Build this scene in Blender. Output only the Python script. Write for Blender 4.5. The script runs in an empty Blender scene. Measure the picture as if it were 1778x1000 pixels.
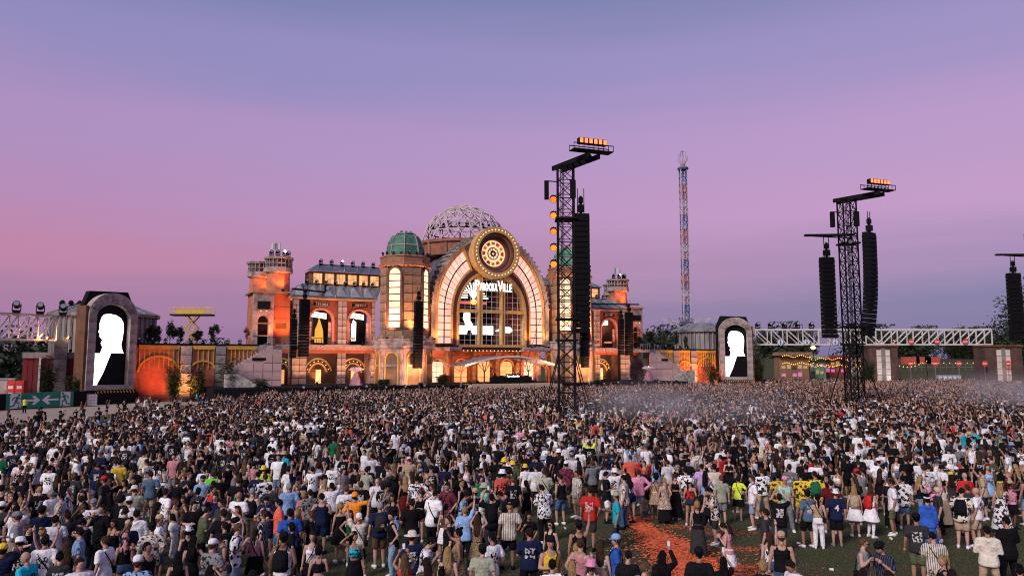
import bpy, bmesh, math, random
import numpy as np
from mathutils import Vector, Matrix, Quaternion
R = math.radians
PI = math.pi
random.seed(7)
rng = np.random.default_rng(7)
sc = bpy.context.scene
COL = sc.collection

# ------------------------------------------------------------------ camera
CAM_H = 5.8
PITCH = R(5.69)
FPX = 1284.0                       # focal length in photo pixels (1778 wide)
cd = bpy.data.cameras.new('camera')
cam = bpy.data.objects.new('camera', cd)
COL.objects.link(cam)
cam.location = (0, 0, CAM_H)
cam.rotation_euler = (PI / 2 + PITCH, 0, 0)
cd.sensor_width = 36.0
cd.lens = 36.0 * FPX / 1778.0
cd.clip_start = 0.1
cd.clip_end = 6000
sc.camera = cam

# ------------------------------------------------------------------ world: dusk sky, sun just set behind the camera
def build_world():
    w = bpy.data.worlds.new('World')
    sc.world = w
    w.use_nodes = True
    nt = w.node_tree
    N, L = nt.nodes, nt.links
    N.clear()
    out = N.new('ShaderNodeOutputWorld')
    tc = N.new('ShaderNodeTexCoord')
    sep = N.new('ShaderNodeSeparateXYZ')
    L.new(tc.outputs['Generated'], sep.inputs[0])

    def math_(op, a, b=None, c=None):
        n = N.new('ShaderNodeMath')
        n.operation = op
        for i, x in enumerate((a, b, c)):
            if x is None:
                continue
            if isinstance(x, (int, float)):
                n.inputs[i].default_value = x
            else:
                L.new(x, n.inputs[i])
        return n.outputs[0]

    noi = N.new('ShaderNodeTexNoise')
    noi.inputs['Scale'].default_value = 2.2
    noi.inputs['Detail'].default_value = 3
    mp = N.new('ShaderNodeMapping')
    mp.inputs['Scale'].default_value = (1, 1, 9)
    L.new(tc.outputs['Generated'], mp.inputs[0])
    L.new(mp.outputs[0], noi.inputs['Vector'])
    mp2 = N.new('ShaderNodeMapping')
    mp2.inputs['Scale'].default_value = (2, 2, 60)
    mp2.inputs['Rotation'].default_value = (0, R(3), 0)
    L.new(tc.outputs['Generated'], mp2.inputs[0])
    noi2 = N.new('ShaderNodeTexNoise')
    noi2.inputs['Scale'].default_value = 1.3
    noi2.inputs['Detail'].default_value = 5
    L.new(mp2.outputs[0], noi2.inputs['Vector'])
    wob = math_('ADD', math_('MULTIPLY', math_('SUBTRACT', noi.outputs['Fac'], 0.5), 0.06), math_('MULTIPLY', math_('SUBTRACT', noi2.outputs['Fac'], 0.5), 0.028))
    elev = math_('ADD', sep.outputs['Z'], wob)          # sin of elevation, a little streaky

    def ramp(stops):
        r = N.new('ShaderNodeValToRGB')
        r.color_ramp.interpolation = 'EASE'
        e = r.color_ramp.elements
        while len(e) > 1:
            e.remove(e[-1])
        first = True
        for deg, c in stops:
            p = max(0.0, math.sin(R(deg)))
            if first:
                e[0].position = p
                el = e[0]
                first = False
            else:
                el = e.new(p)
            lin = [((x / 255 + .055) / 1.055) ** 2.4 for x in c]
            el.color = (*lin, 1)
        L.new(elev, r.inputs[0])
        return r.outputs[0]
    left = ramp([(0, (140, 110, 158)), (4, (162, 116, 162)), (7.5, (186, 124, 164)), (11, (178, 132, 180)),
                 (16, (170, 138, 188)), (22, (142, 134, 186)), (28, (116, 124, 170)), (60, (92, 112, 160)), (90, (84, 106, 154))])
    right = ramp([(0, (112, 110, 160)), (3.5, (118, 112, 164)), (7, (158, 126, 176)), (11, (188, 144, 192)),
                  (16, (180, 144, 194)), (22, (154, 138, 190)), (28, (124, 124, 172)), (60, (94, 112, 160)), (90, (84, 106, 154))])
    fac = math_('MULTIPLY_ADD', sep.outputs['X'], 1.0, 0.5)
    fac = math_('MINIMUM', math_('MAXIMUM', fac, 0.0), 1.0)
    mx = N.new('ShaderNodeMix')
    mx.data_type = 'RGBA'
    L.new(fac, mx.inputs['Factor'])
    L.new(left, mx.inputs['A'])
    L.new(right, mx.inputs['B'])
    b1 = N.new('ShaderNodeBackground')
    L.new(mx.outputs['Result'], b1.inputs['Color'])
    b1.inputs['Strength'].default_value = 0.80
    sky = N.new('ShaderNodeTexSky')
    sky.sky_type = 'NISHITA'
    sky.sun_disc = False
    sky.sun_elevation = R(SUN_ELEV_SKY)
    sky.sun_rotation = R(SUN_AZ)
    b2 = N.new('ShaderNodeBackground')
    L.new(sky.outputs[0], b2.inputs['Color'])
    b2.inputs['Strength'].default_value = 0.02
    add = N.new('ShaderNodeAddShader')
    L.new(b1.outputs[0], add.inputs[0])
    L.new(b2.outputs[0], add.inputs[1])
    L.new(add.outputs[0], out.inputs['Surface'])


SUN_AZ = 216.0          # degrees clockwise from +Y: behind the camera, to the left
SUN_ELEV_SKY = 3.0
SUN_ELEV = 34.0         # the broad afterglow stands higher than the sun itself
build_world()
sl = bpy.data.lights.new('sun', 'SUN')
sl.energy = 2.4
sl.angle = R(18)
sl.color = (1.0, 0.90, 0.86)
so = bpy.data.objects.new('sun', sl)
COL.objects.link(so)
sd = Vector((math.sin(R(SUN_AZ)) * math.cos(R(SUN_ELEV)), math.cos(R(SUN_AZ)) * math.cos(R(SUN_ELEV)), math.sin(R(SUN_ELEV))))
so.rotation_euler = sd.to_track_quat('Z', 'Y').to_euler()
so.location = sd * 200
vs = sc.view_settings
vs.view_transform = 'Standard'
vs.look = 'None'
vs.gamma = 1.0
vs.exposure = 0.32
vs.use_curve_mapping = False
sc.cycles.filter_width = 1.05

# ------------------------------------------------------------------ photo pixel -> place
def ray(px, py):
    x = (px - 889) / FPX
    y = (500 - py) / FPX
    return Vector((x, math.cos(PITCH) - y * math.sin(PITCH), math.sin(PITCH) + y * math.cos(PITCH)))


def ground(px, py, z=0.0):
    d = ray(px, py)
    t = (z - CAM_H) / d.z
    return Vector((d.x * t, d.y * t, z))


def atY(px, py, Y):
    d = ray(px, py)
    t = Y / d.y
    return Vector((d.x * t, Y, CAM_H + d.z * t))


def project(x, y, z):
    c, s = math.cos(PITCH), math.sin(PITCH)
    zz = z - CAM_H
    dep = y * c + zz * s
    up = -y * s + zz * c
    return 889 + FPX * x / dep, 500 - FPX * up / dep


# stage frame: u runs along the front to the right, v to the back
SA = R(28.5)
SC = Vector((-3.6, 132.0, 0))
SCA, SSA = math.cos(SA), math.sin(SA)


def S(u, v, z=0.0):
    return Vector((SC.x + SCA * u - SSA * v, SC.y + SSA * u + SCA * v, z))


def to_uv(x, y):
    dx, dy = x - SC.x, y - SC.y
    return SCA * dx + SSA * dy, -SSA * dx + SCA * dy


# ------------------------------------------------------------------ mesh builder
class MB:
    def __init__(self):
        self.v = []
        self.f = []
        self.fm = []

    def add(self, vs, fs, m=0):
        o = len(self.v)
        self.v.extend([tuple(p) for p in vs])
        self.f.extend([tuple(i + o for i in f) for f in fs])
        self.fm.extend([m] * len(fs))
        return self

    def box(self, x0, x1, y0, y1, z0, z1, m=0):
        if x0 > x1: x0, x1 = x1, x0
        if y0 > y1: y0, y1 = y1, y0
        if z0 > z1: z0, z1 = z1, z0
        vs = [(x, y, z) for z in (z0, z1) for y in (y0, y1) for x in (x0, x1)]
        return self.add(vs, [(0, 2, 3, 1), (4, 5, 7, 6), (0, 1, 5, 4), (2, 6, 7, 3), (0, 4, 6, 2), (1, 3, 7, 5)], m)

    def bar(self, p0, p1, w, h=None, m=0):
        """square bar between two points"""
        h = w if h is None else h
        p0, p1 = Vector(p0), Vector(p1)
        d = (p1 - p0)
        if d.length < 1e-6:
            return self
        d.normalize()
        up = Vector((0, 0, 1)) if abs(d.z) < .95 else Vector((0, 1, 0))
        a = d.cross(up).normalized() * w / 2
        b = a.cross(d).normalized() * h / 2
        vs = [p + sx * a + sy * b for p in (p0, p1) for sx, sy in ((-1, -1), (1, -1), (1, 1), (-1, 1))]
        return self.add(vs, [(3, 2, 1, 0), (4, 5, 6, 7), (0, 1, 5, 4), (1, 2, 6, 5), (2, 3, 7, 6), (3, 0, 4, 7)], m)

    def tube(self, pts, rad, n=8, caps=True, m=0, flat=None):
        pts = [Vector(p) for p in pts]
        k = len(pts)
        if isinstance(rad, (int, float)):
            rad = [rad] * k
        rings = []
        ref = None
        for i, p in enumerate(pts):
            d = (pts[min(i + 1, k - 1)] - pts[max(i - 1, 0)]).normalized()
            if ref is None:
                ref = Vector((1, 0, 0)) if abs(d.x) < .8 else Vector((0, 1, 0))
            a = (ref - d * ref.dot(d)).normalized()
            b = d.cross(a)
            ref = a
            fa, fb = (1, 1) if flat is None else flat
            rings.append([p + (a * math.cos(t) * fa + b * math.sin(t) * fb) * rad[i] for t in [2 * PI * j / n for j in range(n)]])
        vs = [q for r in rings for q in r]
        fs = [(i * n + j, i * n + (j + 1) % n, (i + 1) * n + (j + 1) % n, (i + 1) * n + j) for i in range(k - 1) for j in range(n)]
        if caps:
            fs.append(tuple(range(n - 1, -1, -1)))
            fs.append(tuple((k - 1) * n + j for j in range(n)))
        return self.add(vs, fs, m)

    def lathe(self, prof, n=16, c=(0, 0, 0), a0=0.0, m=0, sq=(1, 1)):
        """profile of (r, z) turned about a vertical axis at c"""
        vs = []
        for r, z in prof:
            for j in range(n):
                t = a0 + 2 * PI * j / n
                vs.append((c[0] + r * math.cos(t) * sq[0], c[1] + r * math.sin(t) * sq[1], c[2] + z))
        k = len(prof)
        fs = [(i * n + j, i * n + (j + 1) % n, (i + 1) * n + (j + 1) % n, (i + 1) * n + j) for i in range(k - 1) for j in range(n)]
        fs.append(tuple(range(n - 1, -1, -1)))
        fs.append(tuple((k - 1) * n + j for j in range(n)))
        return self.add(vs, fs, m)

    def prism(self, poly, y0, y1, m=0):
        """polygon in (x, z) extruded along y"""
        n = len(poly)
        vs = [(x, y0, z) for x, z in poly] + [(x, y1, z) for x, z in poly]
        fs = [(i, (i + 1) % n, n + (i + 1) % n, n + i) for i in range(n)]
        fs += [tuple(range(n - 1, -1, -1)), tuple(range(n, 2 * n))]
        return self.add(vs, fs, m)

    def strip(self, inner, outer, y0, y1, m=0, close=False):
        """band between two (x, z) polylines, extruded along y (an arch frame)"""
        n = len(inner)
        vs = []
        for y in (y0, y1):
            vs += [(x, y, z) for x, z in inner] + [(x, y, z) for x, z in outer]
        fs = []
        rg = n if close else n - 1
        for i in range(rg):
            j = (i + 1) % n
            fs += [(i, j, n + j, n + i), (2 * n + j, 2 * n + i, 3 * n + i, 3 * n + j),
                   (j, i, 2 * n + i, 2 * n + j), (n + i, n + j, 3 * n + j, 3 * n + i)]
        if not close:
            fs += [(0, n, 3 * n, 2 * n), (n - 1, 2 * n + n - 1, 3 * n + n - 1, n + n - 1)]
        return self.add(vs, fs, m)

    def wall(self, x0, x1, z0, z1, y0, y1, holes, m=0):
        """wall slab with arched holes: holes = [(cx, half_width, z_bottom, z_spring)], the arch is a half circle on top"""
        xs = [x0]
        hs = sorted(holes)
        for cx, hw, zb, zs in hs:
            if cx - hw > xs[-1] + 1e-6:
                self.box(xs[-1], cx - hw, y0, y1, z0, z1, m)
            if zb > z0 + 1e-6:
                self.box(cx - hw, cx + hw, y0, y1, z0, zb, m)
            k = 14
            lo = [(cx - hw * math.cos(PI * i / k), zs + hw * math.sin(PI * i / k)) for i in range(k + 1)]
            hi = [(x, z1) for x, z in lo]
            self.strip(lo, hi, y0, y1, m)
            xs.append(cx + hw)
        if x1 > xs[-1] + 1e-6:
            self.box(xs[-1], x1, y0, y1, z0, z1, m)
        return self

    def mirror(self, s):
        if s < 0:
            self.v = [(-x, y, z) for x, y, z in self.v]
            self.f = [tuple(reversed(f)) for f in self.f]
        return self

    def mesh(self, name):
        me = bpy.data.meshes.new(name)
        me.from_pydata(self.v, [], self.f)
        me.update()
        return me

    def build(self, name, mat, parent=None, org=None, smooth=False, s=1):
        """one mesh object; coordinates are in the parent thing's frame before its origin was taken off"""
        self.mirror(s)
        if org is None:
            org = ORG.get(parent.name if parent else '', (0, 0, 0))
        if org != (0, 0, 0):
            self.v = [(x - org[0], y - org[1], z - org[2]) for x, y, z in self.v]
        me = self.mesh(name)
        mats = mat if isinstance(mat, (list, tuple)) else [mat]
        for mm in mats:
            me.materials.append(mm)
        if len(mats) > 1:
            me.polygons.foreach_set('material_index', self.fm)
        if smooth:
            me.polygons.foreach_set('use_smooth', [True] * len(me.polygons))
        o = bpy.data.objects.new(name, me)
        COL.objects.link(o)
        if parent is not None:
            o.parent = parent
            ORG[o.name] = org
        return o


ORG = {}


def tag(o, label=None, cat=None, group=None, kind=None):
    if label: o['label'] = label
    if cat: o['category'] = cat
    if group: o['group'] = group
    if kind: o['kind'] = kind
    return o


def thing(name, label, cat, loc=(0, 0, 0), rz=0.0, group=None, org=(0, 0, 0)):
    o = bpy.data.objects.new(name, None)
    o.empty_display_size = .3
    COL.objects.link(o)
    o.location = loc
    o.rotation_euler = (0, 0, rz)
    ORG[o.name] = tuple(org)
    return tag(o, label, cat, group)


def sthing(name, label, cat, u, v, z=0.0, group=None):
    """thing whose parts are given in stage coordinates"""
    return thing(name, label, cat, S(u, v, z), SA, group, (u, v, z))


def piece(name, me, loc, parent, org=None, rot=(0, 0, 0), scale=None):
    """piece that shares its mesh with others"""
    o = bpy.data.objects.new(name, me)
    COL.objects.link(o)
    o.parent = parent
    org = ORG.get(parent.name, (0, 0, 0)) if org is None else org
    o.location = (loc[0] - org[0], loc[1] - org[1], loc[2] - org[2])
    o.rotation_euler = rot
    if scale: o.scale = scale
    return o


def copy_tree(o, parent=None):
    c = o.copy()
    COL.objects.link(c)
    c.parent = parent
    if o.name in ORG: ORG[c.name] = ORG[o.name]
    for ch in o.children:
        copy_tree(ch, c)
    return c


def text_mesh(txt, size, depth=0.02, bold=0.0, align='CENTER'):
    cu = bpy.data.curves.new('t', 'FONT')
    cu.body = txt
    cu.size = size
    cu.extrude = depth
    cu.offset = bold
    cu.align_x = align
    cu.resolution_u = 2
    o = bpy.data.objects.new('t', cu)
    me = bpy.data.meshes.new_from_object(o)
    bpy.data.objects.remove(o)
    bpy.data.curves.remove(cu)
    return me


# ------------------------------------------------------------------ materials
MATS = {}


def base_mat(name):
    m = bpy.data.materials.new(name)
    m.use_nodes = True
    nt = m.node_tree
    return m, nt, nt.nodes, nt.links, nt.nodes['Principled BSDF']


def mat(name, col, rough=.7, var=.25, scale=1.2, metal=0.0, bump=.15, bscale=None, streak=False, grime=.0, world=False):
    """plain surface with uneven tone, a little grain and wear"""
    if name in MATS: return MATS[name]
    m, nt, N, L, B = base_mat(name)
    tc = N.new('ShaderNodeTexCoord')
    vec = tc.outputs['Object']
    if world:
        g = N.new('ShaderNodeNewGeometry')
        vec = g.outputs['Position']
    mp = N.new('ShaderNodeMapping')
    if streak: mp.inputs['Scale'].default_value = (1, 1, .12)
    L.new(vec, mp.inputs[0])
    n1 = N.new('ShaderNodeTexNoise')
    n1.inputs['Scale'].default_value = scale
    n1.inputs['Detail'].default_value = 7
    n1.inputs['Roughness'].default_value = .65
    L.new(mp.outputs[0], n1.inputs['Vector'])
    r = N.new('ShaderNodeValToRGB')
    e = r.color_ramp.elements
    e[0].position, e[1].position = .3, .72
    d = 1 - var
    e[0].color = (col[0] * d, col[1] * d, col[2] * d, 1)
    u = 1 + var * .55
    e[1].color = (min(1, col[0] * u), min(1, col[1] * u), min(1, col[2] * u), 1)
    L.new(n1.outputs['Fac'], r.inputs[0])
    src = r.outputs[0]
    # each piece a shade of its own
    oi = N.new('ShaderNodeObjectInfo')
    hs = N.new('ShaderNodeHueSaturation')
    mr = N.new('ShaderNodeMapRange')
    mr.inputs['To Min'].default_value = 1 - var * .35
    mr.inputs['To Max'].default_value = 1 + var * .35
    L.new(oi.outputs['Random'], mr.inputs['Value'])
    L.new(mr.outputs[0], hs.inputs['Value'])
    L.new(src, hs.inputs['Color'])
    src = hs.outputs[0]
    if grime > 0:
        n2 = N.new('ShaderNodeTexNoise')
        n2.inputs['Scale'].default_value = scale * .45
        n2.inputs['Detail'].default_value = 9
        n2.inputs['Roughness'].default_value = .75
        L.new(mp.outputs[0], n2.inputs['Vector'])
        rr = N.new('ShaderNodeValToRGB')
        rr.color_ramp.elements[0].position = .47
        rr.color_ramp.elements[1].position = .66
        rr.color_ramp.elements[1].color = (grime, grime, grime, 1)
        L.new(n2.outputs['Fac'], rr.inputs[0])
        mx = N.new('ShaderNodeMix')
        mx.data_type = 'RGBA'
        L.new(rr.outputs[0], mx.inputs['Factor'])
        L.new(src, mx.inputs['A'])
        mx.inputs['B'].default_value = (.035, .03, .026, 1)
        src = mx.outputs['Result']
    L.new(src, B.inputs['Base Color'])
    B.inputs['Roughness'].default_value = rough
    B.inputs['Metallic'].default_value = metal
    if max(col) < .03: B.inputs['Specular IOR Level'].default_value = .12
    if bump > 0:
        n3 = N.new('ShaderNodeTexNoise')
        n3.inputs['Scale'].default_value = bscale or scale * 8
        n3.inputs['Detail'].default_value = 4
        L.new(mp.outputs[0], n3.inputs['Vector'])
        b = N.new('ShaderNodeBump')
        b.inputs['Strength'].default_value = bump
        b.inputs['Distance'].default_value = .05
        L.new(n3.outputs['Fac'], b.inputs['Height'])
        L.new(b.outputs[0], B.inputs['Normal'])
    MATS[name] = m
    return m


def brickmat(name, c1, c2, mortar, w=.5, h=.22, rough=.85):
    if name in MATS: return MATS[name]
    m, nt, N, L, B = base_mat(name)
    tc = N.new('ShaderNodeTexCoord')
    sx = N.new('ShaderNodeSeparateXYZ')
    cb = N.new('ShaderNodeCombineXYZ')
    L.new(tc.outputs['Object'], sx.inputs[0])
    ad = N.new('ShaderNodeMath')
    L.new(sx.outputs['X'], ad.inputs[0])
    L.new(sx.outputs['Y'], ad.inputs[1])
    L.new(ad.outputs[0], cb.inputs['X'])
    L.new(sx.outputs['Z'], cb.inputs['Y'])
    bt = N.new('ShaderNodeTexBrick')
    bt.inputs['Scale'].default_value = 1
    bt.inputs['Brick Width'].default_value = w
    bt.inputs['Row Height'].default_value = h
    bt.inputs['Mortar Size'].default_value = .012
    bt.inputs['Color1'].default_value = (*c1, 1)
    bt.inputs['Color2'].default_value = (*c2, 1)
    bt.inputs['Mortar'].default_value = (*mortar, 1)
    L.new(cb.outputs[0], bt.inputs['Vector'])
    n = N.new('ShaderNodeTexNoise')
    n.inputs['Scale'].default_value = .5
    n.inputs['Detail'].default_value = 8
    L.new(tc.outputs['Object'], n.inputs['Vector'])
    mr = N.new('ShaderNodeMapRange')
    mr.inputs['From Min'].default_value = .3
    mr.inputs['From Max'].default_value = .7
    mr.inputs['To Min'].default_value = .55
    mr.inputs['To Max'].default_value = 1.2
    L.new(n.outputs['Fac'], mr.inputs['Value'])
    hs = N.new('ShaderNodeHueSaturation')
    L.new(mr.outputs[0], hs.inputs['Value'])
    L.new(bt.outputs['Color'], hs.inputs['Color'])
    L.new(hs.outputs[0], B.inputs['Base Color'])
    b = N.new('ShaderNodeBump')
    b.inputs['Strength'].default_value = .4
    b.inputs['Distance'].default_value = .03
    b.invert = True
    L.new(bt.outputs['Fac'], b.inputs['Height'])
    L.new(b.outputs[0], B.inputs['Normal'])
    B.inputs['Roughness'].default_value = rough
    MATS[name] = m
    return m


def glowmat(name, col, strength, base=(.25, .2, .16), var=0.0, scale=.8):
    """something that gives off light: lit pane, lamp, screen"""
    if name in MATS: return MATS[name]
    m, nt, N, L, B = base_mat(name)
    B.inputs['Base Color'].default_value = (*base, 1)
    B.inputs['Roughness'].default_value = .4
    B.inputs['Emission Strength'].default_value = strength
    B.inputs['Emission Color'].default_value = (*col, 1)
    if var > 0:
        oi = N.new('ShaderNodeObjectInfo')
        tc = N.new('ShaderNodeTexCoord')
        n = N.new('ShaderNodeTexNoise')
        n.inputs['Scale'].default_value = scale
        n.inputs['Detail'].default_value = 6
        L.new(tc.outputs['Object'], n.inputs['Vector'])
        a = N.new('ShaderNodeMath')
        a.operation = 'ADD'
        L.new(n.outputs['Fac'], a.inputs[0])
        L.new(oi.outputs['Random'], a.inputs[1])
        mr = N.new('ShaderNodeMapRange')
        mr.inputs['From Min'].default_value = .3
        mr.inputs['From Max'].default_value = 1.7
        mr.inputs['To Min'].default_value = strength * (1 - var)
        mr.inputs['To Max'].default_value = strength * (1 + var)
        L.new(a.outputs[0], mr.inputs['Value'])
        L.new(mr.outputs[0], B.inputs['Emission Strength'])
    MATS[name] = m
    return m


STONE = mat('stone_grey', (.30, .27, .25), .85, .35, .9, grime=.8)
STONE_L = mat('stone_pale', (.43, .35, .325), .85, .35, 1.0, grime=.8)
PINKST = mat('stone_pink', (.47, .31, .275), .85, .35, 1.0, grime=.75)
TAN = mat('stone_tan', (.37, .22, .13), .85, .4, .9, grime=.85)
MAROON = mat('maroon_paint', (.10, .032, .024), .6, .35, 1.5)
GOLD = mat('gold_paint', (.62, .38, .13), .5, .3, 1.5)
JOINT = mat('joint_dark', (.07, .05, .04), .9, .3)
YELLOW = mat('yellow_paint', (.60, .33, .04), .6, .25, 1.2)
ROOFM = mat('roof_metal', (.20, .22, .25), .45, .35, .7, metal=.35, grime=.5)
PATINA = mat('patina_green', (.06, .24, .15), .7, .6, 1.3, grime=.5)
BLACK = mat('black_steel', (.007, .007, .008), .65, .3, 2.0, bump=.05)
BLACKCL = mat('black_cloth', (.010, .010, .012), .95, .3, .5)
STEEL = mat('bare_steel', (.42, .41, .43), .38, .2, 2.0, metal=.7, bump=.03)
WHITEP = mat('white_paint', (.72, .68, .66), .55, .15, 1.5, bump=.05)
REDP = mat('red_paint', (.24, .022, .022), .7, .45, .8, streak=True, grime=.7)
REDBR = brickmat('brick_red', (.30, .065, .04), (.36, .095, .055), (.20, .12, .09), .9, .4)
ORBR = brickmat('brick_orange', (.42, .13, .065), (.50, .18, .09), (.24, .10, .06), .8, .34)
DARKBR = brickmat('brick_dark', (.085, .045, .034), (.11, .06, .045), (.05, .035, .03), .6, .3)
WOOD = mat('weathered_wood', (.22, .12, .065), .8, .4, 1.0, streak=True)
CORR = mat('corrugated_zinc', (.36, .34, .33), .45, .35, .8, metal=.45, streak=True, grime=.8)
RUST = mat('rusty_brown', (.14, .062, .03), .85, .5, .8, grime=.4)
PANE = glowmat('lit_pane_warm', (1.0, .54, .42), .85, var=.30)
PANE_H = glowmat('lit_pane_bright', (1.0, .70, .42), 1.1, var=.25)
PANE_O = glowmat('lit_pane_amber', (1.0, .45, .15), .8, var=.45)
BULB = glowmat('bulb_warm', (1.0, .66, .34), 2.2)
LEDW = glowmat('led_white', (1.0, .97, .95), 2.2, base=(.02, .02, .02))
LEDB = mat('led_dark', (.008, .007, .008), .35, .2, 1.0, bump=0)
LAMP_O = glowmat('lamp_orange', (1.0, .20, .03), 1.5)
# ------------------------------------------------------------------ people
def back_print(N, L, src, rnd, cut):
    """abstract print across the back of a shirt: pale on dark cloth, dark on pale cloth"""
    def mth(op, x, y=None):
        n = N.new('ShaderNodeMath')
        n.operation = op
        for i, q in enumerate((x, y)):
            if q is None: continue
            if isinstance(q, (int, float)): n.inputs[i].default_value = q
            else: L.new(q, n.inputs[i])
        return n.outputs[0]
    tc = N.new('ShaderNodeTexCoord')
    sp = N.new('ShaderNodeSeparateXYZ')
    L.new(tc.outputs['Object'], sp.inputs[0])
    off = mth('MULTIPLY', rnd, 37.0)
    va = N.new('ShaderNodeVectorMath')
    L.new(tc.outputs['Object'], va.inputs[0])
    L.new(off, va.inputs[1])
    no = N.new('ShaderNodeTexNoise')
    no.inputs['Scale'].default_value = 17
    no.inputs['Detail'].default_value = 1
    L.new(va.outputs[0], no.inputs['Vector'])
    m = mth('MULTIPLY', mth('LESS_THAN', mth('ABSOLUTE', sp.outputs['X']), .11), mth('LESS_THAN', sp.outputs['Y'], -.05))
    m = mth('MULTIPLY', m, mth('MULTIPLY', mth('GREATER_THAN', sp.outputs['Z'], 1.08), mth('LESS_THAN', sp.outputs['Z'], 1.33)))
    m = mth('MULTIPLY', m, mth('GREATER_THAN', no.outputs['Fac'], .5))
    m = mth('MULTIPLY', m, mth('GREATER_THAN', rnd, cut))
    bw = N.new('ShaderNodeRGBToBW')
    L.new(src, bw.inputs[0])
    inv = mth('LESS_THAN', bw.outputs[0], .18)
    cv = mth('MULTIPLY_ADD', inv, .5)
    cv.node.inputs[2].default_value = .02
    mx = N.new('ShaderNodeMix')
    mx.data_type = 'RGBA'
    L.new(m, mx.inputs['Factor'])
    L.new(src, mx.inputs['A'])
    L.new(cv, mx.inputs['B'])
    return mx.outputs['Result']


def colmat(name, rough=.85, kind='plain', sheen=.0):
    """material whose colour is the object's own colour"""
    m, nt, N, L, B = base_mat(name)
    oi = N.new('ShaderNodeObjectInfo')
    tc = N.new('ShaderNodeTexCoord')
    n = N.new('ShaderNodeTexNoise')
    n.inputs['Scale'].default_value = 9 if kind != 'hair' else 22
    n.inputs['Detail'].default_value = 4
    mp = N.new('ShaderNodeMapping')
    if kind == 'hair': mp.inputs['Scale'].default_value = (3, 3, .25)
    L.new(tc.outputs['Object'], mp.inputs[0])
    L.new(mp.outputs[0], n.inputs['Vector'])
    src = oi.outputs['Color']

    def dark(col, fac, k):
        mx = N.new('ShaderNodeMix')
        mx.data_type = 'RGBA'
        L.new(fac, mx.inputs['Factor'])
        L.new(col, mx.inputs['A'])
        if isinstance(k, tuple):
            mx.inputs['B'].default_value = (*k, 1)
        else:
            L.new(k, mx.inputs['B'])
        return mx.outputs['Result']

    def thresh(fac, a, b):
        r = N.new('ShaderNodeValToRGB')
        r.color_ramp.elements[0].position = a
        r.color_ramp.elements[1].position = b
        L.new(fac, r.inputs[0])
        return r.outputs[0]
    if kind == 'stripe':
        w = N.new('ShaderNodeTexWave')
        w.bands_direction = 'X'
        w.inputs['Scale'].default_value = 7
        L.new(tc.outputs['Object'], w.inputs['Vector'])
        src = dark(src, thresh(w.outputs['Fac'], .72, .8), (.10, .09, .10))
    elif kind == 'pale_stripe':
        w = N.new('ShaderNodeTexWave')
        w.bands_direction = 'X'
        w.inputs['Scale'].default_value = 7
        L.new(tc.outputs['Object'], w.inputs['Vector'])
        src = dark(src, thresh(w.outputs['Fac'], .78, .84), (.6, .58, .56))
    elif kind in ('print', 'leopard', 'floral'):
        v = N.new('ShaderNodeTexNoise' if kind != 'leopard' else 'ShaderNodeTexVoronoi')
        v.inputs['Scale'].default_value = 14 if kind == 'print' else (30 if kind == 'leopard' else 10)
        L.new(tc.outputs['Object'], v.inputs['Vector'])
        fac = v.outputs['Fac'] if kind != 'leopard' else v.outputs['Distance']
        src = dark(src, thresh(fac, .52, .56) if kind != 'leopard' else thresh(fac, .3, .4), (.02, .02, .022) if kind != 'leopard' else (.30, .20, .12))
    elif kind == 'plaid':
        w = N.new('ShaderNodeTexChecker')
        w.inputs['Scale'].default_value = 12
        L.new(tc.outputs['Object'], w.inputs['Vector'])
        src = dark(src, w.outputs['Fac'], (.02, .012, .012))
    elif kind == 'backprint':
        src = back_print(N, L, src, oi.outputs['Random'], 0.0)
    mr = N.new('ShaderNodeMapRange')
    mr.inputs['From Min'].default_value = .3
    mr.inputs['From Max'].default_value = .7
    mr.inputs['To Min'].default_value = .5 if kind == 'hair' else .82
    mr.inputs['To Max'].default_value = 1.5 if kind == 'hair' else 1.1
    L.new(n.outputs['Fac'], mr.inputs['Value'])
    hs = N.new('ShaderNodeHueSaturation')
    L.new(mr.outputs[0], hs.inputs['Value'])
    L.new(src, hs.inputs['Color'])
    L.new(hs.outputs[0], B.inputs['Base Color'])
    B.inputs['Roughness'].default_value = rough
    B.inputs['Specular IOR Level'].default_value = .4 if kind == 'skin' else .08
    if kind == 'skin':
        B.inputs['Subsurface Weight'].default_value = 0.0
    else:
        b = N.new('ShaderNodeBump')
        b.inputs['Strength'].default_value = .9
        b.inputs['Distance'].default_value = .06
        L.new(n.outputs['Fac'], b.inputs['Height'])
        L.new(b.outputs[0], B.inputs['Normal'])
    return m


CM = {k: colmat('cloth_' + k, .88, k) for k in ('plain', 'stripe', 'pale_stripe', 'print', 'leopard', 'floral', 'plaid', 'backprint')}
CM['skin'] = colmat('skin', .55, 'skin')
CM['hair'] = colmat('hair', .5, 'hair')
CM['gear'] = colmat('gear', .45, 'plain')
FACE_D = mat('face_dark', (.02, .013, .011), .5, .1)
FACE_M = mat('face_lips', (.30, .11, .09), .5, .1)

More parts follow.
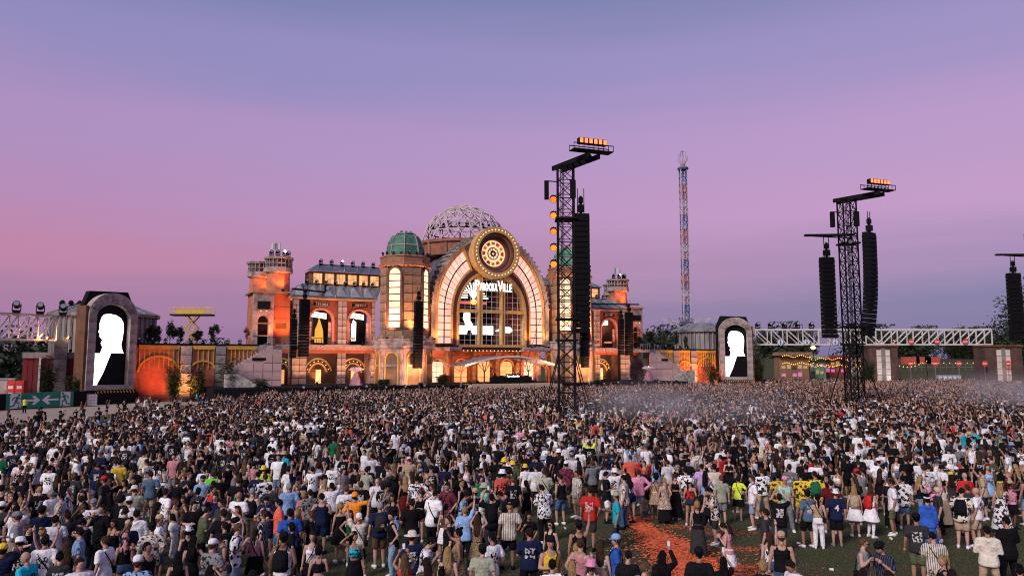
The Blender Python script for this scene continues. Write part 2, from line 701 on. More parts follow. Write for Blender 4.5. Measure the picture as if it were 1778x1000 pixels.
ARMS = {  # elbow and wrist from the shoulder: outward, forward, up
    'down': ((.065, -.03, -.29), (.085, .04, -.53)),
    'front': ((.07, .0, -.28), (-.05, .23, -.24)),
    'chest': ((.07, .05, -.27), (-.07, .21, -.07)),
    'raised': ((.09, .05, .25), (.12, .09, .49)),
    'phone': ((.09, .20, .06), (-.05, .30, .30)),
    'face': ((.10, .15, -.23), (-.09, .21, .05)),
    'hip': ((.20, -.09, -.21), (.03, .02, -.41)),
    'head': ((.23, .06, .10), (-.05, .04, .27)),
    'wave': ((.23, .04, .04), (.31, .10, .28)),
    'pocket': ((.11, -.09, -.26), (.01, .05, -.46)),
    'reach': ((.15, .14, -.16), (.20, .37, -.08)),
    'swing': ((.06, .07, -.28), (.07, .22, -.47)),
    'back': ((.08, -.12, -.26), (.08, -.10, -.51)),
}
POSES = {  # right arm, left arm, legs, lean forward, side lean, head yaw, head pitch
    'stand': ('down', 'down', 'stand', .0, .0, 0, 0),
    'pocket': ('pocket', 'down', 'contra', -.02, .03, 18, 2),
    'drink': ('front', 'down', 'contra', .0, -.02, -20, 4),
    'crossed': ('front', 'front', 'wide', -.02, .0, 12, 3),
    'point': ('raised', 'down', 'stand', .02, -.04, 10, -8),
    'filming': ('phone', 'phone', 'stand', .0, .0, 0, -6),
    'onephone': ('phone', 'down', 'contra', .02, .0, -8, 0),
    'sip': ('face', 'down', 'stand', -.02, .0, 0, -4),
    'hips': ('hip', 'down', 'contra', .02, .04, -25, 2),
    'hairhand': ('head', 'down', 'contra', .0, .05, 30, 0),
    'wave': ('wave', 'pocket', 'wide', .0, -.03, 25, -5),
    'walk': ('swing', 'back', 'stride', .06, .0, 0, 5),
    'cheer': ('raised', 'raised', 'wide', .02, .0, 0, -10),
    'chat': ('chest', 'pocket', 'contra', .05, .0, 35, 6),
    'look': ('chest', 'chest', 'stand', .08, .0, 0, 28),
    'reach': ('reach', 'down', 'stride', .10, .0, -15, 8),
}
LEGS = {  # knee and ankle of right and left leg (x outward, y forward, z)
    'stand': (((.10, .02, .48), (.11, -.02, .085)), ((.10, .02, .48), (.11, -.02, .085))),
    'contra': (((.09, .01, .48), (.09, -.03, .085)), ((.15, .09, .49), (.17, .04, .085))),
    'wide': (((.15, .02, .48), (.20, -.02, .085)), ((.15, .02, .48), (.20, -.02, .085))),
    'stride': (((.09, .19, .52), (.09, .20, .085)), ((.10, -.04, .48), (.11, -.24, .12))),
}
NECK = Vector((0, -.01, 1.455))


class Pose:
    def __init__(self, pose, sex):
        self.pose, self.sex = pose, sex
        ra, la, lg, lean, side, yaw, pitch = POSES[pose]
        self.lean, self.side = lean, side
        f = sex == 'f'
        self.sw = .158 if f else .188
        sz = 1.40 if f else 1.41
        self.arm = {}
        for sg, a in ((1, ra), (-1, la)):
            e, w = ARMS[a]
            k = .95 if f else 1.0
            s0 = Vector((sg * self.sw, -.005, sz))
            if w[2] > .2: s0.z += .02
            el = s0 + Vector((sg * e[0], e[1], e[2])) * k
            wr = s0 + Vector((sg * w[0], w[1], w[2])) * k
            self.arm[sg] = [self.bend(s0), self.bend(el), self.bend(wr)]
        self.leg = {}
        for sg, l in zip((1, -1), LEGS[lg]):
            hip = Vector((sg * .088, 0, .90))
            self.leg[sg] = [hip] + [Vector((sg * q[0], q[1], q[2])) for q in l]
        nb = self.bend(NECK)
        self.head = Matrix.Translation(nb) @ Matrix.Rotation(R(yaw), 4, 'Z') @ Matrix.Rotation(R(-pitch), 4, 'X')

    def bend(self, p):
        p = Vector(p)
        h = max(0, p.z - .93)
        p.y += self.lean * h * 1.6
        p.x += self.side * h
        return p

    def loft(self, mb, rings, n=14):
        """rings (z, rx, ry, y offset) stacked into a closed trunk"""
        vs = []
        for z, rx, ry, yo in rings:
            for j in range(n):
                t = 2 * PI * j / n
                c, s = math.cos(t), math.sin(t)
                e = .85
                vs.append(self.bend((rx * math.copysign(abs(c) ** e, c), yo + ry * math.copysign(abs(s) ** e, s), z)))
        k = len(rings)
        fs = [(i * n + j, i * n + (j + 1) % n, (i + 1) * n + (j + 1) % n, (i + 1) * n + j) for i in range(k - 1) for j in range(n)]
        fs += [tuple(range(n - 1, -1, -1)), tuple((k - 1) * n + j for j in range(n))]
        mb.add(vs, fs)

    def torso(self, g=0.0, z0=0.80, z1=1.50, hem=0.0):
        m = [(.78, .140, .105, 0), (.86, .168, .120, -.012), (.95, .165, .118, -.012), (1.06, .152, .105, .004), (1.16, .156, .108, .008),
             (1.27, .178, .120, .006), (1.35, .186, .115, 0), (1.415, .168, .095, -.006), (1.45, .105, .075, -.01), (1.50, .058, .060, -.01)]
        f = [(.78, .145, .110, -.01), (.86, .176, .130, -.018), (.95, .168, .118, -.014), (1.06, .126, .092, .002), (1.16, .132, .098, .010),
             (1.25, .146, .128, .026), (1.33, .150, .108, .006), (1.40, .140, .085, -.006), (1.44, .085, .065, -.01), (1.50, .050, .052, -.01)]
        src = f if self.sex == 'f' else m

        def at(z):
            for a, b in zip(src, src[1:]):
                if a[0] <= z <= b[0]:
                    t = (z - a[0]) / (b[0] - a[0])
                    return tuple(x + (y - x) * t for x, y in zip(a, b))
            return src[0] if z < src[0][0] else src[-1]
        zs = sorted(set([z0, z1] + [r[0] for r in src if z0 < r[0] < z1]))
        out = []
        for z in zs:
            q = at(z)
            k = g + hem * max(0, (1.15 - z)) / .35
            out.append((z, q[1] + k, q[2] + k * .9, q[3]))
        return out


def limb(mb, pts, rad, n=10, sub=3):
    """rounded limb through its joints"""
    P, Q = [], []
    for i in range(len(pts) - 1):
        for j in range(sub):
            t = j / sub
            P.append(pts[i].lerp(pts[i + 1], t))
            Q.append(rad[i] + (rad[i + 1] - rad[i]) * t)
    P.append(pts[-1])
    Q.append(rad[-1])
    d0 = (P[1] - P[0]).normalized()
    d1 = (P[-1] - P[-2]).normalized()
    P = [P[0] - d0 * Q[0] * .6] + P + [P[-1] + d1 * Q[-1] * .4]
    Q = [Q[0] * .6] + Q + [Q[-1] * .7]
    mb.tube(P, Q, n)


def head_mesh(mb, M, sex):
    """head in head-local coordinates (origin at the base of the neck), eyes at half height"""
    o = MB()
    cz = .175
    k, n = 9, 14
    vs = []
    for i in range(k + 1):
        ph = PI * i / k
        z = math.cos(ph)
        r = math.sin(ph)
        for j in range(n):
            t = 2 * PI * j / n
            x, y = r * math.cos(t), r * math.sin(t)
            zz = z * .125
            wx = .077
            wy = .098
            if z < 0:                     # jaw narrows and comes forward
                wx *= 1 - .30 * (-z) ** 1.4
                if y < 0: wy *= 1 - .45 * (-z)
                else: wy *= 1 - .08 * (-z)
            if abs(math.cos(t)) < .25 and y > 0 and -.35 < z < .12:
                wy *= 1.0 + (.15 if abs(math.cos(t)) < .12 else .04)   # nose ridge
            vs.append((x * wx, y * wy + .012, cz + zz))
    fs = [(i * n + j, i * n + (j + 1) % n, (i + 1) * n + (j + 1) % n, (i + 1) * n + j) for i in range(k) for j in range(n)]
    o.add(vs, fs)
    o.tube([(0, -.01, -.02), (0, -.005, .05), (0, .005, .11)], [.058 if sex == 'm' else .050, .052 if sex == 'm' else .044, .05], 10)
    # nose, ears
    o.add([(-.012, .098, .150), (.012, .098, .150), (0, .122, .148), (0, .100, .192)], [(0, 1, 2), (0, 2, 3), (1, 3, 2), (0, 3, 1)])
    for s in (-1, 1):
        o.add([(s * .074, .012, .205), (s * .088, -.012, .205), (s * .086, -.008, .150), (s * .074, .012, .145), (s * .070, -.02, .175)],
              [(0, 1, 2, 3), (1, 4, 2), (0, 4, 1), (2, 4, 3)])
    # eyes, brows, mouth a hair proud of the face
    for s in (-1, 1):
        o.add([(s * .018, .1045, .176), (s * .044, .094, .176), (s * .044, .094, .190), (s * .018, .1045, .190)], [(0, 1, 2, 3)], 1)
        o.add([(s * .014, .105, .200), (s * .048, .092, .202), (s * .048, .092, .208), (s * .014, .105, .207)], [(0, 1, 2, 3)], 1)
    o.add([(-.024, .094, .112), (.024, .094, .112), (.018, .096, .122), (-.018, .096, .122)], [(0, 1, 2, 3)], 2)
    o.v = [tuple(M @ Vector(p)) for p in o.v]
    off = len(mb.v)
    mb.v += o.v
    mb.f += [tuple(i + off for i in f) for f in o.f]
    mb.fm += o.fm


def hands(mb, P):
    for sg, (s0, el, wr) in P.arm.items():
        d = (wr - el).normalized()
        side = Vector((sg, 0, 0))
        side = (side - d * side.dot(d))
        if side.length < .2: side = Vector((0, 1, 0)) - d * d.y
        side.normalize()
        nrm = d.cross(side)
        a = Vector((0, 1, 0)) - d * d.y
        if a.length < .2: a = side
        a.normalize()                       # across the palm
        b = d.cross(a)
        p0 = wr
        mb.tube([p0 - d * .01, p0 + d * .04, p0 + d * .085], [.027, .042, .040], 8, flat=None)
        for i, (off, ln) in enumerate(((-.030, .060), (-.010, .074), (.011, .070), (.030, .054))):
            q = p0 + d * .080 + a * off
            q1 = q + d * ln * .5 + b * .008 * sg
            q2 = q + d * ln * .92 + b * .026 * sg
            mb.tube([q, q1, q2], [.0095, .009, .007], 5)
        q = p0 + d * .025 + a * .034
        mb.tube([q, q + d * .025 + a * .024, q + d * .058 + a * .030 + b * .006], [.012, .0105, .008], 5)


def m_body(P):
    mb = MB()
    P.loft(mb, P.torso(-.012, .80, 1.50))
    f = P.sex == 'f'
    for sg in (1, -1):
        s0, el, wr = P.arm[sg]
        k = .86 if f else 1.0
        limb(mb, [s0, s0.lerp(el, .5), el, el.lerp(wr, .35), wr], [.056 * k, .050 * k, .041 * k, .042 * k, .028 * k], sub=2)
        h, kn, an = P.leg[sg]
        limb(mb, [h, h.lerp(kn, .5), kn, kn.lerp(an, .33), an], [.090, .078, .056, .057, .036], sub=2)
    return mb


def m_body_extra(P):
    mb = MB()
    head_mesh(mb, P.head, P.sex)
    hands(mb, P)
    return mb


def m_top(P, kind):
    mb = MB()
    f = P.sex == 'f'
    z0 = {'tee': .80, 'loose': .74, 'tank': .88, 'crop': 1.12, 'strap': 1.0, 'hoodie': .80, 'shirt': .76, 'dress': .56, 'longdress': .16, 'vest': .82}[kind]
    if kind in ('dress', 'longdress'):
        P.loft(mb, P.torso(.016, .90, 1.36 if f else 1.40))
        fl = .12 if kind == 'dress' else .16
        P.loft(mb, [(z0, .19 + fl, .15 + fl * .8, -.01), ((z0 + .95) / 2, .19 + fl * .45, .15 + fl * .4, -.012), (.95, .186, .14, -.012), (1.06, .142, .108, 0)], 16)
    elif kind in ('tank', 'crop', 'strap', 'vest'):
        P.loft(mb, P.torso(.014, z0, {'tank': 1.37, 'crop': 1.33, 'strap': 1.31, 'vest': 1.42}[kind], .01))
        for sg in (-1, 1):
            x = sg * (.075 if f else .10)
            w = .018 if kind in ('crop', 'strap') else .03
            mb.tube([P.bend((x, .10, 1.28)), P.bend((x, .075, 1.38)), P.bend((x * .95, -.0, 1.452)), P.bend((x, -.085, 1.39)), P.bend((x, -.10, 1.28))], w, 6)
    else:
        loose = {'tee': .018, 'loose': .03, 'hoodie': .035, 'shirt': .026}[kind]
        P.loft(mb, P.torso(loose, z0, 1.475, .03 if kind != 'tee' else .018))
        for sg in (-1, 1):
            s0, el, wr = P.arm[sg]
            s1 = s0 + Vector((-sg * .05, 0, 0))
            if kind == 'hoodie':
                limb(mb, [s1, s0, el, wr], [.075, .078, .066, .05], sub=2)
            else:
                e2 = s0.lerp(el, .72 if kind != 'loose' else .88)
                r = .074 if not f else .064
                limb(mb, [s1, s0, e2], [r, r + .004, r - .002 + loose * .3], sub=3)
        if kind == 'hoodie':
            mb.tube([P.bend((-.08, .02, 1.46)), P.bend((-.07, -.08, 1.46)), P.bend((.0, -.13, 1.42)), P.bend((.07, -.08, 1.46)), P.bend((.08, .02, 1.46))], .04, 8)
    return mb


def m_bottom(P, kind):
    mb = MB()
    if kind in ('skirt', 'longskirt'):
        z0 = .58 if kind == 'skirt' else .14
        fl = .07 if kind == 'skirt' else .10
        P.loft(mb, [(z0, .19 + fl, .15 + fl, -.01), ((z0 + .96) / 2, .19 + fl * .5, .15 + fl * .4, -.012), (.93, .186, .136, -.013), (1.06, .146, .112, 0)], 16)
        return mb
    P.loft(mb, P.torso(.010, .80, 1.03 if P.sex == 'm' else 1.06))
    for sg in (1, -1):
        h, kn, an = P.leg[sg]
        if kind == 'shorts':
            limb(mb, [h, h.lerp(kn, .5), h.lerp(kn, .86)], [.104, .102, .098], sub=2)
        elif kind == 'hotpants':
            limb(mb, [h, h.lerp(kn, .22)], [.106, .102], sub=2)
        elif kind == 'leggings':
            limb(mb, [h, h.lerp(kn, .5), kn, kn.lerp(an, .33), an], [.098, .086, .064, .064, .044], sub=2)
        else:
            limb(mb, [h, h.lerp(kn, .5), kn, kn.lerp(an, .5), an.lerp(kn, .03)], [.104, .096, .078, .074, .074], sub=2)
    return mb


def m_shoe(sg, P):
    h, kn, an = P.leg[sg]
    mb = MB()
    x, y = an.x, an.y
    z = an.z - .085
    tx = sg * .03
    rows = [(-.075, .030, .075), (-.03, .040, .095), (.05, .044, .085), (.13, .047, .055), (.185, .034, .035)]
    vs = []
    for yy, w, hh in rows:
        t = (yy + .075) / .26
        cx = x + tx * t
        vs += [(cx - w, y + yy, z), (cx + w, y + yy, z), (cx + w * .85, y + yy, z + hh), (cx - w * .85, y + yy, z + hh)]
    fs = [(0, 3, 2, 1), (16, 17, 18, 19)]
    for i in range(4):
        a = i * 4
        fs += [(a, a + 1, a + 5, a + 4), (a + 1, a + 2, a + 6, a + 5), (a + 2, a + 3, a + 7, a + 6), (a + 3, a, a + 4, a + 7)]
    mb.add(vs, fs)
    return mb


def m_hair(kind):
    """hair in head-local coordinates"""
    mb = MB()
    cz = .185
    k, n = 9, 16
    big = {'short': 1.0, 'crop': .985, 'long': 1.04, 'pony': 1.0, 'bun': 1.0, 'afro': 1.45, 'bob': 1.10, 'scarf': 1.05}[kind]
    rnd = random.Random(hash(kind) % 1000)
    vs = []
    for i in range(k + 1):
        ph = PI * i / k
        z, r = math.cos(ph), math.sin(ph)
        for j in range(n):
            t = 2 * PI * j / n
            x, y = r * math.cos(t), r * math.sin(t)
            q = big * (1 + rnd.uniform(-.03, .03) * (2 if kind in ('afro', 'bob') else 1))
            low = -.30 if y < .1 else (.28 if y > .55 else .10)
            if kind in ('long', 'bob', 'scarf') and y < .3: low = -.8
            if kind == 'crop': low += .12
            if z < low: q *= .80
            vs.append((x * .087 * q, y * .108 * q + .004, cz + z * .128 * (q if kind != 'afro' else q * .95)))
    fs = [(i * n + j, i * n + (j + 1) % n, (i + 1) * n + (j + 1) % n, (i + 1) * n + j) for i in range(k) for j in range(n)]
    mb.add(vs, fs)
    if kind == 'long':
        vs, fs = [], []
        rows = [(.20, .090, .050, -.045), (.10, .096, .055, -.055), (.0, .105, .050, -.075), (-.12, .105, .040, -.098), (-.22, .085, .030, -.108), (-.27, .045, .015, -.112)]
        for z, rx, ry, yo in rows:
            for j in range(12):
                t = 2 * PI * j / 12
                w = 1 + rnd.uniform(-.07, .07)
                vs.append((rx * math.cos(t) * w, yo + ry * math.sin(t) * w, z))
        for i in range(len(rows) - 1):
            fs += [(i * 12 + j, (i + 1) * 12 + j, (i + 1) * 12 + (j + 1) % 12, i * 12 + (j + 1) % 12) for j in range(12)]
        fs += [tuple(range(12)), tuple(range(71, 59, -1))]
        mb.add(vs, fs)
    elif kind == 'pony':
        mb.tube([(0, -.085, .26), (0, -.135, .25), (0, -.155, .15), (0, -.15, .02), (0, -.14, -.12)], [.02, .034, .038, .032, .012], 8)
    elif kind == 'bun':
        mb.lathe([(.005, -.04), (.036, -.022), (.046, 0), (.034, .026), (.005, .04)], 10, (0, -.07, .31))
    elif kind == 'scarf':
        mb.tube([(0, -.10, .2), (0, -.12, .08), (.01, -.11, -.08), (0, -.11, -.2)], [.05, .055, .05, .03], 8)
    return mb


def m_hat(kind):
    mb = MB()
    if kind in ('cap', 'backcap'):
        mb.lathe([(.094, 0), (.098, .04), (.086, .085), (.05, .115), (.006, .124)], 14, (0, .002, .218), sq=(.95, 1.14))
        pr, sg = [], (1 if kind == 'cap' else -1)
        for i in range(7):
            t = PI * (i / 6)
            pr.append((.082 * math.cos(t), sg * (.07 + .10 * math.sin(t))))
        vs = [(x, y, .222 - abs(x) * .12) for x, y in pr] + [(x, y, .232 - abs(x) * .12) for x, y in pr]
        n = 7
        mb.add(vs, [tuple(range(n)), tuple(range(2 * n - 1, n - 1, -1))] + [(i, (i + 1) % n, n + (i + 1) % n, n + i) for i in range(n)])
    elif kind == 'bucket':
        mb.lathe([(.150, -.03), (.155, -.02), (.104, .035), (.098, .10), (.085, .115), (.01, .118)], 16, (0, 0, .215), sq=(.95, 1.1))
    elif kind == 'straw':
        mb.lathe([(.19, .0), (.195, .01), (.105, .02), (.098, .10), (.07, .125), (.01, .115)], 18, (0, 0, .222), sq=(.95, 1.08))
    elif kind == 'beanie':
        mb.lathe([(.096, -.01), (.102, .03), (.095, .08), (.06, .125), (.01, .14)], 14, (0, -.004, .210), sq=(.95, 1.12))
    elif kind == 'glasses':
        for s in (-1, 1):
            mb.box(s * .034 - .026, s * .034 + .026, .105, .115, .168, .200)
            mb.box(s * .076 - .004, s * .076 + .004, -.01, .108, .182, .192)
    elif kind == 'headglasses':
        for s in (-1, 1):
            mb.box(s * .032 - .026, s * .032 + .026, .055, .085, .285, .315)
            mb.box(s * .082 - .005, s * .082 + .005, -.02, .07, .255, .275)
    elif kind == 'headband':
        mb.lathe([(.096, -.015), (.100, 0), (.096, .02)], 14, (0, 0, .26), sq=(.95, 1.12))
    return mb


def m_bag(kind, P):
    mb = MB()
    B = P.bend
    if kind == 'strap':      # cross-body strap with a small bag on the back
        r = .17 if P.sex == 'm' else .14
        mb.tube([B((-r * .55, .0, 1.49)), B((-r * .6, -.115, 1.40)), B((0, -.150, 1.22)), B((r * .7, -.135, 1.05)), B((r + .03, -.02, .98)), B((r * .7, .13, 1.06)),
                 B((0, .165, 1.22)), B((-r * .55, .125, 1.40)), B((-r * .55, .0, 1.49))], .013, 5)
        c = B((r + .02, -.06, .96))
        mb.box(c.x - .05, c.x + .06, c.y - .08, c.y + .08, c.z - .08, c.z + .07)
    elif kind == 'backpack':
        rows = [(.98, .13, .05), (1.02, .155, .085), (1.20, .155, .09), (1.36, .14, .07), (1.42, .09, .04)]
        vs = []
        for z, w, d in rows:
            c = B((0, -.125, z))
            for x, y in ((-w, .02), (w, .02), (w * .9, -d), (-w * .9, -d)):
                vs.append((c.x + x, c.y + y, z))
        fs = [(3, 2, 1, 0), (16, 17, 18, 19)]
        for i in range(4):
            a = i * 4
            fs += [(a, a + 1, a + 5, a + 4), (a + 1, a + 2, a + 6, a + 5), (a + 2, a + 3, a + 7, a + 6), (a + 3, a, a + 4, a + 7)]
        mb.add(vs, fs)
        for s in (-1, 1):
            mb.tube([B((s * .10, -.11, 1.40)), B((s * .10, -.02, 1.485)), B((s * .11, .12, 1.38)), B((s * .13, .14, 1.2)), B((s * .16, .03, 1.05)), B((s * .13, -.12, 1.03))], .018, 5)
    return mb


# meshes are grown once for each pose and garment, then shared
CACHE = {}
PENDING = []


def need(key):
    if key not in CACHE:
        CACHE[key] = None
        PENDING.append(key)


POSEC = {}


def pose_of(pose, sex):
    if (pose, sex) not in POSEC: POSEC[(pose, sex)] = Pose(pose, sex)
    return POSEC[(pose, sex)]


def raw_mesh(key):
    kind = key[0]
    if kind == 'body': return m_body(pose_of(key[1], key[2]))
    if kind == 'top': return m_top(pose_of(key[1], key[2]), key[3])
    if kind == 'bottom': return m_bottom(pose_of(key[1], key[2]), key[3])


def grow_pending():
    """voxel-remesh each pending body and garment into one continuous skin, smooth it, thin it out"""
    tmp = []
    for key in PENDING:
        k = key[0]
        if k in ('body', 'top', 'bottom'):
            me = raw_mesh(key).mesh('tmp')
            o = bpy.data.objects.new('tmp', me)
            COL.objects.link(o)
            r = o.modifiers.new('r', 'REMESH')
            r.mode = 'VOXEL'
            r.voxel_size = .019 if k == 'body' else .021
            s = o.modifiers.new('s', 'SMOOTH')
            s.factor = .6
            s.iterations = 4 if k == 'body' else 3
            d = o.modifiers.new('d', 'DECIMATE')
            d.ratio = .22 if k == 'body' else .28
            tmp.append((key, o))
    bpy.context.view_layer.update()
    dg = bpy.context.evaluated_depsgraph_get()
    for key, o in tmp:
        CACHE[key] = bpy.data.meshes.new_from_object(o.evaluated_get(dg))
    for key, o in tmp:
        me0 = o.data
        bpy.data.objects.remove(o)
        bpy.data.meshes.remove(me0)
    for key in PENDING:
        k = key[0]
        if k == 'body':
            P = pose_of(key[1], key[2])
            ex = m_body_extra(P)
            me = CACHE[key]
            nv = len(me.vertices)
            co = np.empty(nv * 3)
            me.vertices.foreach_get('co', co)
            vs = [tuple(p) for p in co.reshape(-1, 3)] + list(ex.v)
            fs = [tuple(p.vertices) for p in me.polygons] + [tuple(i + nv for i in f) for f in ex.f]
            fm = [0] * len(me.polygons) + ex.fm
            nm = bpy.data.meshes.new('person')
            nm.from_pydata(vs, [], fs)
            for m_ in (CM['skin'], FACE_D, FACE_M): nm.materials.append(m_)
            nm.polygons.foreach_set('material_index', fm)
            bpy.data.meshes.remove(me)
            CACHE[key] = nm
        elif k == 'shoe':
            CACHE[key] = m_shoe(key[3], pose_of(key[1], key[2])).mesh('shoe')
        elif k == 'hair':
            CACHE[key] = m_hair(key[1]).mesh('hair')
        elif k == 'hat':
            CACHE[key] = m_hat(key[1]).mesh('hat')
        elif k == 'bag':
            CACHE[key] = m_bag(key[3], pose_of(key[1], key[2])).mesh('bag')
        me = CACHE[key]
        me.polygons.foreach_set('use_smooth', [True] * len(me.polygons))
        if not len(me.materials): me.materials.append(CM['plain'])
        me.update()
    PENDING.clear()


C = {  # cloth colours, linear
    'black': (.009, .009, .011), 'charcoal': (.035, .035, .038), 'grey': (.20, .20, .21), 'white': (.78, .76, .78), 'cream': (.66, .60, .50),
    'navy': (.012, .018, .055), 'blue': (.03, .10, .42), 'light blue': (.25, .42, .68), 'grey blue': (.10, .17, .25), 'turquoise': (.02, .42, .55),
    'red': (.55, .03, .03), 'coral': (.68, .12, .08), 'dark red': (.12, .012, .014), 'pink': (.70, .28, .42), 'dusty pink': (.50, .22, .25),
    'orange': (.85, .28, .03), 'yellow': (.75, .52, .05), 'neon yellow': (.62, .75, .06), 'neon green': (.22, .80, .06), 'mint': (.30, .58, .45), 'olive': (.10, .12, .06),
    'sage': (.36, .38, .28), 'green': (.015, .13, .06), 'brown': (.10, .06, .035), 'beige': (.44, .33, .22), 'denim': (.06, .11, .20),
    'light denim': (.22, .32, .44), 'burgundy': (.16, .03, .05), 'lilac': (.50, .34, .60), 'dark denim': (.02, .03, .055),
}
HC = {'black': (.008, .007, .007), 'dark brown': (.022, .013, .009), 'brown': (.055, .030, .017), 'light brown': (.12, .07, .038), 'blonde': (.36, .23, .10),
      'platinum': (.68, .58, .40), 'red': (.16, .045, .02), 'grey': (.32, .31, .31)}
SK = {'fair': (.50, .30, .235), 'light': (.43, .245, .18), 'tanned': (.33, .17, .11), 'brown': (.15, .07, .042), 'dark': (.07, .033, .022)}
TOPW = {'tee': 't-shirt', 'loose': 'oversized t-shirt', 'tank': 'tank top', 'crop': 'crop top', 'strap': 'strap top', 'hoodie': 'hooded sweater', 'shirt': 'shirt',
        'dress': 'short dress', 'longdress': 'long dress', 'vest': 'sleeveless shirt'}
BOTW = {'shorts': 'shorts', 'trousers': 'trousers', 'skirt': 'skirt', 'longskirt': 'long skirt', 'hotpants': 'hot pants', 'leggings': 'leggings'}
PATW = {'plain': '', 'stripe': 'dark-striped ', 'pale_stripe': 'white-striped ', 'print': 'black-printed ', 'leopard': 'leopard-spotted ', 'floral': 'black-patterned ', 'plaid': 'plaid '}
HAIRW = {'short': 'short {} hair', 'crop': 'cropped {} hair', 'long': 'long {} hair', 'pony': '{} ponytail', 'bun': '{} hair in a bun', 'afro': 'round curly {} hair',
         'bob': 'shoulder-length {} hair', 'scarf': '{} headscarf', 'bald': 'bald head'}
HATW = {'cap': '{} cap', 'backcap': '{} backward cap', 'bucket': '{} bucket hat', 'straw': '{} straw hat', 'beanie': '{} beanie', 'glasses': 'sunglasses',
        'headglasses': 'sunglasses on the head', 'headband': '{} headband'}
POSEW = {'stand': 'arms hanging', 'pocket': 'hand in pocket', 'drink': 'forearm bent in front', 'crossed': 'both forearms in front', 'point': 'one arm straight up', 'filming': 'both hands raised',
         'onephone': 'one hand held out high', 'sip': 'hand at the mouth', 'hips': 'hand on hip', 'hairhand': 'hand on the head', 'wave': 'one arm waving', 'walk': 'walking',
         'cheer': 'both arms up', 'chat': 'hand before the chest', 'look': 'looking down', 'reach': 'reaching forward'}
LABELS = set()


def make_label(d):
    top = PATW[d['pat']] + d['topc'] + ' ' + TOPW[d['top']]
    if d['top'] in ('dress', 'longdress'):
        s = f'person in a {top}'
    else:
        s = f"person in a {top} and {d['botc']} {BOTW[d['bot']]}"
    bits = []
    if d.get('hat') and d['hat'] not in ('glasses', 'headglasses'):
        bits.append(HATW[d['hat']].format(d['hatc']))
    else:
        bits.append(HAIRW[d['hair']].format(d['hairc']) if d['hair'] != 'bald' else 'bald head')
        if d.get('hat'): bits.append(HATW[d['hat']])
    if d.get('bag'): bits.append({'strap': 'cross-body strap', 'backpack': d['bagc'] + ' backpack'}[d['bag']])
    return s + ', ' + ', '.join(bits)


def person_label(d):
    a = make_label(d)
    cands = [a, a + ', ' + POSEW[d['pose']]]
    for c in cands:
        if c not in LABELS and len(c.split()) <= 16:
            LABELS.add(c)
            return c
    return None


def request(d):
    p, s = d['pose'], d['sex']
    need(('body', p, s))
    need(('top', p, s, d['top']))
    if d['top'] not in ('longdress',):
        need(('bottom', p, s, d['bot']))
    for sg in (1, -1): need(('shoe', p, s, sg))
    if d['hair'] != 'bald': need(('hair', d['hair']))
    if d.get('hat'): need(('hat', d['hat']))
    if d.get('bag'): need(('bag', p, s, d['bag']))


def child(name, me, parent, color, m=None, mtx=None):
    o = bpy.data.objects.new(name, me)
    COL.objects.link(o)
    o.parent = parent
    o.color = (*color, 1)
    if m is not None:
        o.material_slots[0].link = 'OBJECT'
        o.material_slots[0].material = m
    if mtx is not None: o.matrix_local = mtx
    return o


def spawn(d):
    """one person as a body mesh with clothes, hair, shoes and bags as children"""
    p, s = d['pose'], d['sex']
    P = pose_of(p, s)
    o = bpy.data.objects.new('person', CACHE[('body', p, s)])
    COL.objects.link(o)
    o.location = (d['x'], d['y'], d.get('z', 0))
    o.rotation_euler = (0, 0, d['rz'])
    k = d['h'] / 1.755
    w = d.get('w', 1.0)
    o.scale = (k * w, k * w, k)
    o.color = (*SK[d['skin']], 1)
    tag(o, d['label'], 'person', 'festival crowd on the grass')
    jit = 1 + random.uniform(-.15, .15)
    jc = lambda c: tuple(min(1, x * jit) for x in c)
    tn = {'dress': 'dress', 'longdress': 'dress', 'hoodie': 'sweater'}.get(d['top'], 'shirt')
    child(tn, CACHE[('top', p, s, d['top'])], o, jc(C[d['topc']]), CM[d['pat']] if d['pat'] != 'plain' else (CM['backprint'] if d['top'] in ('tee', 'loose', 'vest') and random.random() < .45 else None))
    if d['top'] != 'longdress':
        bn = 'trousers' if d['bot'] in ('trousers', 'leggings') else ('shorts' if d['bot'] in ('shorts', 'hotpants') else 'skirt')
        child(bn, CACHE[('bottom', p, s, d['bot'])], o, C[d['botc']], CM[d['botp']] if d.get('botp') else None)
    for sg in (1, -1):
        child('shoe', CACHE[('shoe', p, s, sg)], o, C[d['shoe']])
    if d['hair'] != 'bald':
        child('hair' if d['hair'] != 'scarf' else 'headscarf', CACHE[('hair', d['hair'])], o, HC.get(d['hairc']) or C[d['hairc']], CM['hair'] if d['hair'] != 'scarf' else CM['floral'], P.head)
    if d.get('hat'):
        nm = 'sunglasses' if 'glasses' in d['hat'] else ('headband' if d['hat'] == 'headband' else 'hat')
        child(nm, CACHE[('hat', d['hat'])], o, C.get(d['hatc'], C['black']), CM['print'] if d.get('hatp') else None, P.head)
    if d.get('bag'):
        child('shoulder_bag' if d['bag'] == 'strap' else 'backpack', CACHE[('bag', p, s, d['bag'])], o, C[d['bagc']])
    return o


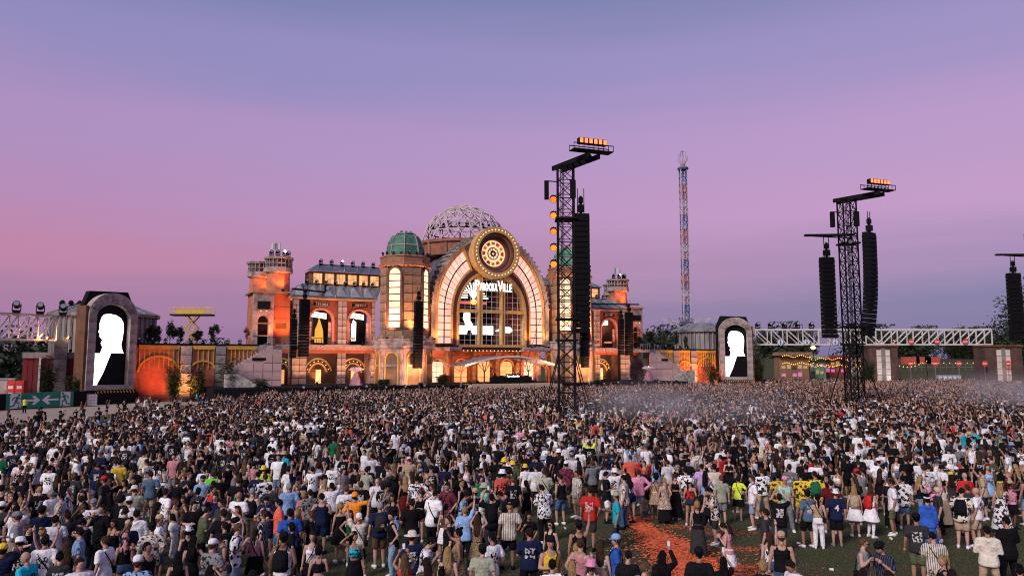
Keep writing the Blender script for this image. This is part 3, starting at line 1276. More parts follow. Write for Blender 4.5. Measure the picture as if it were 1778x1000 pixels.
def rnd_person(r, x, y):
    """someone from the crowd"""
    sex = 'm' if r.random() < .58 else 'f'
    d = dict(x=x, y=y, sex=sex, h=r.gauss(1.79, .06) if sex == 'm' else r.gauss(1.67, .05), w=r.uniform(.93, 1.10) if sex == 'm' else r.uniform(.93, 1.04), pat='plain')
    toward = math.atan2(-(SC.x + 3 - x), SC.y - 6 - y)          # turn towards the stage
    q = r.random()
    d['rz'] = toward + (r.gauss(0, .35) if q < .66 else r.uniform(-PI, PI))
    d['pose'] = r.choices(list(POSES), [10, 7, 8, 7, 3, 2, 3, 3, 4, 2, 2, 4, 1, 6, 3, 2])[0]
    if sex == 'm':
        d['top'] = r.choices(['tee', 'loose', 'shirt', 'vest', 'hoodie', 'tank'], [12, 5, 4, 2, 1, 2])[0]
        d['topc'] = r.choices(['black', 'white', 'charcoal', 'grey', 'navy', 'light blue', 'cream', 'olive', 'sage', 'red', 'grey blue', 'coral', 'turquoise', 'beige', 'burgundy', 'mint'],
                              [36, 22, 8, 4, 6, 3, 3, 3, 2, 1, 2, 1, 1, 2, 2, 1])[0]
        d['pat'] = r.choices(['plain', 'stripe', 'print', 'floral'], [12, 1, 1, 1.2])[0]
        if d['topc'] in ('black', 'navy', 'charcoal') and d['pat'] != 'plain': d['pat'] = 'pale_stripe' if d['pat'] == 'stripe' else 'plain'
        d['bot'] = r.choices(['shorts', 'trousers'], [7, 3])[0]
        d['botc'] = r.choices(['black', 'charcoal', 'beige', 'denim', 'light denim', 'grey', 'olive', 'dark denim', 'white', 'navy'], [14, 4, 4, 4, 2, 2, 2, 4, 1, 3])[0]
        d['hair'] = r.choices(['short', 'crop', 'bald', 'bob'], [10, 6, 1.2, .6])[0]
        d['hairc'] = r.choices(['black', 'dark brown', 'brown', 'light brown', 'blonde', 'grey'], [6, 7, 5, 2, 1, 1])[0]
        if r.random() < .26:
            d['hat'] = r.choices(['cap', 'backcap', 'bucket', 'glasses', 'straw'], [5, 3, 3, 3, .4])[0]
    else:
        d['top'] = r.choices(['tank', 'crop', 'strap', 'tee', 'dress', 'loose', 'longdress', 'shirt'], [6, 7, 5, 5, 3, 2, .7, 1])[0]
        d['topc'] = r.choices(['black', 'white', 'cream', 'dusty pink', 'pink', 'green', 'charcoal', 'beige', 'brown', 'light blue', 'red', 'lilac', 'yellow', 'navy', 'grey'],
                              [28, 18, 5, 3, 2, 2, 4, 3, 2, 2, 2, 1, 1, 2, 2])[0]
        d['pat'] = r.choices(['plain', 'floral', 'leopard', 'print'], [13, 1.2, .8, .6])[0]
        if d['topc'] == 'black' and d['pat'] != 'leopard': d['pat'] = 'plain'
        d['bot'] = r.choices(['hotpants', 'shorts', 'trousers', 'skirt', 'leggings', 'longskirt'], [6, 3, 5, 4, 2, 1])[0]
        d['botc'] = r.choices(['black', 'denim', 'light denim', 'white', 'beige', 'charcoal', 'dark denim'], [10, 4, 4, 2, 2, 2, 2])[0]
        d['hair'] = r.choices(['long', 'pony', 'bun', 'bob'], [10, 4, 3, 2])[0]
        d['hairc'] = r.choices(['black', 'dark brown', 'brown', 'light brown', 'blonde', 'red'], [5, 6, 6, 4, 5, 1])[0]
        if r.random() < .14:
            d['hat'] = r.choices(['cap', 'bucket', 'headglasses', 'glasses'], [2, 2, 2, 2])[0]
    d['hatc'] = r.choices(['black', 'white', 'beige', 'navy', 'grey', 'pink', 'yellow', 'red'], [8, 6, 3, 2, 2, 1, 1, .6])[0]
    d['skin'] = r.choices(list(SK), [6, 9, 6, 1.6, .8])[0]
    d['shoe'] = r.choices(['white', 'black', 'grey', 'cream'], [7, 4, 1, 1])[0]
    q = r.random()
    if q < .16: d['bag'] = 'strap'
    elif q < .23: d['bag'] = 'backpack'
    d['bagc'] = 'black' if r.random() < .8 else r.choice(['grey', 'red', 'beige'])
    return d
# people told apart in the photograph: head-top pixel | sex facing | top | bottom | hair | pose | hat | bag
WHO = '''
35 937|m a|tee black|shorts black|short black|look|bucket white|
51 957|m al|tee turquoise|shorts black|bald -|chat||
78 930|m a|loose white|shorts charcoal|short black|pocket||strap black
97 894|m a|tee white|trousers black|short black|drink||
106 855|m l|shirt cream stripe|shorts beige|short black|stand||
163 866|m a|tee white|shorts navy|crop grey|stand|beanie grey|strap black
176 876|m cl|tee black|trousers black|short dark_brown|sip||
155 900|m l|tee black|shorts charcoal|short black|look|backcap black|
139 915|m l|shirt light_blue stripe|shorts white|short black|drink|glasses|
183 930|m al|tee white|shorts beige|short brown|stand||strap black
218 925|f a|strap black|hotpants denim|scarf dusty_pink|stand||
263 906|m a|loose cream print|shorts black|short black|pocket|cap black|
277 893|m r|tee white|shorts denim|short brown|drink|cap beige|
238 884|m a|hoodie white|trousers charcoal|short black|crossed||
240 964|m a|tee light_blue print|shorts beige|short brown|stand|cap white|
233 846|m a|shirt sage|shorts charcoal|short brown|look|bucket cream|
219 832|f cl|tank black|hotpants denim|long dark_brown|hips||
262 818|m a|tee grey_blue|shorts beige|short dark_brown|pocket||
117 938|f a|tank black|trousers black|long brown|stand||
31 888|m l|tee grey|shorts black|short brown|drink|cap grey|
73 878|m a|hoodie navy|trousers dark_denim|short black|stand|beanie black|
92 850|m al|shirt white|shorts light_denim|short grey|chat||
199 900|f cl|strap black|skirt black|long dark_brown|drink||
141 968|m c|loose white|shorts black|short dark_brown|pocket||
105 957|f a|tee charcoal|shorts black|bun black|crossed||
322 860|f l|tank brown|hotpants black|long brown|chat||
338 870|m c|tee black|shorts charcoal|short black|crossed||
351 882|m r|tee olive|shorts black|short black|look||
386 866|m cl|shirt charcoal|trousers black|short dark_brown|drink||
387 883|m a|tee black|shorts denim|crop dark_brown|hairhand||
413 878|f cl|crop white|trousers denim|long red|stand|headglasses|
465 861|m c|tee navy|shorts navy|short black|look||
456 886|m l|shirt black pale_stripe|shorts dark_denim|short brown|sip|glasses|
485 866|m l|tee coral|shorts denim|short black|drink||
504 882|m a|shirt blue|trousers black|short black|stand||strap black
461 822|m a|loose white floral|shorts grey|short brown|stand||
501 838|m a|tee light_blue|shorts denim|short grey|pocket||
539 849|m a|tee grey print|shorts charcoal|short dark_brown|crossed||
577 837|m a|tee white|trousers black|crop black|point||
540 887|f l|tee black|trousers charcoal|bun light_brown|drink||
507 907|f l|tee black|skirt black|bob black|drink||
543 922|f c|strap white|trousers black|long dark_brown|stand||strap black
592 872|f a|dress black|hotpants black|bun blonde|stand||
444 917|f a|strap dusty_pink|skirt black|pony dark_brown|stand||strap black
371 935|m ar|shirt grey floral|shorts black|short brown|crossed|cap white|
393 927|m l|vest charcoal|shorts grey|short dark_brown|look||
409 908|m r|shirt white floral|shorts light_denim|short light_brown|chat||
327 911|f a|tank black|skirt charcoal|bob black|stand|bucket white print|
334 930|f a|tank black|trousers black|long black|hips||
310 957|f a|longdress black|skirt black|long black|stand||
439 989|m a|tee charcoal|shorts black|short black|stand||
365 981|f ar|strap navy|hotpants black|long black|hairhand||
353 825|m a|tee light_blue|shorts grey|short grey|drink|cap navy|
382 822|m a|tee black|trousers black|crop black|stand||
409 815|m l|tee grey|shorts denim|short brown|hips||
370 818|m a|tee neon_green|shorts black|short brown|stand||
528 852|f a|tee dusty_pink|shorts white|bob blonde|stand||
516 884|f cl|tee charcoal|trousers black|long blonde|crossed||
610 885|f c|strap green|hotpants black|long brown|hips||
617 922|f c|crop turquoise print|skirt black|long black|hairhand||
617 854|m a|tee orange|shorts orange|short black|wave|beanie orange|
660 871|m a|tee navy|shorts brown|short grey|stand||backpack charcoal
683 887|f l|vest black|trousers light_denim|bun black|chat||
715 865|m a|tee black|trousers charcoal|short dark_brown|crossed||
751 853|m ar|shirt white|trousers black|short black|look||strap black
773 874|f a|strap brown|skirt white|pony black|hips||
802 855|m r|tee light_blue print|shorts light_denim|short black|look||strap black
824 847|m a|tee black|shorts black|crop brown|pocket|backcap beige|
842 838|m r|shirt mint|shorts white|short black|stand|bucket sage|
884 871|m a|shirt cream stripe|shorts black|bald -|pocket|headband black|
716 922|m a|tee navy|shorts beige|short brown|drink|straw cream|
703 960|f a|tank red|hotpants black|long light_brown|filming||
736 934|m r|tee white print|shorts navy|short black|look||
778 949|f a|strap beige|shorts white|long blonde|stand||
797 917|f l|dress black leopard|skirt black|bun black|onephone||
829 893|f a|dress black leopard|skirt black|long brown|filming||
838 944|m a|tee sage|shorts charcoal|short black|stand|backcap black|
853 924|m al|tee white|shorts black|short black|pocket||
877 854|m l|tee charcoal|trousers black|short black|look|glasses|
665 838|f a|tee black|shorts black|bob dark_brown|crossed||backpack black
627 835|m a|tee black|shorts black|short brown|stand||
704 826|f a|strap black|longskirt dark_red|long blonde|stand||
723 825|m a|tee white print|shorts black|short black|hips||strap black
767 985|f a|tank charcoal|shorts black|bun dark_brown|stand|headglasses|
741 969|f a|tee brown|shorts charcoal|long dark_brown|chat||
778 837|m cl|shirt burgundy|shorts black|short dark_brown|chat||strap black
945 844|m al|loose white print|trousers black|short black|look||
1024 843|m a|tee red|shorts charcoal|crop dark_brown|pocket||
1070 854|m l|tee turquoise|trousers dark_denim|crop brown|drink|cap sage|
1006 903|m a|tank black|shorts black|crop black|point|backcap black|
1006 935|m ar|tank dusty_pink|shorts grey|short brown|chat||
1001 942|f al|strap cream|shorts black|pony blonde|stand||
994 973|f a|tee black|shorts denim|long blonde|stand|headglasses|
1026 970|f a|tank white|shorts black|bob brown|stand|bucket pink|
1043 939|f a|crop white|shorts beige|long brown|stand|headglasses|
1069 927|m l|tee blue|shorts navy|short brown|stand|cap light_blue|strap black
1089 960|m a|tee black|shorts black|short black|look||
1120 975|m ar|tee grey|shorts black|short light_brown|drink||
1150 956|f a|hoodie black|trousers black|long black|onephone||
955 930|m cr|tank yellow|shorts black|crop dark_brown|drink|backcap black|strap black
919 916|m a|tee navy|shorts black|crop dark_brown|crossed||
959 970|m a|shirt white floral|shorts charcoal|short black|stand||
956 902|f cl|tank black|trousers charcoal|long dark_brown|stand|glasses|
918 887|f c|tee black|skirt black|long black|chat||
1083 824|m l|shirt cream stripe|trousers denim|short black|drink||
1053 818|m r|loose black floral|shorts white|short black|crossed||
1108 815|m a|hoodie pink|shorts light_denim|short brown|hips||
1138 822|f a|dress cream leopard|skirt cream|afro black|hips||strap black
1172 820|f a|crop black|longskirt black|bun brown|stand||
983 800|m a|loose burgundy print|shorts charcoal|short black|stand|cap white|
946 815|m a|tee sage|shorts denim|short brown|chat||strap black
1118 800|m cl|tee red|shorts black|short black|cheer||
1095 790|m a|tee coral|shorts denim|crop brown|chat||
1211 869|f a|tank black|longskirt charcoal|bob blonde|point||
1228 843|m a|tee black|shorts black|crop dark_brown|crossed||
1241 848|m l|shirt cream floral|shorts charcoal|short black|look||strap black
1281 825|f a|tee neon_yellow|skirt black|bob dark_brown|hips||strap black
1306 825|m l|tee white|shorts light_denim|crop brown|drink||strap black
1190 812|m a|tee white floral|shorts denim|short black|chat||strap black
1217 805|m a|shirt lilac|shorts charcoal|short black|pocket||
1240 805|m a|loose cream|shorts beige|crop dark_brown|stand|cap black|
1353 856|m a|tee black|shorts dark_denim|short dark_brown|filming||
1402 850|m al|tee grey_blue|shorts black|short black|drink|cap black|strap black
1419 857|f a|strap beige|trousers white|pony black|stand|backcap black|strap black
1450 848|m a|tee navy|shorts black|crop brown|stand|bucket white print|
1441 832|m a|tee dark_red|shorts black|short dark_brown|pocket||
1423 825|f a|crop white|skirt black|pony black|chat||
1330 883|m l|tee charcoal|shorts dark_denim|short dark_brown|onephone||
1336 922|f al|strap white print|hotpants denim|long brown|point||
1356 922|m a|tank black|shorts denim|crop light_brown|stand|backcap beige|
1383 973|m cl|tee white|shorts black|short dark_brown|look||
1324 972|f a|tee black print|shorts black|bob blonde|stand||
1265 910|f l|tank dusty_pink|skirt white|pony dark_brown|look||
1212 949|m a|tee black|shorts charcoal|short black|pocket|backcap black|
1256 967|f a|tee black|skirt black|long black|onephone||
1350 820|m a|shirt yellow floral|shorts yellow|short black|stand||
1390 820|m a|loose yellow floral|shorts yellow|crop black|crossed||
1415 818|m a|shirt yellow floral|shorts beige|crop dark_brown|chat||backpack green
1482 842|f a|dress white|hotpants white|long blonde|stand||backpack beige
1510 842|f ar|dress white|leggings white|long brown|chat||backpack red
1545 830|m a|tee black print|trousers black|bob light_brown|onephone||
1567 825|m a|loose white floral|shorts denim|short black|stand||
1595 825|f r|tank black|trousers light_denim|long blonde|chat||
1627 845|m l|tee charcoal|shorts black|short platinum|drink|glasses|
1609 861|f a|hoodie blue|longskirt blue|bun black|stand|headband white|
1590 890|m a|tee charcoal|shorts olive|crop black|stand|backcap black|
1667 849|m a|shirt cream floral|shorts beige|short black|look||backpack black
1693 846|m l|tee white|shorts beige|bald -|pocket||
1735 835|f a|longdress white floral|skirt white|long blonde|hips|headband yellow|
1746 896|m al|loose black|trousers black|short black|crossed||
1713 912|m a|hoodie cream|trousers beige|short black|crossed||
1621 927|m a|shirt cream stripe|shorts white|short black|look||strap black
1640 963|f l|tank black|shorts black|pony blonde|chat||
1495 933|m r|vest grey|shorts black|crop light_brown|chat|glasses|strap black
1534 940|m cl|tee navy stripe|shorts navy|short black|look|backcap black|
1770 980|f a|strap white floral|shorts black|bun brown|stand|headglasses|
1498 986|f a|tank charcoal|hotpants black|long dark_brown|stand||
1542 990|m a|tee black|shorts beige|short dark_brown|stand||
1650 988|f a|strap black|skirt charcoal|long dark_brown|hips||
1706 815|m l|tee beige|shorts charcoal|crop dark_brown|onephone||
1490 790|m a|loose black print|shorts black|short black|stand||
1525 795|m a|tee white|shorts black|short black|chat|cap white|
1660 810|m a|tee black|trousers black|short brown|drink|cap white|
1640 800|m a|vest charcoal|shorts dark_red|short brown|stand||
1765 800|f a|dress black|skirt black|long black|stand||
200 797|m a|tee white|shorts denim|short brown|stand||strap black
458 808|m a|tee neon_yellow|shorts black|short brown|stand|bucket yellow|
890 800|m a|tee olive|shorts cream|short brown|stand|bucket yellow|strap black
912 805|f a|tee white|shorts light_denim|bob brown|stand|bucket yellow|
875 795|m a|tee black|shorts black|short brown|pocket|bucket yellow|
712 795|m a|tee beige|trousers beige|crop brown|look|cap cream|
1080 768|m a|tee white print|shorts black|short black|crossed||
1035 752|m a|loose cream|shorts white|crop dark_brown|stand||
'''
ROT = {'a': 0, 'l': 90, 'r': -90, 'c': 180, 'al': 40, 'ar': -40, 'cl': 140, 'cr': -140}


def parse_who():
    out = []
    r = random.Random(11)
    for line in WHO.strip().splitlines():
        q = line.split('|')
        px, py = map(float, q[0].split())
        sex, face = q[1].split()
        u = lambda s: s.replace('_', ' ')
        t = q[2].split()
        b = q[3].split()
        hr = q[4].split()
        h = r.gauss(1.80, .045) if sex == 'm' else r.gauss(1.68, .04)
        hat = q[6].split() if q[6] else []
        z = h + (.02 if hat and hat[0] not in ('glasses', 'headglasses', 'headband') else 0) - (.05 if q[5] in ('look',) else 0)
        g = ground(px, py, z)
        d = dict(x=g.x, y=g.y, sex=sex, h=h, w=r.uniform(.95, 1.10) if sex == 'm' else r.uniform(.95, 1.04), rz=R(ROT[face] + r.uniform(-15, 15)) - math.atan2(g.x, g.y),
                 top=t[0], topc=u(t[1]), pat=t[2] if len(t) > 2 and t[2] in PATW else 'plain', bot=b[0], botc=u(b[1]),
                 hair=hr[0], hairc=u(hr[1]), pose=q[5], bag=None, bagc='black', hatc='black',
                 skin=r.choices(list(SK), [5, 9, 6, 0, 0])[0], shoe=r.choice(['white', 'white', 'white', 'black', 'grey']))
        if d['hair'] == 'afro': d['skin'] = 'brown'
        if hat:
            d['hat'] = hat[0]
            if len(hat) > 1: d['hatc'] = u(hat[1])
            d['hatp'] = len(hat) > 2
        bg = q[7].split()
        if bg: d['bag'], d['bagc'] = bg[0], u(bg[1])
        if face != 'a': d['turned'] = True
        out.append(d)
    return out


def taken_ok(x, y, pts, dmin):
    for a, b in pts:
        if (a - x) ** 2 + (b - y) ** 2 < dmin * dmin: return False
    return True


DELAY = [(4.9, 66.5), (37.0, 80.5), (69.5, 97.0)]        # feet of the delay towers


def crowd_zone(x, y):
    """is this spot part of the packed crowd?"""
    u, v = to_uv(x, y)
    if v > -13.0 and -72 < u < 66: return False
    if y > 46 and x < -33.0 + 1.6 * math.sin(y * .35): return False
    for a, b in DELAY:
        if abs(x - a) < 3.2 and abs(y - b) < 2.6: return False
    return True


near = parse_who()
NPTS = [(d['x'], d['y']) for d in near]
cand = []
r2 = random.Random(23)
# loose fill between the people told apart
tries = 0
fill = []
while tries < 7000:
    tries += 1
    Y = 14.3 + 26 * math.sqrt(r2.random())
    X = r2.uniform(-.74, .74) * Y
    px, py = project(X, Y, 1.75)
    if py > 1006 or px < -30 or px > 1808: continue
    if px > 880 and py > 838: continue                       # open grass on the right
    if 640 < px < 905 and py > 905: continue
    if 560 < px < 700 and py > 890: continue
    if 940 < px < 1330 and py > 826: continue
    if 150 < px < 330 and 838 < py < 880 and r2.random() < .7: continue
    sp = .68 if px < 420 else (.92 if px < 900 else .9)
    if py < 830: sp = .84
    if taken_ok(X, Y, NPTS, sp):
        NPTS.append((X, Y))
        fill.append((X, Y))
fill.sort(key=lambda p: p[1])
nind = 300 - len(near)
r3 = random.Random(5)
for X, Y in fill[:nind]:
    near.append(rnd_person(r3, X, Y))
    if X / Y < -.25 and Y < 30 and r3.random() < .62:        # darker clothes on the left, standing in for the shading there
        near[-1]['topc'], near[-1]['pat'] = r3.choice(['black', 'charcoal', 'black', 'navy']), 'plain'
rest_near = fill[nind:]
for i, d in enumerate(near):
    lab = person_label(d)
    n = 0
    while lab is None:
        n += 1
        if n > 3 or i >= 0:
            d['shoe'] = d['shoe']
            q = rnd_person(r3, 0, 0)
            while q['sex'] != d['sex']: q = rnd_person(r3, 0, 0)
            d['botc'], d['bot'] = q['botc'], q['bot'] if n > 2 else d['bot']
            if d['hair'] not in ('bald', 'scarf', 'afro'): d['hairc'] = q['hairc']
            if n > 4: d['top'], d['bag'], d['bagc'] = q['top'], None, 'black'
        lab = person_label(d)
    d['label'] = lab
    request(d)
grow_pending()
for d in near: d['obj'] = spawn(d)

# hand-held things
def hand_of(d, sg=1):
    P = pose_of(d['pose'], d['sex'])
    s0, el, wr = P.arm[sg]
    q = wr + (wr - el).normalized() * .09
    k = d['h'] / 1.755
    m = Matrix.Translation((d['x'], d['y'], 0)) @ Matrix.Rotation(d['rz'], 4, 'Z')
    return m @ (q * k)


PHONE_S = mat('phone_case', (.015, .015, .018), .3, .1, bump=0)
PHONE_L = glowmat('phone_screen', (.75, .85, 1.0), .55, base=(.02, .02, .02))
BEER = mat('beer', (.55, .23, .02), .2, .1, bump=0)
FOAM = mat('plastic_cup_rim', (.75, .72, .66), .4, .05, bump=0)


def phone(p, rz, label):
    t = thing('mobile_phone', label, 'phone', p, rz, 'phones held up in the crowd')
    t.scale = (.85, .85, .85)
    MB().box(-.038, .038, 0, .009, -.01, .145).build('case', PHONE_S, t)
    MB().box(-.034, .034, -.003, -.0005, -.004, .139).build('screen', PHONE_L, t)


def cup(p, label):
    t = thing('beer_cup', label, 'cup', p, 0, 'drinks held in the crowd')
    MB().lathe([(.030, -.05), (.038, .06)], 10).build('beer', BEER, t)
    MB().lathe([(.0385, .06), (.040, .085)], 10).build('rim', FOAM, t)


for d in near:
    if d['pose'] in ('filming', 'onephone'):
        p = hand_of(d)
        if d['pose'] == 'filming': p = (hand_of(d, 1) + hand_of(d, -1)) / 2
        phone(p, d['rz'], 'mobile phone held up by the ' + d['label'].split(',')[0].replace('in a ', 'in ', 1))
    elif d['pose'] == 'sip' or (d['pose'] == 'drink' and random.random() < .5):
        cup(hand_of(d), 'beer cup held by the ' + d['label'].split(',')[0].replace('in a ', 'in ', 1))
# shirt number on the navy jersey
for d in near:
    if d['topc'] == 'navy' and d.get('hat') == 'bucket':
        o = bpy.data.objects.new('shirt_number', text_mesh('4', .26, .004, .006))
        COL.objects.link(o)
        o.data.materials.append(WHITEP)
        o.parent = d['obj']
        o.location = (0, -.155, 1.12)
        o.rotation_euler = (PI / 2, 0, 0)

# ------------------------------------------------------------------ the packed crowd behind them, nobody could count it
PROTO = bpy.data.collections.new('crowd_people')       # prototypes, not linked to the scene


def attr_col(N, name):
    a = N.new('ShaderNodeAttribute')
    a.attribute_type = 'INSTANCER'
    a.attribute_name = name
    return a.outputs['Color']


def crowd_mat(name, attr, rough, nscale=9, lo=.78, hi=1.15):
    m, nt, N, L, B = base_mat(name)
    tc = N.new('ShaderNodeTexCoord')
    n = N.new('ShaderNodeTexNoise')
    n.inputs['Scale'].default_value = nscale
    L.new(tc.outputs['Object'], n.inputs['Vector'])
    mr = N.new('ShaderNodeMapRange')
    mr.inputs['From Min'].default_value = .3
    mr.inputs['From Max'].default_value = .7
    mr.inputs['To Min'].default_value = lo
    mr.inputs['To Max'].default_value = hi
    L.new(n.outputs['Fac'], mr.inputs['Value'])
    hs = N.new('ShaderNodeHueSaturation')
    L.new(mr.outputs[0], hs.inputs['Value'])
    src = attr_col(N, attr)
    if attr == 'c_top':
        oi = N.new('ShaderNodeObjectInfo')
        src = back_print(N, L, src, oi.outputs['Random'], .62)
    L.new(src, hs.inputs['Color'])
    L.new(hs.outputs[0], B.inputs['Base Color'])
    B.inputs['Roughness'].default_value = rough
    B.inputs['Specular IOR Level'].default_value = .3 if attr == 'c_skin' else .08
    return m


CRM = [crowd_mat('crowd_skin', 'c_skin', .55), crowd_mat('crowd_top', 'c_top', .9), crowd_mat('crowd_bottom', 'c_bot', .9), crowd_mat('crowd_hair', 'c_hair', .5, 20, .5, 1.5),
       mat('crowd_shoes', (.4, .39, .38), .7, .3, bump=0)]
VAR = []
combos = [('stand', 'm', 'tee', 'shorts', 'short', None), ('crossed', 'm', 'tee', 'trousers', 'short', 'cap'), ('pocket', 'm', 'loose', 'shorts', 'crop', None), ('drink', 'm', 'shirt', 'shorts', 'short', None),
          ('chat', 'm', 'tee', 'shorts', 'crop', 'backcap'), ('wave', 'm', 'tee', 'shorts', 'short', None), ('look', 'm', 'tank', 'shorts', 'short', None), ('stand', 'f', 'crop', 'hotpants', 'long', None),
          ('hips', 'f', 'strap', 'trousers', 'long', None), ('crossed', 'f', 'tank', 'skirt', 'pony', None), ('chat', 'f', 'tee', 'shorts', 'bun', None), ('drink', 'f', 'dress', 'hotpants', 'long', None),
          ('stand', 'm', 'loose', 'shorts', 'crop', 'bucket'),
          ('point', 'm', 'tee', 'shorts', 'short', None), ('cheer', 'm', 'tee', 'shorts', 'short', None), ('cheer', 'f', 'crop', 'hotpants', 'long', None), ('filming', 'f', 'tank', 'trousers', 'long', None),
          ('onephone', 'm', 'tee', 'shorts', 'short', None), ('point', 'f', 'strap', 'skirt', 'bob', None), ('filming', 'm', 'tee', 'shorts', 'crop', 'cap')]
NCALM = 13
for p, s, t, b, h, hat in combos:
    request(dict(pose=p, sex=s, top=t, bot=b, hair=h, hat=hat))
grow_pending()


def proto(p, s, t, b, h, hat):
    P = pose_of(p, s)
    vs, fs, fm = [], [], []

    def put(me, idx, M=None):
        n = len(vs)
        for v in me.vertices:
            vs.append(tuple((M @ v.co) if M is not None else v.co))
        for q in me.polygons:
            fs.append(tuple(i + n for i in q.vertices))
            fm.append(idx)
    put(CACHE[('body', p, s)], 0)
    put(CACHE[('top', p, s, t)], 1)
    put(CACHE[('bottom', p, s, b)], 2)
    put(CACHE[('hair', h)], 3, P.head)
    if hat: put(CACHE[('hat', hat)], 2, P.head)
    for sg in (1, -1): put(CACHE[('shoe', p, s, sg)], 4)
    me = bpy.data.meshes.new('crowd_person')
    me.from_pydata(vs, [], fs)
    for m_ in CRM: me.materials.append(m_)
    me.polygons.foreach_set('material_index', fm)
    me.polygons.foreach_set('use_smooth', [True] * len(fs))
    o = bpy.data.objects.new('crowd_person', me)
    return o


protos = [proto(*c) for c in combos]
for i, o in enumerate(protos):
    o.name = 'crowd_person_%02d' % i
    PROTO.objects.link(o)

# where they stand: jittered grid, thinned by zone
pts = [(x, y) for x, y in rest_near]
ynear = max(d['y'] for d in near) if near else 30
npx = np.array(NPTS)
y = 26.0
rr = random.Random(31)
while y < 182:
    sp = .92 if y < 45 else (.78 if y < 75 else .68)
    w = .73 * y + 2
    nx = int(2 * w / sp)
    for i in range(nx):
        x = -w + (i + rr.random() * .9) * sp
        yy = y + rr.uniform(-.42, .42) * sp
        if y < 45:
            px, py = project(x, yy, 1.7)
            if py > 800 + 40 * (rr.random() - .5): continue
            if ((npx[:, 0] - x) ** 2 + (npx[:, 1] - yy) ** 2).min() < .5: continue
        u, v = to_uv(x, yy)
        if not crowd_zone(x, yy): continue
        if y > 155 and (u < 66 or rr.random() < .4 + .42 * (y > 168)): continue
        if 76.5 < x < 85 and 157 < yy < 168: continue
        if x < -27 and y > 46 and rr.random() < .25: continue
        cl_ = math.sin(x * .9 + 1.7 * math.sin(yy * .31)) * math.sin(yy * .8 + 1.3 * math.sin(x * .27))
        if rr.random() < .05 + (.42 if yy < 62 else .16) * max(0, cl_): continue
        pts.append((x, yy))
    y += sp * (.98 if y < 100 else 1.12)
for k in range(90):
    x, yy = rr.uniform(-44, -32), rr.uniform(50, 100)
    if rr.random() < (x + 46) / 14: pts.append((x, yy))
n = len(pts)


def ground_z(x, y):
    t = min(1.0, max(0.0, (y - 172) / 130.0))
    return 7.0 * t * t * (3 - 2 * t)


P3 = np.zeros((n, 3))
P3[:, 0] = [p[0] for p in pts]
P3[:, 1] = [p[1] for p in pts]
P3[:, 2] = [ground_z(*p) for p in pts]


def pick_cols(table, names, wts):
    w = np.array(wts, float)
    idx = rng.choice(len(names), size=n, p=w / w.sum())
    c = np.array([table[k] for k in names])[idx]
    return np.clip(c * rng.uniform(.75, 1.2, (n, 1)), 0, .82)


ctop = pick_cols(C, ['black', 'white', 'charcoal', 'grey', 'navy', 'cream', 'light blue', 'olive', 'beige', 'red', 'pink', 'dusty pink', 'turquoise', 'yellow', 'green', 'coral', 'neon yellow', 'sage'],
                 [52, 31, 6, 3, 5, 3, 1.6, 1.2, 1.2, 1.2, .8, .9, .6, .5, .8, .6, .35, .5])
cbot = pick_cols(C, ['black', 'charcoal', 'beige', 'denim', 'light denim', 'white', 'grey', 'dark denim'], [20, 4, 2.5, 3, 2, 1.2, 1.2, 4])
chair_ = pick_cols(HC, list(HC), [12, 11, 6, 2, 1.6, .15, .4, .5])
cskin = pick_cols(SK, list(SK), [6, 9, 7, 1.5, .8])
yaw = np.arctan2(-(SC.x + 3 - P3[:, 0]), SC.y - 4 - P3[:, 1])
yaw = yaw + np.where(rng.random(n) < np.where(P3[:, 1] < 62, .56, .74), rng.normal(0, .3, n), rng.uniform(-PI, PI, n))
party = np.clip((P3[:, 1] - 45) / 70, 0, 1) * .30 + .05
var = np.where(rng.random(n) < party, rng.integers(NCALM, len(combos), n), rng.integers(0, NCALM, n))
scl = rng.normal(1.0, .058, n)
me = bpy.data.meshes.new('crowd')
me.vertices.add(n)
me.vertices.foreach_set('co', P3.ravel())
for nm, arr in (('c_top', ctop), ('c_bot', cbot), ('c_hair', chair_), ('c_skin', cskin)):
    a = me.attributes.new(nm, 'FLOAT_COLOR', 'POINT')
    a.data.foreach_set('color', np.c_[arr, np.ones(n)].ravel())
for nm, typ, arr in (('yaw', 'FLOAT', yaw), ('scl', 'FLOAT', scl)):
    a = me.attributes.new(nm, typ, 'POINT')
    a.data.foreach_set('value', arr.astype(np.float32))
a = me.attributes.new('pick', 'INT', 'POINT')
a.data.foreach_set('value', var.astype(np.int32))
crowd = bpy.data.objects.new('crowd', me)
COL.objects.link(crowd)
tag(crowd, 'dense festival crowd packed on the field before the stage', 'crowd', kind='stuff')
ng = bpy.data.node_groups.new('crowd_nodes', 'GeometryNodeTree')
ng.interface.new_socket('Geometry', in_out='INPUT', socket_type='NodeSocketGeometry')
ng.interface.new_socket('Geometry', in_out='OUTPUT', socket_type='NodeSocketGeometry')
GN, GL = ng.nodes, ng.links
gi = GN.new('NodeGroupInput')
go = GN.new('NodeGroupOutput')
ci = GN.new('GeometryNodeCollectionInfo')
ci.inputs['Collection'].default_value = PROTO
ci.inputs['Separate Children'].default_value = True
ci.inputs['Reset Children'].default_value = True
iop = GN.new('GeometryNodeInstanceOnPoints')
iop.inputs['Pick Instance'].default_value = True


def named(nm, typ):
    a = GN.new('GeometryNodeInputNamedAttribute')
    a.data_type = typ
    a.inputs['Name'].default_value = nm
    return a.outputs['Attribute']


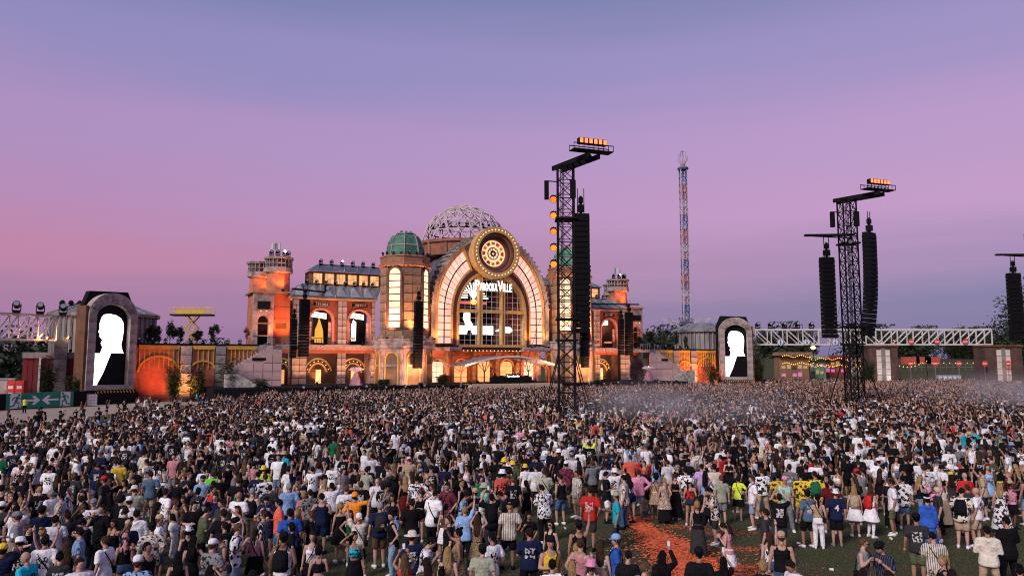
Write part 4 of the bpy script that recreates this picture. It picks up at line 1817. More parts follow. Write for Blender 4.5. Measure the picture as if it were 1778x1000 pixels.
GL.new(gi.outputs[0], iop.inputs['Points'])
GL.new(ci.outputs[0], iop.inputs['Instance'])
GL.new(named('pick', 'INT'), iop.inputs['Instance Index'])
cx = GN.new('ShaderNodeCombineXYZ')
GL.new(named('yaw', 'FLOAT'), cx.inputs['Z'])
GL.new(cx.outputs[0], iop.inputs['Rotation'])
GL.new(named('scl', 'FLOAT'), iop.inputs['Scale'])
GL.new(iop.outputs[0], go.inputs[0])
md = crowd.modifiers.new('crowd', 'NODES')
md.node_group = ng
# ------------------------------------------------------------------ small builders
SH = {}


def shared_box(w, d, h, m, name='panel'):
    k = (round(w, 3), round(d, 3), round(h, 3), m.name)
    if k not in SH:
        b = MB().box(-w / 2, w / 2, -d / 2, d / 2, -h / 2, h / 2)
        me = b.mesh(name)
        me.materials.append(m)
        SH[k] = me
    return SH[k]


def panels(name, parent, cx, cy, z0, z1, width, nx, nz, m, ang=0.0, depth=.12, gap=.11, skip=None, push=.0, rr=random.Random(4)):
    """grid of separate cladding panels on an upright face centred at (cx, cy), facing -y turned by ang"""
    w, h = width / nx, (z1 - z0) / nz
    me = shared_box(w - gap, depth, h - gap, m, name)
    ca, sa = math.cos(ang), math.sin(ang)
    for j in range(nz):
        for i in range(nx):
            a = (i + .5) * w - width / 2
            z = z0 + (j + .5) * h
            if skip and skip(a, z): continue
            o = push + rr.uniform(0, .05)
            piece(name, me, (cx + a * ca + o * sa, cy + a * sa - o * ca, z), parent, rot=(0, 0, ang))


def rod_grid(mb, x0, x1, z0, z1, nx, nz, y, r):
    for i in range(nx + 1):
        x = x0 + (x1 - x0) * i / nx
        mb.box(x - r, x + r, y - r, y + r, z0, z1)
    for j in range(nz + 1):
        z = z0 + (z1 - z0) * j / nz
        mb.box(x0, x1, y - r * .9, y + r * .9, z - r, z + r)


def arc(cx, cz, rx, rz, a0, a1, n):
    return [(cx + rx * math.cos(R(a0 + (a1 - a0) * i / n)), cz + rz * math.sin(R(a0 + (a1 - a0) * i / n))) for i in range(n + 1)]


def railing(parent, p0, p1, h=1.05, n=8, m=None, name='railing', s=1, r=.035):
    mb = MB()
    p0, p1 = Vector(p0), Vector(p1)
    up = Vector((0, 0, h))
    mb.bar(p0 + up, p1 + up, r * 2)
    mb.bar(p0 + up * .5, p1 + up * .5, r)
    for i in range(n + 1):
        q = p0.lerp(p1, i / n)
        mb.bar(q, q + up, r * 1.6)
    return mb.build(name, m or STEEL, parent, s=s)


# stage lamp: yoke, head, lens; one mesh set shared by all
LAMPM = {}


def lamp_proto(lens_mat, key):
    if key not in LAMPM:
        base = MB().box(-.22, .22, -.2, .2, 0, .14)
        base.mesh_ = base.mesh('lamp_base')
        yoke = MB().strip([(-.22, .62), (-.22, .2), (.22, .2), (.22, .62)], [(-.27, .62), (-.27, .12), (.27, .12), (.27, .62)], -.07, .07).mesh('yoke')
        head = MB().tube([(0, .22, .42), (0, .20, .46), (0, -.05, .56), (0, -.28, .64)], [.12, .2, .21, .22], 10).mesh('lamp_head')
        lens = MB().tube([(0, -.27, .637), (0, -.30, .648)], [.17, .17], 10).mesh('lens')
        for me, m_ in ((base.mesh_, BLACK), (yoke, BLACK), (head, BLACK), (lens, lens_mat)): me.materials.append(m_)
        LAMPM[key] = (base.mesh_, yoke, head, lens)
    return LAMPM[key]


LENS_OFF = mat('lens_glass', (.25, .27, .30), .12, .1, bump=0)
LENS_W = glowmat('lens_white', (1, .93, .85), 8.0)


def stage_lamp(p, rz, label, group, lit=False, scale=1.0):
    ms = lamp_proto(LENS_W if lit else LENS_OFF, lit)
    t = thing('stage_light', label, 'stage light', p, rz, group)
    t.scale = (scale,) * 3
    for nm, me in zip(('base', 'yoke', 'lamp_head', 'lens'), ms): piece(nm, me, (0, 0, 0), t)
    return t


def flood(p, target, energy, col, label, size=.25, spot=75, group='coloured uplights along the stage', housing=True):
    """uplight: black housing, glowing lens and its own light"""
    p, target = Vector(p), Vector(target)
    d = (target - p).normalized()
    t = thing('uplight', label, 'uplight', p, 0, group)
    if housing:
        MB().tube([d * -.30, d * .0], [.16, .24], 8).build('housing', BLACK, t)
        MB().tube([d * .002, d * .02], [.19, .19], 8).build('lens', glowmat('lens_' + '%d_%d' % (col[1] * 100, col[2] * 100), col, 6.0), t)
    L = bpy.data.lights.new('uplight_beam', 'SPOT')
    L.energy = energy
    L.color = col
    L.spot_size = R(spot)
    L.spot_blend = .9
    L.shadow_soft_size = size
    o = bpy.data.objects.new('beam', L)
    COL.objects.link(o)
    o.parent = t
    o.location = d * .08
    o.rotation_euler = (-d).to_track_quat('Z', 'Y').to_euler()
    return t


ORANGE = (1.0, .36, .10)
AMBER = (1.0, .52, .20)
REDO = (1.0, .22, .06)

# ------------------------------------------------------------------ central hall with the great arched window
hall = sthing('clock_hall', 'tall stage hall with great arched window and round clock under a wire dome', 'stage building', 0, 0)
ZS, ZB = 14.5, 8.6                    # spring line, foot of the arch


def arch_line(hw, ht, n=36, a0=0, a1=180):
    pts = [(hw, ZB)] if a0 == 0 else []
    pts += arc(0, ZS, hw, ht, a0, a1, n)
    if a1 == 180: pts += [(-hw, ZB)]
    return pts


b = MB()
b.strip(arch_line(11.0, 13.3), arch_line(11.75, 14.05), -.35, 2.0)
b.build('arch_rim', STONE, hall)
b = MB()
b.strip(arch_line(7.55, 8.6), arch_line(11.0, 13.3), .30, 1.6)
b.build('arch_face', JOINT, hall)
b = MB()
b.strip(arch_line(6.95, 7.6), arch_line(7.6, 8.7), -.15, 1.5)
b.build('inner_arch', MAROON, hall)
b = MB()
b.strip(arch_line(6.55, 7.15), arch_line(6.95, 7.6), -.30, 1.3)
b.box(-6.95, 6.95, -.30, 1.3, ZB - .25, ZB + .22)
b.build('window_frame', GOLD, hall)
# rim ribs, one stone each
for i in range(41):
    t = R(4 + 172 * i / 40)
    x, z = 11.85 * math.cos(t), ZS + 14.15 * math.sin(t)
    if abs(x) < 3.2: continue
    nrm = Vector((math.cos(t) / 11.85, 0, math.sin(t) / 14.15)).normalized()
    me = shared_box(.28, 2.5, .3, STONE, 'rim_stone')
    piece('rim_stone', me, (x, .8, z), hall, rot=(0, -math.atan2(nrm.z, nrm.x), 0))
# lit pane bands, each pane its own piece
def band_pt(f, s):
    """f 0..1 from inner to outer edge, s along the band from the foot"""
    hw = 7.85 + (10.55 - 7.85) * f
    ht = 9.0 + (12.8 - 9.0) * f
    L0 = ZS - ZB - .3
    if s <= L0: return hw, ZB + .3 + s
    a = (s - L0) / 12.5 * R(57)
    return hw * math.cos(a), ZS + ht * math.sin(a)


def band_s(n):
    return (ZS - ZB - .3 + 12.5) * n


for sd in (1, -1):
    rows = 15
    for c in range(2):
        f0, f1 = (.03, .47) if c == 0 else (.53, .97)
        for i in range(rows):
            s0, s1 = band_s(i / rows) + .08, band_s((i + 1) / rows) - .08
            q = [band_pt(f0, s0), band_pt(f1, s0), band_pt(f1, s1), band_pt(f0, s1)]
            MB().prism([(x, z) for x, z in q], .10, .24).build('pane', PANE, hall, s=sd)
    # glazing bars and border of the band
    n = 40
    fr = MB()
    fr.strip([band_pt(.47, band_s(i / n)) for i in range(n + 1)], [band_pt(.53, band_s(i / n)) for i in range(n + 1)], .0, .29)
    fr.build('mullion', BLACK, hall, s=sd)
    fr = MB()
    fr.strip([band_pt(-.14, band_s(i / n)) for i in range(n + 1)], [band_pt(.03, band_s(i / n)) for i in range(n + 1)], -.12, .29)
    fr.strip([band_pt(.97, band_s(i / n)) for i in range(n + 1)], [band_pt(1.14, band_s(i / n)) for i in range(n + 1)], -.12, .29)
    a, d_ = band_pt(-.14, band_s(1)), band_pt(1.14, band_s(1))
    a2, d2 = band_pt(-.14, band_s(1.025)), band_pt(1.14, band_s(1.025))
    fr.prism([a, d_, d2, a2], -.12, .29)
    fr.build('band_frame', GOLD, hall, s=sd)
    fr = MB()
    fr.strip([band_pt(-.22, band_s(i / n * 1.06)) for i in range(n + 1)], [band_pt(-.14, band_s(i / n * 1.06)) for i in range(n + 1)], -.2, .29)
    fr.strip([band_pt(1.14, band_s(i / n * 1.06)) for i in range(n + 1)], [band_pt(1.3, band_s(i / n * 1.06)) for i in range(n + 1)], -.2, .29)
    fr.build('band_border', MAROON, hall, s=sd)
for sd in (1, -1):
    for k in range(5):
        a0_, a1_ = 57.5 + k * 5.2, 57.5 + (k + 1) * 5.2 - .5
        q = [(11.0 * math.cos(R(a0_)), ZS + 13.3 * math.sin(R(a0_))), (11.0 * math.cos(R(a1_)), ZS + 13.3 * math.sin(R(a1_))), (7.9 * math.cos(R(a1_)), ZS + 9.2 * math.sin(R(a1_))), (7.9 * math.cos(R(a0_)), ZS + 9.2 * math.sin(R(a0_)))]
        MB().prism(q, .12, .29).build('spandrel_stone', STONE, hall, s=sd)
# mullions and transom of the great window
b = MB()
for x in (-2.25, 2.25):
    b.box(x - .36, x - .10, -.2, .9, ZB + .2, ZS + 6.6).box(x + .10, x + .36, -.2, .9, ZB + .2, ZS + 6.6)
    b.box(x - .1, x + .1, .1, .7, ZB + .2, ZS + 6.6)
b.build('mullion', GOLD, hall)
MB().box(-6.6, 6.6, -.1, .8, ZS - .05, ZS + .5).build('transom', GOLD, hall)
b = MB()
for i in range(-6, 7):
    x = i * 1.06 + .2
    top = ZS + 7.1 * math.sqrt(max(0, 1 - (x / 6.55) ** 2)) if abs(x) < 6.5 else ZS
    b.box(x - .03, x + .03, .4, .46, ZB + .2, top)
for j in range(1, 13):
    z = ZB + j * .98
    hw = 6.55 if z < ZS else 6.55 * math.sqrt(max(0.01, 1 - ((z - ZS) / 7.15) ** 2))
    b.box(-hw, hw, .4, .455, z - .03, z + .03)
b.build('glazing_bars', WHITEP, hall)
# inside the window: brick back wall, dark gallery, screens
MB().box(-7.4, 7.4, 6.0, 6.4, 2, 22.5).build('back_wall', REDBR, hall)
MB().box(-7.4, -6.9, 1.6, 6.0, 2, 22).box(6.9, 7.4, 1.6, 6.0, 2, 22).build('side_wall', REDBR, hall)
MB().box(-7, 7, 1.4, 6, ZB - .4, ZB + .02).build('gallery_floor', BLACK, hall)
MB().box(-6.8, 2.6, 4.5, 4.7, ZB + .6, 21.0).build('video_screen', LEDB, hall)
b = MB()
b.prism([(-6.7, 10.75), (-2.9, 10.75), (-2.7, 11.5), (-2.0, 11.6), (-1.7, 10.75), (2.5, 10.75), (2.5, 12.35), (-1.6, 12.35), (-1.8, 12.75), (-2.2, 13.3), (-2.15, 14.3), (-2.45, 14.95), (-3.0, 15.1), (-3.45, 14.6), (-3.5, 14.0), (-3.65, 13.7), (-3.4, 13.2), (-3.1, 12.5), (-3.3, 12.35), (-6.7, 12.35)], 4.36, 4.49)
b.build('screen_picture', LEDW, hall)
MB().prism([(3.0, 11.45), (4.4, 11.3), (6.0, 11.1), (6.6, 11.6), (6.2, 12.2), (5.0, 12.3), (4.0, 12.0)], 4.40, 4.49).build('beam_glow', LEDW, hall)  # glowing shape put in for the beam of a spotlight
MB().box(2.7, 6.8, 4.5, 4.8, ZB, 12.6).build('beam_backing', WOOD, hall)
# lit emblem: a fan like a balloon basket with wings
b = MB()
for i in range(7):
    a = R(90 + (i - 3) * 11)
    c0, c1 = (-3.1, 16.9), (-3.1 + 3.6 * math.cos(a), 16.9 + 3.0 * math.sin(a))
    b.bar((c0[0], 1.15, c0[1]), (c1[0], 1.15, c1[1]), .22, .12)
for k in range(4):
    b.box(-6.0 + k * .35, -4.3, 1.05, 1.2, 17.0 + k * .42, 17.22 + k * .42)
    b.box(-1.9, -.2 - k * .35, 1.05, 1.2, 17.0 + k * .42, 17.22 + k * .42)
b.build('emblem_rays', glowmat('sign_white', (1, .96, .92), 1.6), hall)
MB().box(-5.9, -.4, 1.25, 1.35, 16.0, 16.45).build('emblem_bar', glowmat('sign_red', (.9, .10, .06), .8), hall)
MB().lathe([(.2, 0), (.55, .3), (.65, .7), (.3, .9)], 10, (-3.1, 1.1, 15.9)).build('emblem_basket', glowmat('sign_amber', (1, .55, .12), 1.2), hall)
# lettering across the window
lx = -3.7
for word, sz in (('P', 2.1), ('AROOKA', 1.55), ('V', 2.1), ('ILLE', 1.55)):
    me = text_mesh(word, sz, .05, .035, 'LEFT')
    me.materials.append(MATS['sign_white'])
    o = bpy.data.objects.new('sign_lettering', me)
    COL.objects.link(o)
    o.parent = hall
    w = max(v.co.x for v in me.vertices)
    k = {'P': .95, 'AROOKA': 3.3, 'V': .95, 'ILLE': 1.75}[word] / w
    o.scale = (k * 1.06, 1.25, 1)
    o.rotation_euler = (PI / 2, 0, 0)
    o.location = (lx, -.45, 18.4)
    lx += {'P': 1.08, 'AROOKA': 3.6, 'V': 1.0, 'ILLE': 1.9}[word]
# clock
CZ = 25.1
clock = sthing('stage_clock', 'round golden clock with bulb rim over the great arched window', 'clock', 0, -1, CZ)


def ring(r0, r1, y0, y1, n=48):
    return MB().strip(arc(0, CZ, r0, r0, 0, 360, n), arc(0, CZ, r1, r1, 0, 360, n), y0, y1)


ring(3.62, 4.6, -2.0, .2).build('outer_ring', GOLD, clock)
ring(3.45, 3.62, -1.8, .2).build('gold_lip', MAROON, clock)
ring(3.12, 3.45, -1.45, .2).build('stepped_ring', mat('brown_paint', (.26, .11, .06), .5, .3), clock)
ring(2.80, 3.12, -1.05, .2).build('stepped_ring', MAROON, clock)
ring(2.40, 2.80, -.65, .2).build('stepped_ring', MATS['brown_paint'], clock)
b = MB()
b.prism(arc(0, CZ, 2.45, 2.45, 0, 360, 40)[:-1], -.35, 0)
b.build('dial', glowmat('dial_light', (1.0, .66, .36), .95, base=(.5, .42, .3), var=.35, scale=1.6), clock)
for i in range(12):
    a = R(90 - 30 * i)
    rad = Vector((math.cos(a), 0, math.sin(a)))
    tan = Vector((-math.sin(a), 0, math.cos(a)))
    q = [rad * 1.55 - tan * .30, rad * 1.55 + tan * .30, rad * 2.15 + tan * .42, rad * 2.15 - tan * .42]
    MB().prism([(p.x, CZ + p.z) for p in q], -.42, -.36).build('numeral_plate', glowmat('numeral_red', (.75, .09, .03), .55, base=(.4, .05, .03)) if i % 2 else glowmat('numeral_gold', (.95, .40, .08), .55, base=(.5, .25, .05)), clock)
    tm = text_mesh(['XII', 'I', 'II', 'III', 'IIII', 'V', 'VI', 'VII', 'VIII', 'IX', 'X', 'XI'][i], .5, .01, .01)
    tm.materials.append(BLACK)
    o = bpy.data.objects.new('numeral', tm)
    COL.objects.link(o)
    o.parent = clock
    o.location = (rad.x * 1.85 + tan.x * 0 - rad.x * .16, -.46 + 1, rad.z * 1.85 - rad.z * .16)
    o.rotation_euler = (PI / 2, 0, 0)
    o.rotation_euler = (Matrix.Rotation(-(a - PI / 2), 4, 'Y') @ Matrix.Rotation(PI / 2, 4, 'X')).to_euler()
ring(.95, 1.15, -.44, -.37, 30).build('inner_ring', GOLD, clock)
ring(.25, .55, -.5, -.37, 20).build('hub_ring', MAROON, clock)
for k in range(8):
    a = R(k * 45 + 10)
    MB().bar((.5 * math.cos(a), -.42, CZ + .5 * math.sin(a)), (.98 * math.cos(a), -.42, CZ + .98 * math.sin(a)), .12, .06).build('gear_spoke', GOLD, clock)
MB().bar((0, -.56, CZ), (-.75, -.56, CZ + .9), .14, .05).build('hour_hand', BLACK, clock)
MB().bar((0, -.62, CZ), (1.55, -.62, CZ + .45), .10, .05).build('minute_hand', BLACK, clock)
bm_ = MB().lathe([(.02, -.08), (.085, -.04), (.09, .03), (.02, .09)], 8).mesh('bulb')
bm_.materials.append(BULB)
for i in range(38):
    a = 2 * PI * i / 38
    piece('bulb', bm_, (4.1 * math.cos(a), -2.06, CZ + 4.1 * math.sin(a)), clock)
# vaulted roof behind the arch
b = MB()
b.strip(arch_line(10.7, 13.0, 24), arch_line(11.0, 13.3, 24), 2.0, 17)
b.build('vault_roof', ROOFM, hall)
for k in range(5):
    b = MB()
    b.strip(arch_line(11.02, 13.32, 24), arch_line(11.2, 13.5, 24), 3.2 + k * 2.9, 3.45 + k * 2.9)
    b.build('roof_rib', ROOFM, hall)
b = MB().prism([(11, 0), (11, ZS)] + arc(0, ZS, 10.9, 13.2, 0, 180, 20) + [(-11, ZS), (-11, 0)], 16.6, 17.0)
b.build('rear_wall', DARKBR, hall)
MB().lathe([(9.3, 25.4), (9.5, 27.6), (9.9, 27.7), (9.9, 28.2), (8.4, 28.3)], 24, (0, 12, 0)).build('dome_drum', mat('drum_copper', (.30, .11, .06), .6, .4, 1.0, grime=.5), hall)
for k in range(16):
    a = 2 * PI * k / 16
    MB().bar((9.45 * math.cos(a), 12 + 9.45 * math.sin(a), 25.6), (9.6 * math.cos(a), 12 + 9.6 * math.sin(a), 27.65), .35, .3).build('drum_pilaster', TAN, hall)
# wire dome: triangulated struts
dome = sthing('wire_dome', 'geodesic dome of bare steel struts on top of the clock hall', 'dome', 0, 12, 28.4)
DR, DH = 8.1, 7.6
lev = []
for i, el in enumerate((0, 15, 30, 46, 62, 78)):
    n = (22, 22, 20, 16, 11, 6)[i]
    lev.append([(DR * math.cos(R(el)) * math.cos(2 * PI * (j + .5 * (i % 2)) / n), 12 + DR * math.cos(R(el)) * math.sin(2 * PI * (j + .5 * (i % 2)) / n), 28.4 + DH * math.sin(R(el))) for j in range(n)])
DST = mat('dome_steel', (.58, .50, .47), .6, .2)
for i, L_ in enumerate(lev):
    b = MB()
    n = len(L_)
    for j in range(n): b.bar(L_[j], L_[(j + 1) % n], .15)
    b.build('hoop', DST, dome)
    if i + 1 < len(lev):
        M_ = lev[i + 1]
        for j in range(n):
            p = Vector(L_[j])
            near_ = sorted(M_, key=lambda q: (Vector(q) - p).length)[:2]
            bb = MB()
            for q in near_: bb.bar(p, q, .15)
            bb.build('strut', DST, dome)
MB().tube([(7.0 * math.cos(2 * PI * i / 32), 12 + 7.0 * math.sin(2 * PI * i / 32), 30.7) for i in range(33)], .14, 6).build('catwalk', BLACK, dome)
b = MB()
for k in range(12):
    a = 2 * PI * k / 12
    b.bar((7.0 * math.cos(a), 12 + 7.0 * math.sin(a), 28.4), (7.0 * math.cos(a), 12 + 7.0 * math.sin(a), 30.6), .12)
b.build('catwalk_posts', BLACK, dome)
for k in range(14):
    a = PI + PI * (k + .5) / 14 - .25
    p = S(6.9 * math.cos(a), 12 + 6.9 * math.sin(a), 30.8)
    stage_lamp(p, SA + a + PI / 2, 'small black moving light on the catwalk inside the wire dome', 'moving lights inside the wire dome', scale=1.15)
# ground floor of the hall
FZ = 2.1                              # stage floor
b = MB()
b.wall(-11.6, 11.6, FZ, 7.7, 3.0, 3.4, [(-9.2, 1.25, FZ, 4.9), (9.2, 1.25, FZ, 4.9), (-4.6, 1.3, FZ, 4.7), (0, 1.5, FZ, 4.9), (4.6, 1.3, FZ, 4.7)])
b.build('lower_wall', REDBR, hall)
for x, m_ in ((-9.2, PANE), (9.2, PANE), (-4.6, PANE_O), (0, PANE_O), (4.6, PANE_O)):
    hw = 1.2 if abs(x) > 8 else 1.25
    for i in range(2):
        for j in range(4):
            z0 = FZ + .1 + j * .93
            MB().box(x - hw + i * hw + .05, x + i * hw - .05, 3.15, 3.25, z0, z0 + .86).build('door_pane', m_, hall)
    MB().strip(arc(x, 4.9, hw, hw, 0, 180, 12), arc(x, 4.9, hw + .22, hw + .22, 0, 180, 12), 2.85, 3.0).build('door_arch', GOLD if abs(x) < 8 else STONE_L, hall)
for x in (-11.2, -7.3, -6.6, -2.4, 2.4, 6.6, 7.3, 11.2):
    MB().box(x - .35, x + .35, 2.3, 3.0, FZ, 7.7).build('pilaster', TAN if abs(x) < 7 else PINKST, hall)
    panels('pilaster_block', hall, x, 2.28, FZ, 7.6, .7, 1, 6, TAN if abs(x) < 7 else PINKST, depth=.08)
for x0, x1 in ((-11.8, -6.1), (6.1, 11.8)):
    MB().box(x0, x1, -.6, 3.4, 7.7, 8.35).build('balcony', STONE_L, hall)
    for i in range(10):
        xx = x0 + (x1 - x0) * (i + .5) / 10
        piece('carved_block', shared_box(.42, .10, .42, PINKST), (xx, -.66, 8.02), hall)
MB().box(-6.1, 6.1, .6, 3.4, 7.75, 8.3).build('gallery_edge', MAROON, hall)
for i in range(17):
    piece('edge_bulb', bm_, (-6 + i * .75, .45, 7.75), hall)
MB().box(-11.8, 11.8, 3.4, 16.6, 7.9, 8.1).build('inner_floor', BLACK, hall)

# canopy over the performers
can = sthing('stage_canopy', 'thin curved glass canopy on red steel trees over the performers', 'canopy', 1, -3, FZ)
cl = [(-8.2 + 18 * i / 24, 5.15 + 1.55 * math.sin(PI * i / 24)) for i in range(25)]
MB().strip(cl, [(x, z + .05) for x, z in cl], -6.4, 0).build('canopy_sheet', mat('canopy_glass', (.35, .28, .27), .15, .2, bump=0), can)
for k in range(5):
    y0 = -6.5 + k * 1.6
    MB().strip([(x, z - .16) for x, z in cl], [(x, z + .12) for x, z in cl], y0, y0 + .14).build('canopy_rib', WHITEP if k == 0 else STEEL, can)
for x in (-7.8, -3.4, 5.2, 9.4):
    b = MB().tube([(x, -4, FZ), (x, -4, 4.2)], .12, 6)
    for sx, sy in ((-1.1, -1), (1.1, -1), (-1.1, 1), (1.1, 1)):
        zz = 5.05 + 1.55 * math.sin(PI * min(1, max(0, (x + sx + 8.2) / 18)))
        b.bar((x, -4, 4.0), (x + sx, -4 + sy, zz), .10)
    b.build('canopy_tree', mat('red_steel', (.30, .06, .04), .5, .2), can)
# performers' desk
dj = sthing('dj_desk', 'black performers desk with white lettering under the canopy', 'desk', 1.2, -5, FZ)
MB().box(-2.6, 5.0, -5.6, -4.4, FZ + .02, FZ + 1.1).build('counter', BLACK, dj)
MB().box(-.1, 2.5, -5.72, -5.62, FZ + .9, FZ + 1.65).build('name_board', BLACK, dj)
tm = text_mesh('Parookaville', .5, .02, .01)
tm.materials.append(MATS['sign_white'])
o = bpy.data.objects.new('name_lettering', tm)
COL.objects.link(o)
o.parent = dj
o.location = (0, -.78, 1.1)
o.rotation_euler = (PI / 2, 0, 0)
for x in (-1.8, -.6, .5, 1.7, 2.9, 4.2): MB().box(x - .4, x + .4, -5.3, -4.6, FZ + 1.1, FZ + 1.26).box(x - .3, x + .3, -5.1, -4.75, FZ + 1.26, FZ + 1.36).build('mixer', BLACK, dj)
for nm, u_, pose_, c_ in (('a', -1.3, 'cheer', 'pink'), ('b', 3.2, 'point', 'black')):
    q = dict(sex='m', pose=pose_, top='tee', topc=c_, pat='plain', bot='trousers', botc='black', hair='short', hairc='black', bag=None, hat=None, hatc='black', h=1.8, skin='light', shoe='white')
    pw = S(u_, -3.9)
    q.update(x=pw.x, y=pw.y, z=FZ + (0.9 if c_ == 'pink' else 0), rz=SA + PI)
    q['label'] = 'person in a %s t-shirt cheering on stage behind the desk' % c_
    request(q)
    grow_pending()
    o = spawn(q)
    o['group'] = 'performers on stage'
    if c_ == 'pink':
        rs = sthing('riser', 'black riser box behind the performers desk', 'riser', u_, -3.9, FZ)
        MB().box(u_ - .8, u_ + .8, -4.4, -3.3, FZ, FZ + .895).build('riser_box', BLACK, rs)
        MB().box(u_ - .85, u_ + .85, -4.45, -4.41, FZ + .7, FZ + .88).build('edge_trim', STEEL, rs)

# ------------------------------------------------------------------ stage deck and its black front
deck = sthing('stage_deck', 'long black stage deck with a sand-coloured apron below the clock hall', 'stage', 0, 0)
b = MB().box(-47, 38, -8.4, 6.2, .0, FZ - .02)
b.build('platform', BLACKCL, deck)
MB().prism([(-9.2, .6), (9.6, .6), (8.6, FZ - .02), (-8.4, FZ - .02)], -9.6, -8.42).build('apron', mat('sand_boards', (.50, .40, .28), .8, .2, 1.0), deck)
MB().box(-8.4, 8.6, -8.4, -6, FZ - .016, FZ + .02).build('apron_floor', MATS['sand_boards'], deck)
for x0, x1, z in ((-24, -12, 1.3), (-36, -25, 1.5), (12, 24, 1.4), (24, 34, 1.2)):
    MB().box(x0, x1, -9.8, -8.42, 0, z).build('front_step', BLACK, deck)
barrier = sthing('crowd_barrier', 'long black crowd barrier between stage and crowd', 'barrier', 0, -12.3)
for i in range(42):
    x = -46 + i * 2.6
    if x > 60: break
    MB().box(x, x + 2.52, -12.35, -12.27, .05, 1.25).build('barrier_panel', BLACK, barrier)
lit_ = 0
for i in range(46):
    u_ = -35 + i * 1.55
    stage_lamp(S(u_, -8.9 if abs(u_) > 10 else -9.2, 1.35 if abs(u_) > 10 else .5), SA + PI * (i % 2), 'black moving light standing along the front edge of the stage', 'moving lights along the stage edge', scale=1.0 + .25 * (i % 3 == 0))

